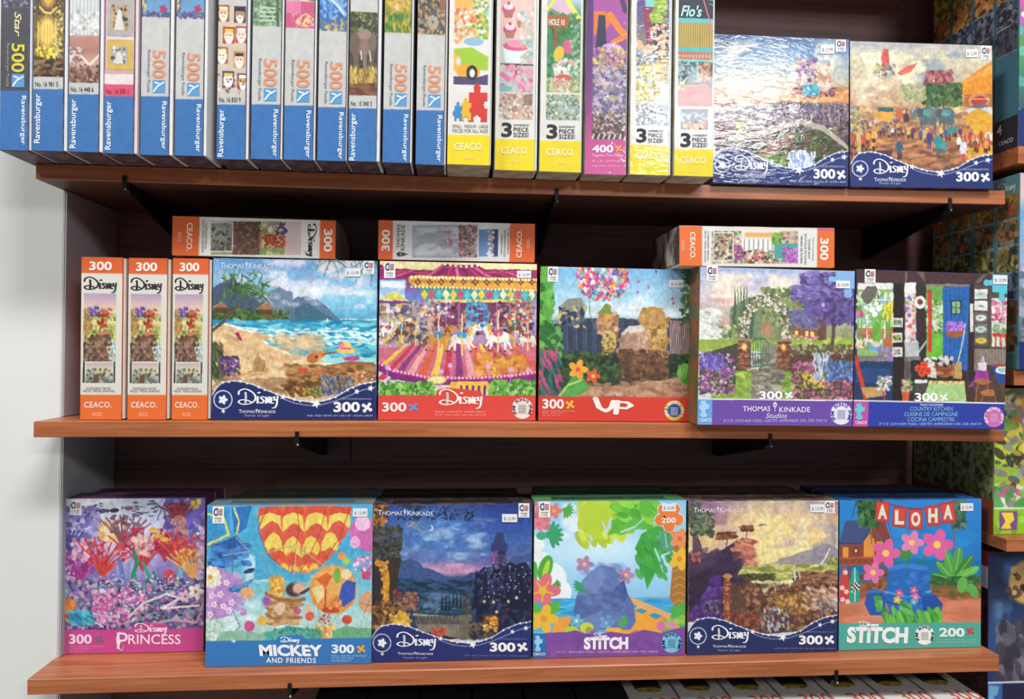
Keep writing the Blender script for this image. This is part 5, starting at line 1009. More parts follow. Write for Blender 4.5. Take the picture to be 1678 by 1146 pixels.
def c2(c, x0, x1, yb):
    c.r(x0-9, -2000, x1+9, 2000, 'd8d4cc'); c.clip(342, -1500, 546, 582); c.bg([(-600, 'dca8a8'), (200, 'd8b4a8'), (400, 'b4bcb8'), (582, '9cc0bc')]); c.r(342, 50, 546, 75, 'd89474'); c.r(370, -200, 470, 40, 'd04c74'); c.r(385, -10, 455, 20, 'f0d8e0'); c.d(480, 0, 546, 60, 20, 'e88ca8 e4dcd8 c8648c', 6, 12)
    for x in (400, 460): c.r(x, 80, x+40, 300, 'd8c0b0', .6)
    for x, y, k in ((390, 130, 'd8506c'), (470, 180, 'e4a0b0'), (400, 240, 'cc4c68')):
        c.e(x, y, 40, 30, k); c.e(x, y-14, 30, 18, 'ecd0d8'); c.p([x-32, y+12, x+32, y+12, x+22, y+48, x-22, y+48], 'a8705c'); c.e(x, y-30, 9, 9, 'c02c44')
    c.p([360, 330, 520, 330, 505, 420, 375, 420], 'd4e4dc'); c.e(440, 330, 80, 26, 'd0587c'); c.e(440, 316, 56, 22, 'e88ca4'); c.l([350, 430, 540, 430], 10, '5c4448'); c.l([440, 430, 440, 560], 12, '5c4448'); c.d(350, 440, 540, 575, 70, 'd87c94 d8648c dc9cb0 a8c0bc c8a8a4', 9, 18)
    c.d(470, 120, 546, 420, 80, 'd8ccc0 8cb8b4 c8a894', 8, 14); c.e(360, 560, 60, 16, '7ca8a4'); c.clip(342, 585, 545, 728); c.r(342, 585, 545, 728, 'c8b0a0'); c.r(405, 590, 490, 608, 'b85844'); c.d(342, 585, 545, 728, 260, 'd8c8bc a88c7c 8c6c64 e4dcd4 c88c7c 9ca894', 4, 9); c.r(490, 592, 540, 650, '6c4c4c', .6); c.clip()
    c.r(x0-9, 834, x1+9, 2000, YEL); c.tex(40, .03)
def c3(c, x0, x1, yb):
    c.r(x0-9, -2000, x1+9, 2000, 'd8d4cc'); c.clip(618, -1500, 820, 580); c.bg([(-600, '9cc4d8'), (60, 'b0ccd4'), (170, '4c7c54'), (400, '3c7c4c'), (580, '7c9c6c')]); c.p([640, 120, 680, -40, 730, -40, 770, 180, 700, 150], 'cdb0bc'); c.e(700, 20, 22, 24, 'b8a49c'); c.l([620, 130, 690, 30], 18, 'd8cc50'); c.l([710, 40, 820, 190], 26, 'e0d45c'); c.d(618, 150, 820, 300, 160, '2c6c3c 3c7c44 54944c 2c5c34', 6, 12)
    c.r(660, 220, 680, 330, '8c5434'); c.p([618, 158, 740, 158, 752, 180, 738, 228, 618, 220], 'a05c30'); c.d(620, 380, 700, 500, 60, '3c8c5c 5c9c6c 2c6c44', 8, 14); c.e(690, 370, 30, 44, 'd8b43c', .3); c.e(745, 330, 30, 40, 'd0587c', -.3); c.d(660, 400, 810, 500, 70, 'd8ccc4 e4dcd4 b8a498', 8, 14); c.e(720, 520, 62, 40, 'c85848'); c.d(660, 490, 780, 570, 40, 'e8e0d8', 5, 6); c.d(618, 500, 820, 580, 60, 'a8a48c c8b060 d8d0c0', 6, 12); c.d(760, 200, 820, 560, 60, '5c8c64 8cac8c', 6, 12)
    c.clip(618, 590, 820, 730); c.r(618, 590, 820, 730, '94a8a0'); c.d(618, 590, 820, 730, 260, '7c9c8c 5c7c5c b8c4bc d8d8cc c8a04c 54685c', 4, 9); c.clip(); c.r(x0-9, 843, x1+9, 2000, YEL); c.tex(40, .03)
def c4(c, x0, x1, yb):
    c.bg([(-600, '4c2c6c'), (300, '54306c'), (600, '7c3c7c'), (860, 'c0508c'), (1040, 'cc5894')]); c.clip(888, -1500, 1090, 832); c.bg([(-600, 'b0508c'), (200, '9c4c94'), (450, '6c4c84'), (832, '54484c')])
    c.e(940, 20, 56, 40, 'c86a5c'); c.e(1010, 10, 40, 30, '3c2c3c'); c.l([1040, 0, 1080, 120], 30, '4c2c54'); c.p([893, 130, 960, 130, 1000, 180, 960, 240, 893, 260], 'd8742c'); c.l([990, 150, 1050, 230, 1090, 260], 40, 'dc7c30'); c.l([1080, 260, 1010, 300], 30, 'd87c34'); c.p([920, 150, 960, 150, 970, 330, 905, 330], '2c2c4c'); c.e(1000, 330, 60, 26, 'c8a0c8'); c.d(888, 330, 1090, 460, 130, 'b8a83c c87c94 8c9c5c d8c868 a06c94', 6, 13); c.d(888, 440, 1090, 720, 360, '8c84a0 b8b4c4 6c6484 c8a8b0 54546c a09c7c', 5, 12, 2); c.d(888, 680, 1090, 832, 260, '3c3434 6c5c54 a89878 c8bcb0 8c4c44', 4, 9); [c.l([892+i*16, 832, 902+i*16, 805], 6, ['e8e4dc', '2c2428'][i % 2]) for i in range(13)]; c.clip(); c.tex(40, .03)
def c5(c, x0, x1, yb):
    c.r(x0-9, -2000, x1+9, 2000, 'd8d4cc'); c.clip(1145, -1500, 1340, 627); c.bg([(-600, '4c4478'), (100, '544c88'), (350, '8c8464'), (627, 'a8a47c')]); c.p([1175, -100, 1320, -100, 1318, 110, 1190, 120], '7c3464'); c.r(1195, 15, 1275, 105, '7cc4c4'); c.p([1180, 115, 1310, 110, 1330, 330, 1210, 330], '8c3450'); c.e(1290, 90, 42, 40, '8cac3c'); c.e(1260, 160, 40, 34, '94b440'); c.d(1240, 50, 1320, 190, 40, '9cbc44 7c9c34', 8, 14)
    c.l([1160, 310, 1180, 350, 1270, 330], 44, 'd4ac88'); c.e(1300, 300, 40, 70, 'c89c74'); c.e(1255, 240, 24, 44, 'e4dcd0', .3); c.d(1230, 200, 1330, 420, 70, 'c8a07c e0c4a0 2c2828', 8, 14); c.d(1145, 350, 1260, 520, 110, '5c7cac 84a4c4 3c5c94 c8c8b0', 6, 12); c.d(1145, 420, 1300, 627, 190, 'd8c05c c8b048 e4d88c b09c4c e4e4d0', 6, 12); c.l([1310, 400, 1290, 560], 34, 'cc9858'); c.e(1318, 570, 26, 46, 'ece8e4')
    c.clip(1145, 635, 1338, 757); c.r(1145, 635, 1338, 757, '8c9cac'); c.d(1145, 635, 1338, 757, 240, '6c8cb0 b8c4cc d8d4c8 c88c7c 4c5c7c a89c6c 3c3c44', 4, 9); c.clip(); c.r(x0-9, 864, x1+9, 2000, YEL); c.tex(40, .03)
def c6(c, x0, x1, yb):
    c.r(x0-9, -2000, x1+9, 2000, 'd8d4cc'); c.clip(1392, 18, 1600, 652); c.r(1392, 18, 1600, 652, '2c343c'); c.r(1392, 165, 1600, 190, '5cb4b4'); c.r(1392, 190, 1600, 325, 'b49c54')
    for x in range(1395, 1600, 14): c.l([x, 192, x, 325], 4, '8c7438')
    c.r(1392, 325, 1600, 352, '54acac'); c.r(1392, 352, 1600, 392, 'b06c54'); [c.e(x, 374, 6, 10, 'e8a088') for x in range(1400, 1600, 20)]; c.r(1392, 392, 1600, 405, '6cc0bc'); c.r(1392, 405, 1600, 520, '2c4c50'); c.r(1512, 410, 1590, 515, '8c5c3c'); c.d(1515, 412, 1590, 512, 50, 'c88c5c 5c3c34 e0b07c', 5, 10); c.d(1395, 415, 1505, 515, 70, '3c6c6c 24383c 84a8a4', 5, 10)
    c.r(1500, 400, 1512, 520, '6cb4b0'); c.l([1540, 60, 1600, 240], 7, 'd86c94'); c.l([1568, 60, 1600, 60], 4, '5cb4b4'); c.l([1572, 80, 1600, 90], 4, '5cb4b4'); c.p([1392, 660, 1392, 560, 1440, 535, 1560, 530, 1600, 560, 1600, 652], 'c83c34'); c.l([1392, 560, 1450, 540, 1560, 532], 8, 'e06c5c'); c.d(1392, 520, 1430, 560, 16, 'd8c060 c8a850', 4, 8); c.d(1400, 590, 1600, 652, 30, 'b03430 d85448 8c2c2c', 7, 14, 3, 0); c.clip()
    c.r(1403, 660, 1578, 784, 'e0dcd4'); c.clip(1408, 665, 1574, 780); c.bg([(665, '24303c'), (720, '3c4c5c'), (780, '2c2c30')], y0=660, y1=785); c.l([1420, 720, 1490, 685, 1560, 720], 8, '8ca4b4'); c.d(1410, 690, 1570, 740, 50, '54687c a8b8c4 3c4c5c', 4, 9); c.d(1430, 745, 1560, 770, 40, 'd87c34 c84c3c e0b050', 4, 8, 2); c.clip(); c.r(x0-9, 888, x1+9, 2000, YEL); c.tex(40, .03)
def d1(f, r, x0, x1, yb):
    ydeco(812, False)(f, r, x0, x1, yb); piece(f, r, 146, 545, 284, 760, 'd03c34'); piece(f, r, 112, 618, 184, 748, 'e0b030', -.0011); piece(f, r, 74, 640, 130, 744, '3c88c0', -.0014)
    smallprint(f, r, 72, 758, 284, 776, 'SMALL · MEDIUM · LARGE', '6a6a68'); smallprint(f, r, 72, 782, 284, 800, 'PIECES FOR ALL AGES', '6a6a68')
def d3(f, r, x0, x1, yb): ydeco(843)(f, r, x0, x1, yb); text(f, r, 'HOLE 10', 628, 182, 722, 216, 'ece4d4', .02, 0, name='sign_lettering')
def d4(f, r, x0, x1, yb):
    text(f, r, '400', 892, 864, 1018, 906, 'f6e4ec', .03, name='piece_count'); piece_icon(f, r, 1026, 862, 1074, 906, 'eaa83c'); smallprint(f, r, 892, 914, 1078, 932, 'Together Time Puzzle', 'f4d4e4'); smallprint(f, r, 892, 946, 1078, 960, '24" x 18" - 61CM x 46CM', 'f0b8d0'); smallprint(f, r, 892, 972, 1060, 984, 'AGE / ÂGE / EDAD 5+', 'f0b8d0')
def d6(f, r, x0, x1, yb):
    ydeco(888)(f, r, x0, x1, yb); text(f, r, "Flo's", 1404, 95, 1530, 158, 'b8ecf0', .02, shear=.3, name='sign_lettering')
    V, P = strokes([([(.2, -.3), (.5, .7), (.85, -.3)], 1)], .18); mapped(f, r, V, P, 1440, 0, 1560, 50, 'b8b4b4', 'badge_emblem')
ys = [(42, 304, 970, 'yellow-banded spine with house and orange car picture, three coloured puzzle pieces', c1, d1, 6, PR_SATIN),
      (320, 573, 1003, 'yellow-banded spine with a pink sweet shop picture', c2, ydeco(834), 13, PR_SATIN),
      (583, 836, 1012, 'yellow-banded spine with a green hill and wooden HOLE 10 sign picture', c3, d3, 4, PR_FOIL),
      (848, 1098, 1027, 'glossy purple spine with pink 400-piece band', c4, d4, 4, PR_FOIL),
      (1112, 1358, 1030, 'yellow-banded spine with violet television set and green shapes picture', c5, ydeco(864), 10, PR_FOIL),
      (1372, 1610, 1037, 'yellow-banded spine with diner sign and red car hood picture', c6, d6, 3, PR_WRAP)]
for i, (x0, x1, yb_, lb, pt, dc, st, m_) in enumerate(ys):
    tall(Z3, x0, x1, yb_-3, lb, pt, dc, st, YG, 'c4bcac', 'a89c8c', 'd8e0e0', seed=50+i, m=m_)

# ================================================================== lowest shelf
def paint_reef(c):
    c.bg([(300, 'b8c0e0'), (400, 'c0bce0'), (520, '9c90c8'), (640, '7c6cac'), (860, '5c4c84')]); c.e(430, 340, 190, 120, 'e8ecf0', soft=.7, a=.9); c.e(560, 330, 120, 200, 'd4dcf0', soft=.7, a=.6)
    for x in (470, 540, 600, 660): c.p([x, 300, x+26, 300, x-10, 640, x-60, 640], 'dce4f4', .18)
    c.d(560, 310, 660, 380, 26, '4c5478', 2.5, 3.5, 3.5, 0, .9); c.d(380, 320, 440, 360, 14, '4c5478', 2, 3, 3.5, 0, .9)
    c.d(270, 340, 420, 540, 200, '7a72b4 a8a0d0 8c84c0 5c5490 b8a8d4', 6, 14, 1.5); c.d(700, 300, 865, 560, 260, '6c5ca4 8c74b8 a888c8 54488c 4c5c9c', 6, 14, 1.5); c.l([640, 310, 690, 350, 700, 400], 5, '54508c'); c.l([700, 300, 660, 390], 4, '54508c')
    c.p([760, 410, 850, 300, 862, 300, 862, 350, 790, 420], '7c68c8'); c.d(800, 306, 836, 340, 14, 'e8c83c f0d860', 6, 10)
    # sea fans, kelp and corals in place of figures
    def fan(x, y, h, k, k2, lean=0):
        for i in range(9):
            t = (i-4)*.16+lean; c.l([x, y, x+math.sin(t)*h*.5, y-math.cos(t)*h*.5, x+math.sin(t*1.5)*h, y-math.cos(t)*h], 9, k if i % 2 else k2, w2=5)
        c.d(x-h*.45+lean*h*.6, y-h, x+h*.45+lean*h*.6, y-h*.35, 46, k+' '+k2, 5, 10)
    fan(325, 660, 150, '8c2c74', 'a84088'); fan(290, 520, 90, '3c3c6c', '54548c'); c.d(300, 470, 370, 560, 40, 'd8a4b4 c884a0 e4c0cc', 6, 11); fan(425, 630, 170, 'b83434', 'd04c40', .2); c.d(415, 400, 520, 480, 70, 'e0c480 d4a868 ecd8a0', 6, 12); fan(515, 500, 130, '7c5464', '946478', .1)
    for x, y, k in ((480, 350, '3c3450'), (430, 350, '5c5480'), (540, 340, '8c6c7c')): c.e(x, y, 20, 9, k); c.p([x-16, y, x-32, y-10, x-32, y+10], k)
    fan(600, 600, 180, 'a82c3c', 'c44450', 0); fan(690, 560, 110, '9c2c44', 'b83c50', .2); c.d(560, 460, 640, 540, 50, 'd8aca0 c88c88 e0c4b4', 6, 11); c.l([575, 680, 560, 620, 575, 560, 560, 520], 22, '2c8c6c', 1, 10); c.l([610, 690, 625, 620, 600, 570], 18, '3c9c7c', 1, 8); c.l([640, 700, 660, 650, 645, 610], 16, '24745c', 1, 8)
    fan(755, 590, 150, 'b83c34', 'd0583c', .1); fan(745, 400, 80, '84303c', '9c4450'); c.d(725, 370, 780, 440, 30, 'c8907c b87868', 6, 10); fan(815, 640, 130, 'd89444', 'e0b070', -.1)
    for x, y in ((660, 455), (690, 470), (640, 430)): c.e(x, y, 18, 11, 'e0ac44'); c.p([x+14, y, x+28, y-10, x+28, y+10], 'd89830')
    c.l([500, 560, 520, 640, 500, 660], 18, '4c7cb0', .8, 8); c.l([760, 600, 750, 660, 700, 700], 24, '6ca4b4', 1, 10)
    c.d(262, 640, 865, 860, 1050, '4c3c6c 6c4c84 8c6c9c 3c3054 b888b0 5c6c84 7ca4a4 c8a8b8', 4, 11); c.d(390, 680, 620, 830, 240, 'c85c9c e08cb8 d8c8d8 a84c88 e8a8c8', 4, 10); c.e(445, 735, 30, 26, 'c86ca4'); c.d(420, 715, 470, 755, 36, 'e09cc4 b05090', 4, 7)
    for x, y in ((560, 770), (600, 790), (640, 740), (700, 800), (760, 790), (590, 820), (650, 790)):
        c.e(x, y, 15, 11, '5c8c84'); c.e(x, y, 8, 6, '2c3c54')
    c.l([540, 800, 600, 740, 700, 700, 760, 720, 680, 760, 840, 750], 9, 'dcd4d0'); c.l([350, 770, 420, 790, 500, 800], 9, 'c8b0c0'); c.l([360, 800, 430, 840], 8, 'd4ccd8'); c.l([620, 830, 720, 810, 830, 820, 858, 740], 10, 'b898a8')
    c.e(290, 745, 26, 28, 'd87c3c'); c.e(300, 740, 12, 14, 'e8a050'); c.d(262, 760, 300, 820, 22, 'c86c34 e0a050', 5, 9); c.d(290, 775, 380, 830, 60, '3c9cb8 5cb8cc 2c7c9c', 4, 9, 2.5, .6); c.flower(825, 690, 34, 'e8e0dc', 'd86c4c'); c.flower(780, 710, 26, 'd8b4c0', 'a85c74'); c.d(690, 600, 740, 640, 20, 'b83430 d04c44', 4, 8)
    c.d(270, 580, 310, 640, 20, 'd8b8d0 b898c0', 4, 8); c.d(830, 420, 865, 640, 50, 'c8a0c8 a888b8 e0c8d8', 5, 11); c.d(380, 620, 800, 700, 90, 'd4ccdc e8e4ec', 2, 4)
    c.tex(18, .10); c.p([250, 856, 560, 851, 570, 826, 700, 826, 715, 850, 870, 842, 870, 970, 250, 970], 'c24a8c')
def paint_sky(c):
    c.bg([(165, '54acd4'), (400, '4ca8cc'), (600, '6cbcd0'), (750, 'a8d4d4'), (940, 'b8d4c4')]); c.cloud(260, 400, 480, 620, 'cfe4ea', .42, 70, .8); c.cloud(60, 700, 640, 940, 'dcecec', .42, 100, .85, 1.5, 3)
    # blue airship and purple flowered balloon
    c.p([52, 170, 180, 170, 190, 330, 80, 390, 52, 380], '3c94c8'); c.l([60, 215, 150, 240, 180, 330, 60, 390], 14, 'd8d46c'); c.p([190, 175, 310, 170, 280, 300, 215, 340], '3474b8'); c.l([205, 180, 240, 260, 225, 330], 10, 'e4dc78'); c.p([75, 400, 220, 340, 300, 420, 130, 530, 90, 480], '2c5ca4'); c.d(80, 390, 290, 520, 60, '3c74b8 244c90 4c88c8', 8, 16, 1.8, .3); c.l([200, 350, 205, 540, 210, 640], 4, '6c5c50'); c.l([150, 450, 300, 430, 220, 350], 4, 'c0b8a8')
    c.p([52, 540, 130, 520, 260, 590, 290, 680, 180, 800, 52, 830], 'b488c4'); c.d(55, 560, 270, 800, 70, 'bc94cc a87cb8 c8a4d4', 10, 20)
    for x, y in ((85, 685), (135, 675), (100, 735), (155, 745), (75, 790), (170, 610), (215, 650), (120, 610), (200, 720), (185, 770)): c.flower(x, y, 20, 'ecd4e4', 'd8707c')
    c.flower(75, 575, 62, 'ece4c8', 'd8a840', 12); c.e(240, 640, 60, 20, '3c6cb0', -.2); c.e(290, 665, 42, 34, 'dca878'); c.p([200, 640, 330, 580, 320, 610, 210, 655], '5c94c8'); c.l([210, 770, 250, 860, 210, 900], 5, '3c6c84'); c.e(300, 540, 34, 14, '2c4468', -.3)
    # big red and yellow balloon
    c.p([350, 172, 880, 172, 870, 300, 800, 420, 720, 510, 640, 552, 550, 550, 480, 520, 400, 430, 360, 320, 345, 230], 'e0684c')
    def scal(y, ys, k, ns, x0, x1, cur=0):
        w = (x1-x0)/ns
        for i in range(ns):
            a = x0+i*w; dy = -abs(i+.5-ns/2)*cur
            c.p([a, y+ys+dy, a+w*.06, y+ys*.35+dy, a+w*.25, y+dy, a+w*.5, y-ys*.15+dy, a+w*.75, y+dy, a+w*.94, y+ys*.35+dy, a+w, y+ys+dy, a+w*.5, y+ys*.62+dy], k)
    c.clip(344, 172, 884, 555)
    P = np.array([350, 172, 880, 172, 870, 300, 800, 420, 720, 510, 640, 552, 550, 550, 480, 520, 400, 430, 360, 320, 345, 230], float)
    scal(205, 120, 'ecd468', 4, 350, 880, 10); scal(290, 110, 'd85c48', 4, 365, 870, 12); scal(370, 110, 'ecd060', 4, 385, 815, 22); scal(455, 60, 'd8583c', 4, 430, 760, 14); scal(515, 40, 'ecc850', 4, 470, 700, 8); scal(170, 60, 'd8543c', 4, 350, 880, 0); c.clip()
    # outside the envelope goes back to sky
    for q in ([340, 240, 352, 240, 366, 330, 402, 430, 480, 522, 480, 590, 330, 590], [884, 172, 884, 590, 640, 590, 640, 554, 722, 512, 802, 422, 872, 302], [480, 520, 550, 552, 640, 554, 640, 600, 480, 600]): c.p(q, '50a9cd')
    for q in ([560, 172, 585, 280, 565, 400, 545, 550], [400, 172, 350, 300, 400, 440, 500, 530], [740, 172, 700, 330, 640, 460, 590, 550], [870, 180, 820, 350, 700, 520]): c.l(q, 6, 'a84434', .8)
    c.l([375, 445, 565, 395, 735, 515], 6, 'b8ac84'); c.l([565, 400, 560, 560], 5, 'c8b88c'); c.l([380, 450, 425, 590], 4, '8c7c60'); c.l([620, 400, 590, 560], 4, '8c7c60')
    # wicker basket with cargo
    c.p([410, 700, 600, 700, 560, 840, 470, 852, 405, 810], 'b88c5c'); c.d(410, 700, 590, 845, 150, 'c89c6c a87c4c d8b080 90683c', 6, 12, 2.5, .2, .7); c.l([400, 670, 470, 700, 560, 712, 612, 702], 24, '9c6c44'); c.l([405, 662, 470, 690, 560, 702, 608, 694], 8, 'c89c70'); c.e(480, 755, 32, 36, 'e0c0a0'); c.e(580, 770, 22, 24, 'c85c7c'); c.e(400, 715, 24, 28, 'a05ca8', soft=.3)
    c.e(460, 620, 44, 56, 'dc9c3c', soft=.2); c.d(420, 580, 500, 680, 40, 'e0a848 c88430 ecc468', 6, 12); c.e(560, 650, 50, 42, '4c3438', soft=.2); c.e(590, 640, 38, 34, 'dcb098', soft=.25); c.l([600, 670, 680, 620], 16, '3c3c40', w2=10); c.d(660, 570, 740, 620, 16, 'ece8ec d8d4dc', 8, 13)
    # round patchwork balloon
    c.e(782, 650, 135, 138, 'e09448'); c.e(782, 600, 110, 80, 'ecc070', a=.6, soft=.4); c.p([680, 590, 740, 555, 780, 570, 740, 640], 'd86c34'); c.e(803, 570, 22, 44, '7cac44'); c.p([830, 620, 862, 595, 912, 605, 905, 700, 850, 745, 805, 735], '3c58b0'); c.p([660, 640, 720, 620, 740, 680, 690, 730], 'e8d090'); c.e(770, 765, 50, 18, 'c04c2c'); c.l([742, 645, 735, 770], 9, 'c04434'); c.e(855, 560, 30, 30, 'e8d0a0'); c.d(760, 690, 830, 760, 24, 'd87c3c e0a060', 8, 15)
    c.l([690, 740, 720, 850], 4, 'b0a080'); c.l([815, 780, 770, 850], 4, 'b0a080'); c.p([690, 860, 780, 860, 770, 930, 700, 930], 'dcb478'); c.d(670, 850, 790, 930, 46, 'dcaa44 c88c34 ecd088', 7, 13); c.d(700, 790, 770, 850, 30, 'c8443c e0a07c 8c5c44', 4, 8)
    # pink spotted balloon, small ones
    c.p([870, 300, 900, 250, 960, 240, 1004, 250, 1004, 440, 940, 420, 880, 370], 'cc6cac'); c.e(945, 270, 42, 46, 'ecc0dc'); c.e(905, 380, 26, 34, 'e8b0d4'); c.p([935, 540, 1000, 540, 990, 595, 950, 592], 'c84c7c'); c.d(900, 460, 1000, 540, 50, 'd884b4 c85c94 ecd8e4', 5, 11); c.e(985, 720, 60, 58, 'dc9c70', a=.9); c.l([930, 720, 1000, 740], 4, '8c6048'); c.l([960, 780, 1000, 680], 4, '8c6048'); c.e(830, 455, 24, 24, 'e8945c'); c.e(855, 485, 20, 22, 'a8c85c'); c.e(650, 800, 26, 28, 'd8644c'); c.e(642, 755, 18, 22, 'e8ac80')
    c.e(305, 858, 31, 32, 'c8508c'); c.l([298, 890, 294, 912], 5, '8c4c6c'); c.e(376, 825, 26, 28, 'dcb450'); c.e(860, 820, 30, 26, 'd0503c'); c.l([856, 846, 860, 870], 10, 'b87c5c')
    c.hill(380, 700, [900, 870, 855, 870, 900], '54a89c', 945, 10, 30); c.hill(780, 1005, [880, 850, 870, 860], '6ca87c', 945, 10, 26); c.hill(52, 400, [880, 890, 880, 905], '8cb8a0', 945, 8, 30); c.d(440, 870, 720, 935, 100, '4c9484 68b498 3c8078', 6, 12); c.d(52, 820, 160, 930, 50, 'dce8d8 a8ccb0', 7, 14)
    c.tex(26, .05); c.p([40, 945, 460, 938, 480, 912, 610, 908, 630, 930, 1010, 922, 1010, 1110, 40, 1110], '3478b8')
def paint_night(c):
    c.bg([(160, '24387c'), (300, '34549c'), (420, '4468a8'), (520, '6c6ca4'), (570, 'a884a8'), (600, '3c5c84'), (760, '24344c'), (960, '1c2434')])
    c.e(400, 300, 200, 150, '5c90c8', soft=.8, a=.6); c.cloud(160, 240, 780, 520, '9cb8d8', .5, 130, .8, 2.2); c.cloud(400, 260, 700, 440, 'b0c4dc', .52, 80, .7, 1.4, 4); c.cloud(180, 380, 420, 540, '7c98c8', .5, 60, .7, 2, 8); c.e(470, 545, 150, 28, 'c890b4', soft=.7, a=.8); c.cloud(300, 500, 650, 590, 'd8a4c0', .48, 60, .7, 3, 2)
    c.e(372, 306, 17, 18, 'e4ecf4'); c.e(365, 303, 14, 15, '4c78b4')
    c.hill(160, 620, [520, 490, 540, 580, 600, 620], '3c5484', 800, 14, 30); c.hill(540, 975, [600, 560, 520, 480, 440], '34487c', 800, 14, 36); c.hill(700, 975, [560, 470, 420, 430], '4c6498', 700, 14, 30, .6)
    c.hill(160, 700, [600, 610, 620, 640, 640, 650], '24405c', 900, 8, 30); c.l([350, 620, 400, 632, 380, 640, 440, 650], 7, '8cb0cc'); c.d(160, 620, 700, 800, 520, '1c3450 2c4c68 34546c 182c44', 5, 12, 3, 0); c.d(350, 690, 560, 800, 130, '4c6c8c 2c4458 5c7c98', 4, 10, 3, 0)
    for x in range(440, 620, 22): c.pine(x, 760+(x*7) % 30, 90, 22, '16283c')
    # dark wooded crag with a plain watchtower and farm lights
    c.hill(640, 975, [780, 700, 640, 560, 500, 520, 500, 560], '1c2444', 960, 16, 24); c.p([735, 780, 740, 430, 775, 415, 815, 440, 820, 780], '2c3054'); c.r(728, 400, 828, 440, '34386c'); c.p([742, 400, 760, 330, 800, 330, 815, 400], '3a3c64')
    for x in range(735, 825, 18): c.r(x, 390, x+10, 404, '34386c')
    c.d(740, 440, 815, 760, 100, '3c4070 24284c 544c74', 6, 12); c.d(735, 440, 765, 560, 20, '8c5c8c 6c4c7c', 6, 12); c.d(650, 540, 975, 860, 420, '181c34 28304c 343c60 101828', 6, 15)
    for x in (640, 690, 850, 880, 915, 945, 700): c.pine(x, 760, 260-(x*13) % 90, 44, '161c34')
    for i in range(46): c.e(670+c.rs.rand()*300, 500+c.rs.rand()*230, 2.6, 5, 'c8b8cc')
    for x, y in ((690, 735), (745, 740), (832, 735), (766, 798), (882, 712)): c.e(x, y, 8, 9, 'ece0a8', soft=.6)
    # left: ivy, stone arch and terrace
    c.p([30, 175, 120, 175, 110, 260, 60, 330, 30, 330], '8c5c34'); c.d(30, 180, 120, 300, 60, 'c88c3c a86c34 4c3430', 8, 14); c.d(30, 300, 200, 520, 330, '3c3c3c 4c4838 2c2c2c 5c5444', 6, 13); c.d(180, 175, 620, 260, 170, '28304c 343c4c 1c2440', 4, 9); c.d(240, 270, 330, 320, 26, '8c8c84 5c6474', 4, 8)
    c.p([30, 500, 200, 480, 160, 720, 130, 900, 30, 900], '3c3028'); c.l([60, 515, 100, 525, 115, 580, 110, 800], 36, 'c88c34'); c.d(60, 505, 130, 800, 60, 'd8a044 b07428', 6, 11); c.p([34, 560, 80, 560, 84, 850, 34, 850], '342c30'); c.d(30, 740, 250, 900, 180, '6c4c34 8c643c 4c3428 a87c44', 7, 14)
    c.d(150, 670, 210, 740, 34, 'b03430 8c2c30 4c5434', 6, 10); c.d(205, 690, 300, 800, 90, '6c4438 8c5c44 2c3c6c a87454', 6, 12); c.p([140, 890, 190, 790, 230, 800, 260, 900], 'd0a03c'); c.d(140, 820, 255, 900, 60, 'dcb04c b88830 e8c468', 6, 12)
    c.p([280, 810, 560, 835, 560, 960, 300, 910], '7c7464'); c.l([275, 815, 560, 838], 13, '94907c')
    for x in range(290, 550, 22): c.l([x, 826, x-3, 870], 11, '54504c'); c.l([x+9, 828, x+9, 870], 5, '34343c')
    c.p([540, 820, 616, 810, 620, 960, 548, 965], '6c6458'); c.p([560, 815, 565, 740, 590, 700, 612, 740, 612, 810], '3c3c44'); c.d(560, 700, 612, 810, 30, '5c5850 34343c', 5, 10); c.d(600, 860, 760, 960, 90, '4c443c 6c5c4c 343030', 6, 12); c.e(730, 860, 50, 48, '5c3c28'); c.d(690, 830, 770, 910, 40, 'd8943c ecc468 a8642c', 6, 11); c.d(380, 895, 460, 945, 40, 'b03c30 c8503c', 6, 10)
    c.l([760, 820, 800, 860, 830, 780], 6, '5c3430'); c.tex(24, .12); navy(c, '24306c')
def monstera(c, x, y, R, k, t=0):
    for i in range(7):
        a = t+(i-3)*.42; c.e(x+math.cos(a)*R*.5, y+math.sin(a)*R*.5, R*.5, R*.15, k, a)
    c.e(x, y, R*.34, R*.28, k, t)
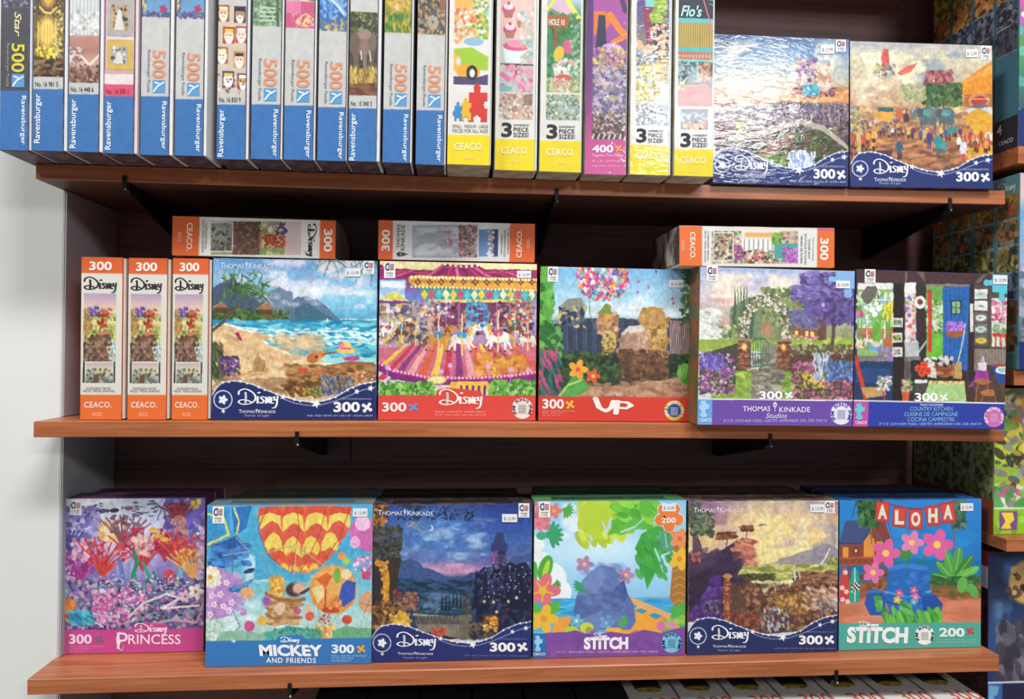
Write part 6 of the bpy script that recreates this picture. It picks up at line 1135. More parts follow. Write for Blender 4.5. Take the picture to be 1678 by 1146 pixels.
def paint_tropic(c):
    c.bg([(145, '8cc4ec'), (300, '9cd0ec'), (430, 'b4dcf0'), (600, 'a0d0ec'), (720, '8cc4e4')]); c.e(420, 420, 260, 90, 'd4ecf4', soft=.6, a=.7); c.cloud(200, 150, 420, 380, 'e4eef2', .38, 80, .9); c.cloud(380, 350, 560, 450, 'e8f2f4', .4, 60, .7)
    for x, y, r in ((60, 560, 80), (140, 600, 100), (190, 680, 80), (90, 500, 60), (100, 680, 100), (60, 400, 50)): c.e(x, y, r, r*.95, 'e8f0ee')
    c.bg([(720, '3c9cd4'), (830, '50b4d8')], y0=718, y1=920); c.d(130, 725, 860, 820, 90, '2c8cc8 5cc4e0 48a8d8', 4, 9, 6, 0, .6); c.p([180, 830, 320, 820, 330, 920, 150, 920], 'e8a040')
    c.p([500, 810, 620, 740, 870, 820, 930, 880, 780, 930, 480, 930], 'eca440'); c.p([590, 735, 620, 710, 900, 830, 880, 850, 640, 770], 'e4b070'); c.l([600, 725, 700, 760, 880, 838], 30, 'e0a868'); c.l([560, 720, 870, 708], 4, 'a8a08c')
    for q in ([600, 765, 630, 752, 660, 765, 640, 780], [640, 790, 680, 778, 720, 795, 690, 812], [725, 820, 760, 805, 810, 825, 770, 845]): c.p(q, '3c98b4')
    # leaves
    c.d(320, 148, 600, 380, 100, 'c0d43c a8c838 ccd850', 14, 26, 2.2, 1.2); c.p([320, 250, 350, 150, 600, 150, 560, 280, 480, 260, 450, 330, 390, 380], 'b4d03c'); c.p([480, 350, 520, 260, 610, 150, 780, 150, 770, 230, 680, 290, 560, 330], '5cb43c'); c.d(500, 150, 780, 320, 60, '54ac3c 68c044 8ccc48', 14, 24, 2, .5)
    c.p([640, 430, 680, 340, 780, 290, 850, 330, 870, 420, 790, 480, 760, 580, 715, 670, 690, 560, 690, 470], '44a444'); c.d(660, 330, 850, 600, 50, '4cb048 3c9840', 12, 22, 2, 1.2); c.d(780, 320, 870, 440, 24, '5ca488 4c9878', 12, 20); c.l([820, 340, 830, 420], 4, 'd8f0e4')
    for q in ([470, 340, 500, 250, 498, 300], [560, 330, 640, 300, 690, 255], [760, 430, 790, 500], [880, 440, 800, 470], [470, 320, 450, 270], [390, 380, 375, 350]): c.l(q, 10, 'b8dcec', w2=4)
    c.p([862, 560, 880, 330, 950, 330, 950, 860, 900, 800, 850, 720], 'a87434')
    for y in range(500, 800, 46): c.l([870, y+20, 905, y, 948, y+24], 6, 'c89450')
    c.flower(905, 370, 60, 'e89060', 'd86c3c'); c.flower(905, 490, 66, 'e8b83c', 'd88c30'); monstera(c, 850, 460, 20, '4c9878')
    c.d(45, 150, 140, 300, 30, 'd87c7c e09088 c86c74', 14, 24); c.flower(165, 205, 46, 'dc7c6c', 'e8b040'); monstera(c, 230, 200, 52, '54a844', .4); c.flower(75, 280, 46, 'd88490', 'c86c7c'); monstera(c, 140, 345, 84, '3c9c6c', 0); c.e(90, 350, 30, 24, '48a878')
    c.e(115, 540, 40, 78, '4ca83c', .3); c.e(118, 550, 16, 60, 'b4d448', .3); c.e(50, 560, 20, 60, '58b048'); monstera(c, 170, 640, 40, '4c9c40', .2); c.flower(100, 672, 102, 'dc707c', 'e8b83c'); [c.l([100, 672, 100+math.cos(a)*62, 672+math.sin(a)*62], 9, 'e8b83c') for a in (0.3, 1.6, 2.8, 4.1, 5.3)]; monstera(c, 150, 760, 60, '54b040', .8); c.flower(105, 838, 84, 'e8b83c', 'dc943c'); monstera(c, 60, 760, 50, '5cb444', 2)
    # a heap of blue-grey rocks on the sand with flowers
    c.p([240, 905, 290, 800, 300, 700, 330, 620, 380, 560, 440, 520, 520, 540, 580, 610, 600, 690, 640, 760, 650, 860, 620, 905], '5c70a8')
    for q, k in (([300, 700, 380, 560, 440, 520, 470, 600, 420, 690], '7488bc'), ([440, 520, 520, 540, 580, 610, 520, 660, 470, 600], '6479b0'), ([300, 700, 420, 690, 450, 790, 330, 840, 280, 800], '54689e'), ([420, 690, 520, 660, 600, 700, 560, 800, 450, 790], '4c609a'), ([450, 790, 560, 800, 650, 860, 620, 905, 440, 905], '6076ae'), ([330, 840, 450, 790, 440, 905, 250, 905], '6e84b8'), ([520, 660, 580, 610, 600, 700], '40548c')): c.p(q, k)
    monstera(c, 330, 640, 52, '3c9c6c', 2.4); c.flower(345, 520, 52, 'b884ac', 'e8d06c'); c.flower(590, 585, 50, 'b884ac', 'e8d06c'); monstera(c, 560, 850, 46, '4cac48', .4); c.flower(300, 850, 40, '64b4d0', 'e8e8d0'); c.flower(480, 860, 44, '64b4d0', 'e8e8d0')
    c.d(330, 520, 570, 880, 130, '6c80b4 586ca4 7890c0', 9, 18, 2, .2, .25); c.e(360, 890, 40, 30, 'c8d844'); c.e(270, 905, 40, 24, 'b8d03c'); c.e(520, 905, 50, 14, 'ecb44c'); monstera(c, 880, 790, 80, '4cac48', .6); c.d(800, 830, 945, 910, 40, '5cb44c 8cc850 c89c4c', 9, 18); c.e(800, 885, 26, 26, 'd870a8'); c.e(865, 875, 24, 24, 'dc88b4')
    c.tex(40, .03); c.p([40, 935, 120, 920, 250, 915, 290, 905, 350, 925, 430, 930, 500, 915, 600, 930, 700, 905, 800, 925, 945, 885, 950, 1080, 40, 1080], '7c4c9c'); c.d(130, 920, 940, 1060, 60, '74448f 845aa4', 12, 24, 1.5, a=.4); c.p([40, 922, 118, 925, 122, 1062, 40, 1070], '2c6cac')
def paint_savanna(c):
    c.bg([(150, '7c649c'), (260, 'c8946c'), (340, 'dcb078'), (450, 'dcc48c'), (540, 'c8bc68'), (620, '9c8c4c'), (860, '5c3c3c')]); c.e(560, 330, 330, 230, 'ecd894', soft=.6, a=.8); c.cloud(180, 160, 940, 460, 'c09cac', .5, 120, .6); c.cloud(300, 200, 900, 480, 'f4e4ac', .48, 150, .7, 1.6, 4); c.cloud(780, 150, 940, 560, '8c88a4', .42, 90, .7, 1.5, 6); c.cloud(70, 150, 300, 300, '8c5c84', .42, 90, .6)
    for a, b in ((420, 250), (500, 420), (600, 560), (680, 740), (800, 900)): c.p([a, 150, a+60, 150, b+40, 560, b-60, 560], 'f8ecb4', .22)
    c.p([640, 200, 700, 190, 720, 240, 690, 330, 650, 300, 610, 230], 'e4c088', .5); c.hill(480, 945, [530, 500, 470, 440, 400, 430], '8c8494', 600, 12, 30, .8); c.l([890, 430, 860, 490, 830, 530], 8, 'd8dce0'); c.d(880, 480, 945, 550, 60, '8c8c4c 6c7440 a8a45c', 7, 13)
    c.bg([(530, 'b8b46c'), (600, 'a8a050'), (660, '8c7c44')], y0=532, y1=680); c.d(340, 530, 945, 660, 330, 'c8c474 a8a858 8c9448 dcd48c 7c7c40', 6, 14, 4, 0)
    c.d(380, 580, 560, 640, 110, '4c4c30 5c5c38 3c3c28', 5, 10, 2.5, 0); c.d(460, 620, 700, 690, 90, 'e0dcb0 b8b888 c8c494', 5, 12, 4, 0)
    c.p([680, 570, 760, 560, 940, 580, 940, 660, 760, 680, 720, 610], '6c4434'); c.d(690, 570, 945, 690, 150, '7c5040 8c6448 5c3830 a87c54', 7, 14, 2, 0); c.l([685, 560, 690, 610], 9, 'dcdcd4'); c.l([710, 562, 716, 606], 6, 'c8ccc8')
    c.p([300, 640, 420, 620, 520, 700, 720, 640, 945, 650, 945, 900, 300, 940], '5c3c34'); c.d(300, 640, 945, 910, 700, '6c4438 7c5040 4c302c a87c54 8c6c48 5c4038', 6, 14, 1.6); c.d(580, 690, 760, 810, 200, 'a87c40 c89c58 8c6434 6c5430', 6, 12); c.d(490, 780, 650, 920, 90, '9c9ca4 5c5460 c8c4c8 443c40', 4, 9, 2, 1.3); c.d(740, 660, 930, 780, 120, 'b89078 d8b8a0 8c6450', 5, 12, 2, .6); c.d(820, 740, 940, 800, 50, 'a8a0a4 6c6468', 4, 9)
    # long dark hillside falling away to the left, trees on it
    c.p([60, 540, 180, 470, 260, 430, 340, 385, 400, 365, 440, 380, 440, 420, 380, 520, 330, 620, 380, 740, 340, 850, 60, 850], '44304c'); c.p([330, 392, 372, 362, 448, 385, 436, 430, 380, 520, 340, 600, 300, 600], 'a86050'); c.d(340, 375, 440, 520, 60, 'b8705c 94504c d08c6c', 8, 16, 3, .2); c.d(60, 460, 340, 660, 120, '3c2c48 4c3854 34283c', 12, 26, 3, -.5, .6); c.p([60, 640, 250, 580, 240, 830, 60, 850], '54307c'); c.d(60, 640, 260, 840, 130, '5c3c84 4c2c6c 6c4c8c 3c2850', 8, 16); c.p([60, 600, 200, 540, 160, 680, 60, 800], '34283c')
    c.p([300, 620, 350, 640, 400, 740, 350, 820, 300, 800], '5c4038'); c.p([75, 520, 80, 330, 100, 330, 130, 400, 155, 480], '5c485c'); c.d(60, 200, 200, 350, 200, '4c5444 5c6850 3c4438 748064', 6, 12, 1.8); c.d(60, 160, 130, 230, 50, '5c5c58 4c544c', 6, 11, 1.8); c.d(75, 450, 125, 510, 24, 'c86c4c a84c34', 5, 10)
    # acacias on the ridge and a tall dead trunk
    for x, y, s in ((280, 425, 1.0), (400, 360, .7)):
        c.l([x, y, x+4, y-50*s], 6*s, '54382c'); c.e(x+2, y-70*s, 56*s, 18*s, '6c4434'); c.d(x-50*s, y-92*s, x+52*s, y-52*s, 50, '7c4c34 94603c 5c3828', 5, 10, 2, 0)
    c.l([290, 590, 285, 700, 290, 840], 32, '8c4c34', 1, 40); c.d(265, 590, 310, 850, 70, 'b0704c 7c4030 c88c60', 5, 9, 1, 1.5); c.e(288, 590, 28, 14, 'c08850'); c.d(165, 740, 250, 810, 50, '54444c 7c7480 342838', 5, 10); c.d(320, 800, 480, 910, 110, '7c3c34 9c5440 5c3430', 6, 12)
    c.l([462, 290, 512, 288], 5, '6c7c84'); c.e(486, 288, 12, 5, '5c6c78'); c.tex(22, .10); navy(c, '22305e')
def paint_aloha(c):
    c.bg([(120, '2c84cc'), (420, '2478bc'), (450, '1c6cac'), (560, '2c6c9c')]); c.bg([(438, '1c6ca8'), (560, '2c7ca0')], x0=430, y0=438, y1=560); c.d(300, 200, 700, 420, 40, '3490d4 2880c8', 20, 36, 2, 0, .3)
    c.bg([(540, 'b4603c'), (640, 'c8704c'), (770, 'cc7c5c')], y0=560, y1=775); c.d(45, 560, 780, 640, 130, 'a85838 8c4c30 b86844 94543c', 8, 16, 2.5, 0); c.d(520, 520, 780, 620, 110, '8c4834 7c5c34 a06040 4c6434', 8, 14, 2, 0); c.d(45, 640, 780, 765, 60, 'd08060 c47454 dc9070', 14, 28, 3, 0, .5)
    # hut
    c.p([42, 350, 75, 235, 220, 225, 165, 350], '44507c'); c.l([42, 352, 165, 352, 222, 228], 6, '2c3c64'); c.p([220, 240, 275, 230, 320, 350, 280, 358, 245, 300, 200, 330], '8c4438')
    for i in range(5): c.l([225+i*18, 240, 262+i*16, 350], 3, '6c342c')
    c.p([45, 356, 160, 356, 215, 270, 275, 360, 275, 460, 45, 460], '8c4430'); c.r(62, 370, 92, 425, 'e09444'); c.p([170, 340, 200, 300, 225, 330, 225, 420, 170, 420], 'e09040'); c.r(235, 340, 270, 420, 'dc8c3c'); c.e(130, 388, 15, 17, '5c3428'); c.e(130, 388, 8, 9, 'd8b890')
    c.l([45, 428, 290, 420], 9, 'b0603c'); c.l([45, 464, 290, 452], 10, 'a05434'); [c.r(x, 425, x+8, 460, '9c5030') for x in range(60, 280, 34)]; [c.r(x, 465, x+10, 560, '7c4030') for x in (90, 180, 250)]; c.d(160, 490, 300, 600, 70, '8c5030 a06840 6c3c28', 8, 14)
    for x, k in ((72, 'c8443c'), (125, '2c9c84')): c.p([x-26, 655, x-28, 560, x-14, 490, x, 470, x+18, 500, x+28, 570, x+24, 655], k)
    c.l([125, 478, 126, 650], 5, 'e8e4d8'); [c.flower(x, y, 13, 'ece0dc', 'c8443c') for x, y in ((60, 580), (82, 600), (62, 640), (76, 500), (88, 650))]
    for i in range(5):
        for j in range(4): c.r(108+i*8, 560+j*11-i*3, 116+i*8, 571+j*11-i*3, ['2c3030', 'e0ddd0'][(i+j) % 2])
    # palms, garland flags
    c.l([205, 160, 210, 350], 8, '8c6c4c'); c.d(150, 130, 245, 260, 150, '3c6c3c 2c5434 54844c 243c2c', 5, 12, 2.5); c.l([110, 215, 130, 130], 5, '2c5c44'); c.l([660, 130, 640, 300, 634, 390], 7, '7c5c54'); c.d(630, 128, 690, 270, 110, '3c6c4c 2c5440 548c5c 6c5c7c', 5, 11, 2)
    c.l([232, 135, 310, 150, 395, 165, 480, 170, 560, 150, 640, 128], 4, '7c2c2c')
    for i, (x, y, a) in enumerate(((266, 186, .05), (354, 214, .08), (438, 224, .02), (527, 206, -.12), (605, 190, -.15))):
        q = []
        for dx, dy in ((-36, -54), (36, -54), (38, 54), (-34, 52)): q += [x+dx*math.cos(a)-dy*math.sin(a), y+dx*math.sin(a)+dy*math.cos(a)]
        c.p(q, 'b83430'); c.p([x+(v-x)*.84 if k % 2 == 0 else y+(v-y)*.86 for k, v in enumerate(q)], 'd04c40')
    # broad leaf plant
    for a, R in ((-2.9, 110), (-2.4, 120), (-1.9, 150), (-1.4, 150), (-.9, 140), (-.45, 130), (.1, 110), (.5, 120), (2.9, 80)):
        x = 640+math.cos(a)*R*.55; y = 535+math.sin(a)*R*.62; c.e(x, y, R*.52, R*.17, ['54a044', '6cb850', '3c8438'][int(R) % 3], a); c.l([640, 535, 640+math.cos(a)*R, 535+math.sin(a)*R*1.1], 3, 'a8d480')
    c.d(520, 520, 780, 560, 60, '3c7434 4c5c34 2c5c34', 6, 13, 2, 0); c.e(735, 590, 22, 42, '5ca84c', -.5); c.e(680, 560, 26, 42, '64ac50', .2)
    # blue glazed jars and pink blossoms on the sand
    c.p([300, 480, 330, 455, 460, 455, 495, 480, 520, 600, 500, 730, 330, 750, 280, 640], '2c68b4'); c.l([305, 478, 395, 462, 490, 478], 26, '3c80c8'); c.l([285, 600, 400, 625, 515, 595], 12, '5ca4dc'); c.l([290, 650, 400, 675, 515, 645], 8, '1f4c90'); c.d(300, 500, 500, 720, 60, '3474bc 2458a4 4484c8', 9, 18, 1.5, .1, .4)
    c.p([190, 600, 215, 585, 270, 590, 290, 640, 270, 720, 205, 720, 175, 660], '2858a8'); c.l([196, 598, 272, 596], 12, '3c78c0'); c.p([470, 620, 540, 610, 580, 660, 560, 740, 480, 745], '2450a0')
    c.l([340, 460, 320, 400, 300, 360], 8, '3c7c3c'); c.l([400, 460, 410, 380, 430, 330], 8, '3c7c3c'); c.l([460, 460, 500, 400, 540, 350], 8, '3c7c3c'); monstera(c, 380, 420, 60, '3c8c44', -1.6)
    c.flower(285, 400, 74, 'dc609c', 'f0c860'); c.flower(420, 345, 60, 'e480b0', 'f0c860'); c.flower(550, 355, 80, 'dc609c', 'f0c860'); c.flower(220, 500, 56, 'e070a4', 'f0c860')
    for x, y, k in ((355, 605, 'e05c84'), (345, 640, 'e8b83c'), (430, 650, '4cacd8'), (430, 590, 'e0648c'), (440, 625, 'e8749c')): c.flower(x, y, 20, k, 'f0d8a0')
    c.d(230, 625, 265, 690, 24, '4c9c4c 6cb85c', 5, 9, 2, 1); c.d(365, 655, 420, 740, 34, '4c9c4c 6cb85c 3c8444', 5, 9, 2, 1); c.p([260, 758, 340, 735, 460, 735, 550, 670, 565, 675, 575, 762], '4ca03c'); c.d(270, 700, 570, 760, 90, '5cb048 3c8c34 7cc454', 5, 10, 4, 1.2)
    c.tex(44, .04); c.p([36, 762, 780, 752, 780, 890, 36, 905], '50a898')
def extras(r, f, w_, h_): pass
rows = []
def bigb(*a, **k):
    r, f = big(*a, **k); rows.append((r, f)); return r, f
r, f = bigb(L1, [(273, 300), (862, 300), (862, 945), (262, 960)], zbot, None, paint_reef, 61, 'square puzzle box with a violet coral reef picture and pink band', '7c3c64', '5c4c74', PR_SATIN, .056, lo=-.02, hi=.2)
text(f, r, '300', 288, 872, 386, 914, 'f4dce8', .03, name='piece_count'); piece_icon(f, r, 396, 874, 438, 912, '7c6c74'); script_logo(f, r, 568, 822, 704, 872, 'f6dcea', wd=.06)
text(f, r, 'P', 494, 864, 540, 935, 'f8e4ee', .0, name='title_lettering'); text(f, r, 'RINCESS', 542, 872, 764, 914, 'f8e4ee', .008, name='title_lettering')
V, P = strokes([(bez(.3, .0, .02, .3, .1, .7, .3, .6, .2, .35), 1), (bez(.25, .95, .5, 1, .6, .8), 1)], .08); mapped(f, r, V, P, 492, 864, 540, 940, 'f8e4ee', 'flourish')
for i, s_ in enumerate(('PUZZLE - CASSE-TÊTE - ROMPECABEZAS', '24" x 18" - 61CM x 46CM', 'AGE / ÂGE / EDAD 10+')): smallprint(f, r, 288, 920+i*10, [438, 376, 366][i], 926+i*10, s_, 'f0a8cc')
origin_sticker(f, r, 294, 308, 343, 369)
r, f = bigb(L2, [(52, 165), (1005, 165), (1003, 1068), (55, 1095)], zbot, None, paint_sky, 62, 'square puzzle box with hot air balloons in a turquoise sky, blue band', '3c7894', '84704c', lo=-.05, hi=.1)
text(f, r, 'MICKEY', 362, 962, 724, 1028, 'f4f4f4', .045, shear=-.1, name='title_lettering'); text(f, r, 'AND FRIENDS', 406, 1036, 690, 1066, 'ecf0f4', .02, name='title_lettering', space=1.15); script_logo(f, r, 486, 914, 592, 956, 'f0f4f8', wd=.07)
text(f, r, '300', 778, 960, 906, 1010, 'f0f4f8', .035, name='piece_count'); piece_icon(f, r, 916, 958, 974, 1012, 'e8b03c')
for i, s_ in enumerate(('PUZZLE - CASSE-TÊTE - ROMPECABEZAS', '24" x 18" - 61CM x 46CM', 'AGE / ÂGE / EDAD 10+')): smallprint(f, r, 778, 1018+i*14, [976, 900, 886][i], 1028+i*14, s_, 'c0dcf0')
V, P = strokes([([(.5, .1), (.5, .9)], 1), ([(.1, .3), (.9, .7)], 1), ([(.1, .7), (.9, .3)], 1)], .14); mapped(f, r, V, P, 204, 930, 232, 956, 'ecf0f4', 'spark_mark')
origin_sticker(f, r, 86, 172, 152, 270); price_sticker(f, r, 890, 188, 974, 236)
r, f = bigb(L3, [(30, 175), (978, 160), (970, 1075), (25, 1103)], zbot, None, paint_night, 63, 'square puzzle box with a moonlit night valley picture, navy star band', '1c2440', '5c4434', lo=-.05, hi=.1)
navy_text(f, r); serif_title(f, r, 64, 206, 390, 236, 'd4dcec'); origin_sticker(f, r, 894, 158, 958, 242); price_sticker(f, r, 796, 222, 886, 270)
r, f = bigb(L4, [(48, 148), (943, 145), (945, 1057), (42, 1073)], zbot, None, paint_tropic, 64, 'square puzzle box with bright tropical leaves and boulder picture, purple band', '4c8048', '5c8468', lo=-.05, hi=.1)
V, P = strokes([([(.5+.30*math.cos(.3+i*1.2566), .46+.30*math.sin(.3+i*1.2566))]*2, 1) for i in range(5)]+[([(.5, .46)]*2, 1)], .44); mapped(f, r, V, P, 752, 160, 930, 340, 'f4ecdc', 'flower_badge', 0, -0.0007)
V, P = strokes([([(.5+.30*math.cos(.3+i*1.2566), .46+.30*math.sin(.3+i*1.2566))]*2, 1) for i in range(5)]+[([(.5, .46)]*2, 1)], .39); mapped(f, r, V, P, 752, 160, 930, 340, 'e8823c', 'flower_badge', 0, -0.0010)
text(f, r, '200', 796, 246, 880, 278, 'f8ece0', .03, name='piece_count', y=-0.0013); script_logo(f, r, 402, 920, 478, 956, 'f0e8f4', wd=.08)
text(f, r, 'STiTCH', 344, 946, 606, 1020, 'f4f0f4', .055, name='title_lettering'); smallprint(f, r, 186, 1024, 784, 1040, '19" X 15" - 48CM X 38CM / PUZZLE - CASSE-TÊTE - ROMPECABEZAS / AGES - ÂGES - EDAD 8+', 'd8c0e4')
badge(f, r, 863, 982, 60, '7cc4dc', '2c4c84'); piece_logo(f, r, 50, 930, 104, 1030, '8cd0ec'); text(f, r, 'CEACO', 46, 1036, 116, 1052, 'f0f4f8', .02, name='maker_name'); origin_sticker(f, r, 76, 150, 142, 242); price_sticker(f, r, 798, 166, 880, 210, '$ 15.99')
r, f = bigb(L5, [(55, 150), (943, 145), (940, 1033), (58, 1057)], zbot, None, paint_savanna, 65, 'square puzzle box with a golden savanna and sunbeams picture, navy star band', '54384c', '7c6c48', lo=-.05, hi=.12)
navy_text(f, r); serif_title(f, r, 86, 186, 380, 216, 'ecdce4'); origin_sticker(f, r, 860, 150, 920, 222); price_sticker(f, r, 774, 168, 858, 216)
r, f = bigb(L6, [(42, 127), (780, 118), (775, 877), (42, 902)], zbot, None, paint_aloha, 66, 'square puzzle box with ALOHA flags over a beach hut picture, teal band', '24609c', '1c4870', lo=-.05, hi=.14)
for ch, x, y, t in (('A', 266, 188, 0), ('L', 354, 216, 0), ('O', 438, 225, 0), ('H', 527, 206, 0), ('A', 605, 188, 0)): text(f, r, ch, x-24, y-38, x+24, y+36, 'e8e0cc', .05, name='flag_letter')
script_logo(f, r, 148, 748, 246, 784, 'ecf4f0', wd=.08); text(f, r, 'STiTCH', 84, 778, 402, 862, 'f0f4f0', .055, shear=.06, name='title_lettering'); text(f, r, '200', 560, 780, 690, 826, 'f0f4f0', .035, name='piece_count'); piece_icon(f, r, 696, 772, 742, 818, 'd84c4c')
smallprint(f, r, 544, 836, 752, 844, '19" X 15" - 48CM X 38CM - PUZZLE - CASSE-TÊTE', 'bce0d8'); smallprint(f, r, 546, 848, 752, 856, 'ROMPECABEZAS / AGES - ÂGES - EDAD 8+', 'bce0d8'); badge(f, r, 485, 818, 50, 'f0f4ec', '3c5c54'); price_sticker(f, r, 668, 140, 734, 180, '$ 15.99')

# rows of the same boxes standing behind, shade on their tops put into darkened colours
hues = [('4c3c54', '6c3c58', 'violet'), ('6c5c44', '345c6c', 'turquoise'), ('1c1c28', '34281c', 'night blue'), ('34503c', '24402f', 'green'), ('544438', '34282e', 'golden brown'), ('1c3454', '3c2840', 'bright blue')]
lb2 = ['coral reef', 'hot air balloons', 'moonlit valley', 'tropical leaves', 'golden savanna', 'ALOHA flags']
for i, (r, f) in enumerate(rows):
    y = r.location.y+.0585; k = 0
    while y+.056 < BACK_Y-.012 and k < 3:
        x = r.location.x+(.004 if i % 2 else -.003)*(k+1)
        if i == 0: x = r.location.x+.003*(k+1)
        if i == 1: x -= .0
        z = zbot(x)
        n = ['second', 'third', 'fourth'][k]
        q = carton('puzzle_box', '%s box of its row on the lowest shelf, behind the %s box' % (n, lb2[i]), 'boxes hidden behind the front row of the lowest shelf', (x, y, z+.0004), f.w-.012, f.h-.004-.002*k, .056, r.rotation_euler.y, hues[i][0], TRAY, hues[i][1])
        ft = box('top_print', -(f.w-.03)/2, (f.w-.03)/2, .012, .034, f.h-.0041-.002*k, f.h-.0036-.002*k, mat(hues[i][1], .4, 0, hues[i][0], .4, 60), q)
        y += .0585; k += 1
    tp = box('top_print', -f.w/2+.03, f.w/2-.03, .010, .030, f.h-.0001, f.h+.0004, mat(hues[i][1], .35, 0, hues[i][0], .5, 70), r)

# ================================================================== neighbouring unit on the right
NX = 1.512
def npt(u, v): return at_x(u, v, NX)
def nboard(u, v0, v1, label):
    a = npt(u, v0); b = npt(u, v1); bm = bmesh.new(); box_bm(bm, NX+.002, NX+.95, a[1], BACK_Y, b[2], a[2], .001)
    me = bpy.data.meshes.new('shelf_board'); bm.to_mesh(me); bm.free(); o = link('shelf_board', me, None, WOOD); tag(o, label, 'shelf', 'shelf boards of the neighbouring unit'); return a
def gfun(stops_fn, seed):
    return stops_fn
def nbox(u, vt, vb, n, label, side, mottle, front_fn, side_fn, zshelf, width=.262, depth=.052, seed=1, grp='boxes on the neighbouring unit', tags=None):
    """front-left vertical edge at image column u; left faces look into our unit"""
    a = npt(u, (vt+vb)/2); y0 = float(a[1]); zt = float(at_y(*( (u, vt)), y0)[2]); zb = zshelf if zshelf is not None else float(at_y(u, vb, y0)[2]); h = zt-zb
    out = []
    for k in range(n):
        y = y0+k*(depth+.0016)
        r = empty('puzzle_box', (NX+width/2+.003, y, zb+.0003), label if k == 0 else label+', '+['second', 'third', 'fourth'][k-1]+' one back', 'puzzle box', grp)
        box('lid', -width/2, width/2, 0, depth, 0, h, mat(side, .45, 0, mottle, .4, 40), r, .0008)
        if k == 0 and front_fn:
            f = Face([(0, 0), (100, 0), (100, 100*h/width), (0, 100*h/width)], width, h); c = Canvas(f, .0012, seed); front_fn(c, 100*h/width); c.build(r, PR_SATIN); out.append((r, f))
        if side_fn:
            f2 = Face([(0, 0), (100, 0), (100, 100*h/depth), (0, 100*h/depth)], depth, h); c = Canvas(f2, .0012, seed+k+5); side_fn(c, 100*h/depth)
            o = c.build(r, PR_SATIN, 'side_print'); o.rotation_euler = (0, 0, -math.pi/2); o.location = (-width/2, depth/2, 0)
            if tags: tags(f2, r, width, depth)
    return out
def side_txt(f2, r, width, depth, items):
    for s_, x0, y0, x1, y1, col in items:
        o = text(f2, r, s_, x0, y0, x1, y1, col, .02, name='lettering'); o.rotation_euler = (0, 0, -math.pi/2); o.location = (-width/2, depth/2, 0)
def teal_side(c, H):
    c.r(0, 0, 100, H, '5c8c8c'); k = ['8c6c3c b08c44 5c4c34 a84c2c', '6c6450 a09474 4c4438 c86c34', '94844c 5c6c44 3c3c34 c8b468', '54607c 7c88a0 3c3c48']
    n = max(2, int((H-60)/82)); y = 62
    for i in range(n):
        c.r(12, y, 92, y+72, '3c3830'); c.d(14, y+2, 90, y+70, 110, k[i % 4], 5, 13); c.r(8, y+75, 96, y+78, '8cb4b0'); y += 84
def dark_side(c, H):
    c.r(0, 0, 100, H, '4c7c88'); k = ['3c3c44 5c5c68', 'c8b43c 5c6834 8c6c2c', 'b0743c d89c54 5c4030', '4c5464 8c8c9c 34343c']
    y = 10
    for i in range(5):
        c.r(8, y, 92, y+78, '2c2824'); c.d(10, y+2, 90, y+76, 120, k[i % 4], 5, 13); c.r(8, y+79, 92, y+82, 'a8b4b4'); y += 86
    c.r(0, H-100, 100, H, '34303a')
def front_pink(c, H): c.bg([(0, '5c8cb8'), (H*.3, 'c85c8c'), (H*.45, 'b05cb0'), (H*.6, '4c9c5c'), (H, '24306c')]); c.d(0, 0, 100, H*.75, 300, 'c85c9c 5cb0a0 e8c8d8 4c8c4c 7c5cb0 e8e4dc', 1.5, 4); c.r(0, H*.84, 100, H, '22306c'); c.d(0, H*.84, 100, H, 30, 'dce4f4', .4, .9)
def front_lake(c, H): c.bg([(0, 'c8b0bc'), (H*.12, 'd8b8b0'), (H*.2, '6c9cc8'), (H*.5, '94a8c8'), (H*.65, '8c90ac'), (H*.8, '5c6c74'), (H, '24306c')]); c.cloud(0, 0, 100, H*.4, 'ecd8d8', .4, 20); c.cloud(0, H*.2, 100, H*.6, 'd4e0f0', .45, 14, .8); c.d(0, H*.35, 100, H*.5, 120, 'c89090 a8a0bc d8c8d0', 1, 3); c.d(0, H*.5, 100, H*.85, 320, '5c6c7c 8c98ac 4c5c54 a8b0bc 6c7c64', 1, 3.4); c.r(0, H*.86, 100, H, '1f2c68'); c.e(17, H*.84, 11, 11, '8cd0e8'); c.e(17, H*.84, 9.5, 9.5, 'e8eef0'); c.d(2, H*.9, 98, H*.99, 22, 'd0d8f0', .4, .8)
def front_bugs(c, H): c.r(0, 0, 100, H, '9c9080'); c.d(0, 0, 100, H, 900, 'a89c8c c8b83c d8d4cc 6c9c4c 5c5450 d87c5c 8cb0b8 e8d85c', 1, 3.2); c.d(0, H*.25, 100, H*.7, 60, 'b0d038 a0c830 8cc03c', 3, 7, 1.8, 0); c.d(0, H*.3, 100, H*.75, 240, 'e0c83c 5c5c5c 8c8880 c8b040 3c3834', 1, 2.6, 2); c.d(0, H*.7, 100, H*.83, 200, '7cb444 4c9c4c e8e4d8 c85c8c 8c8488', 1, 3, 2); c.r(0, H*.815, 100, H*.825, 'ecece4'); c.r(0, H*.825, 100, H, '8cc02c'); c.d(0, H*.83, 100, H, 30, '74ac28 9ccc44', 1.5, 3.5); c.r(4, H*.84, 16, H*.97, '7c4c8c'); c.p([5, H*.85, 13, H*.85, 14, H*.9, 11, H*.93, 12, H*.96, 5, H*.96, 8, H*.91], 'ecd43c')
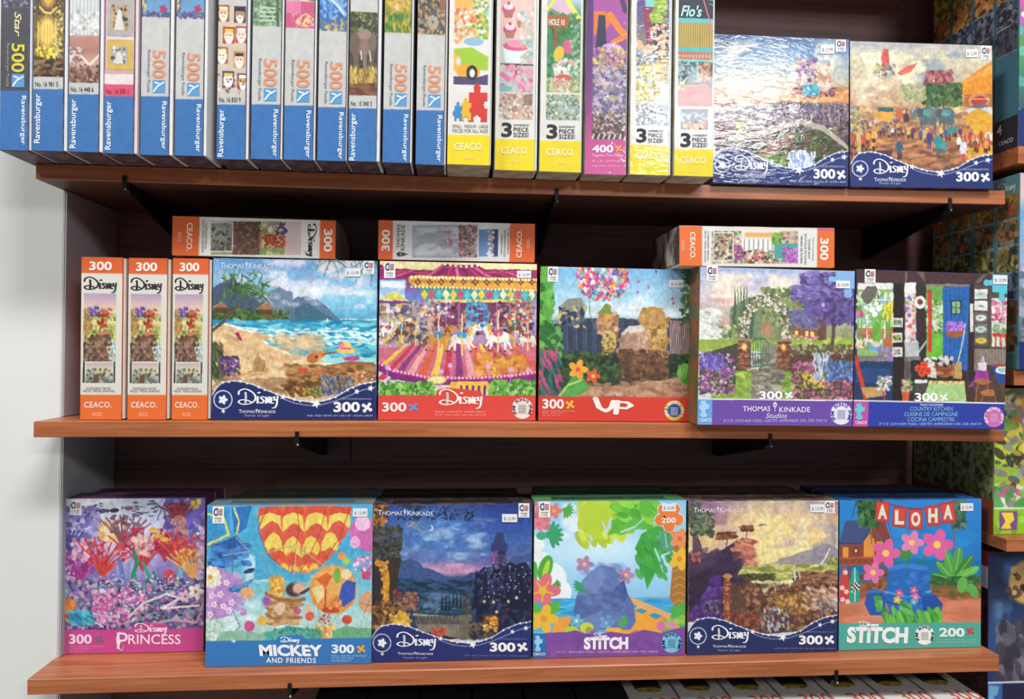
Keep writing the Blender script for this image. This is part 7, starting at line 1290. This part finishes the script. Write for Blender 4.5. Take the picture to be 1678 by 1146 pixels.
def front_storm(c, H): c.bg([(0, '1c2440'), (H*.3, '22304c'), (H*.6, '2c4c84'), (H, '1f2848')]); c.cloud(0, 0, 100, H*.85, '3c6cac', .44, 30, .9, .7); c.cloud(0, H*.3, 100, H*.85, '7cb4dc', .56, 24, .8, .6, 5); c.e(26, H*.2, 12, 14, 'c8a05c', soft=.1); c.e(38, H*.2, 11, 15, 'c09850', soft=.1); c.e(31, H*.26, 9, 5, 'a86c44', soft=.2); c.d(12, H*.1, 50, H*.3, 40, '2c2c3c d8b06c 5c4434', 1, 3); c.p([6, H*.84, 9, H*.6, 12, H*.5, 22, H*.46, 28, H*.5, 34, H*.66, 44, H*.84], '54505c'); c.d(8, H*.48, 36, H*.84, 110, '605c68 45424e 74707c 34323c', 1.2, 3.4, 2, 1.3); [c.l([40+i*9, H*.84, 36+i*10, H*.6, 48+i*8, H*.46], 1.6, '6cace0') for i in range(6)]; c.r(0, H*.838, 100, H*.85, 'd8dce8'); c.r(0, H*.85, 100, H, '1f2648'); c.r(0, H*.85, 10, H, '3c64ac'); c.p([1, H*.86, 8, H*.87, 7, H*.92, 4, H*.94, 6, H*.98, 1, H*.99], '6cb0d8')
def bug_side(c, H): c.r(0, 0, 100, H, '7c7c5c'); c.d(0, 0, 100, H, 420, '8c8c64 5c6444 a8a07c 4c4c3c 94a054', 5, 14); c.r(0, 0, 6, H, 'b0ac94'); c.r(95, 0, 100, H, 'b0ac94'); c.r(0, H-110, 100, H, '8c4c34')
def red_side(c, H): c.r(0, 0, 100, H, '3c1c24'); c.r(0, 0, 100, H*.1, 'a0303c'); c.d(0, H*.3, 100, H, 120, '4c2430 5c2c34 34181f', 8, 20); c.r(0, H*.1, 100, H*.24, 'd8d4d4'); c.r(0, H*.24, 100, H*.3, '2c2c30')
sA = nboard(1667, 239, 268, 'wood board of the neighbouring unit, at the level of the top shelf')
sB = nboard(1660, 606, 632, 'wood board of the neighbouring unit, beside the kitchen puzzle box')
sC = nboard(1648, 884.5, 905, 'wood board of the neighbouring unit under the lime-banded creature box')
def tg(f2, r, w_, d_): side_txt(f2, r, w_, d_, [('4', 12, 100*f2.h/f2.w-88, 34, 100*f2.h/f2.w-55, 'e0dcdc'), ('CEACO', 20, 100*f2.h/f2.w-34, 82, 100*f2.h/f2.w-20, 'c8c4c4')])
nbox(1667, -150, 222, 4, 'tall dark box with stacked pictures on its side, neighbouring unit top right', '44606c', '3c4c54', front_pink, dark_side, float(sA[2]), seed=71, tags=tg)
def tg2(f2, r, w_, d_):
    V, P = strokes(SCRIPT, .05); o = mapped(f2, r, V, P, 14, 16, 84, 56, 'c8dcd8', 'script_lettering'); o.rotation_euler = (0, 0, -math.pi/2); o.location = (-w_/2, d_/2, 0)
nbox(1667, 283, 604, 4, 'tall teal box with picture strip side and lake picture front', '5c8c8c', '4c7c7c', front_lake, teal_side, float(sB[2]), seed=72, tags=tg2)
nbox(1626, 636, 878, 4, 'box with crowded yellow and green creature picture and lime band', '7c7c5c', '8c9c4c', front_bugs, bug_side, float(sC[2]), seed=73)
low = float(npt(1616, 1160)[2])
nbox(1616, 905, 1160, 4, 'dark blue box with stormy blue swirls picture, bottom right corner', '3c1c24', '54242c', front_storm, red_side, low, seed=74)
bm = bmesh.new(); box_bm(bm, NX+.002, NX+.95, 0.0, BACK_Y, low-.025, low, .001); me = bpy.data.meshes.new('shelf_board'); bm.to_mesh(me); bm.free(); tag(link('shelf_board', me, None, WOOD), 'wood board of the neighbouring unit under the stormy blue box', 'shelf', 'shelf boards of the neighbouring unit')

# ================================================================== boards and boxes below and above
LZ = -.445
bm = bmesh.new(); box_bm(bm, 0, 1.5, 0.0, BACK_Y-.001, LZ-.29, LZ-.265, .001); me = bpy.data.meshes.new('shelf_board'); bm.to_mesh(me); bm.free(); tag(link('shelf_board', me, None, WOOD), 'wood board under the white spines at the bottom edge', 'shelf', 'cherry wood shelf boards of the main unit')
bm = bmesh.new(); box_bm(bm, 0, 2.46, 0.0, BACK_Y-.001, .84, .865, .001); me = bpy.data.meshes.new('shelf_board'); bm.to_mesh(me); bm.free(); tag(link('shelf_board', me, None, WOOD), 'unseen cherry wood shelf board added high above the foil puzzle boxes for shade', 'shelf', 'cherry wood shelf boards of the main unit')  # out-of-view upper board, added to shade the shelf interior
xr = float(at_z(1616, 1146, LZ)[0])
PITCHW = .0835
for i in range(13):
    white = i < 7
    x = xr-PITCHW*(i+.5)
    if x < WALL_X+.05: break
    side = 'd4d0c8' if white else '24222a'
    nth = ['rightmost', 'second from the right', 'third from the right', 'fourth from the right', 'fifth from the right', 'sixth from the right', 'last before the dark ones']
    nd = ['first', 'second', 'third', 'fourth', 'fifth', 'sixth']
    lab = ('white topped box at the bottom edge with orange number, %s' % nth[i]) if white else ('dark topped box at the bottom edge, %s left of the white ones' % nd[i-7])
    r = empty('puzzle_box_spine', (x, .002, LZ-.2648), lab, 'puzzle box', 'white boxes standing below the lowest shelf' if white else 'dark boxes standing below the lowest shelf')
    h = .2648; wv = PITCHW-.003
    box('lid', -wv/2, wv/2, 0, .235, 0, h, mat(side, .5, 0, 'c4c0b8' if white else '2e2a30'), r, .001)
    f = Face([(0, 0), (100, 0), (100, 290), (0, 290)], wv, .235); c = Canvas(f, .0013, 80+i)
    if white:
        c.r(0, 0, 100, 290, 'd8d4cc'); c.r(22, 150, 78, 205, '3a3430'); c.e(50, 207, 26, 10, 'b89c3c'); c.d(30, 200, 70, 216, 30, 'c8a848 8c7c34', 3, 6)
    else:
        c.r(0, 0, 100, 290, '24222a'); c.e(50, 150, 40, 40, '4c4c54'); c.e(50, 150, 36, 36, '38363e'); c.d(20, 115, 80, 180, 40, '44424a 302e36', 4, 9)
    o = c.build(r, PR_SATIN, 'top_print'); o.rotation_euler = (-math.pi/2, 0, 0); o.location = (0, 0, h+.0002)
    if white:
        t = text(f, r, '300', 34, 246, 100, 286, 'c85c44', .0, rot=0, name='piece_count'); t.rotation_euler = (-math.pi/2, 0, 0); t.location = (0, 0, h+.0002)
    else:
        pass
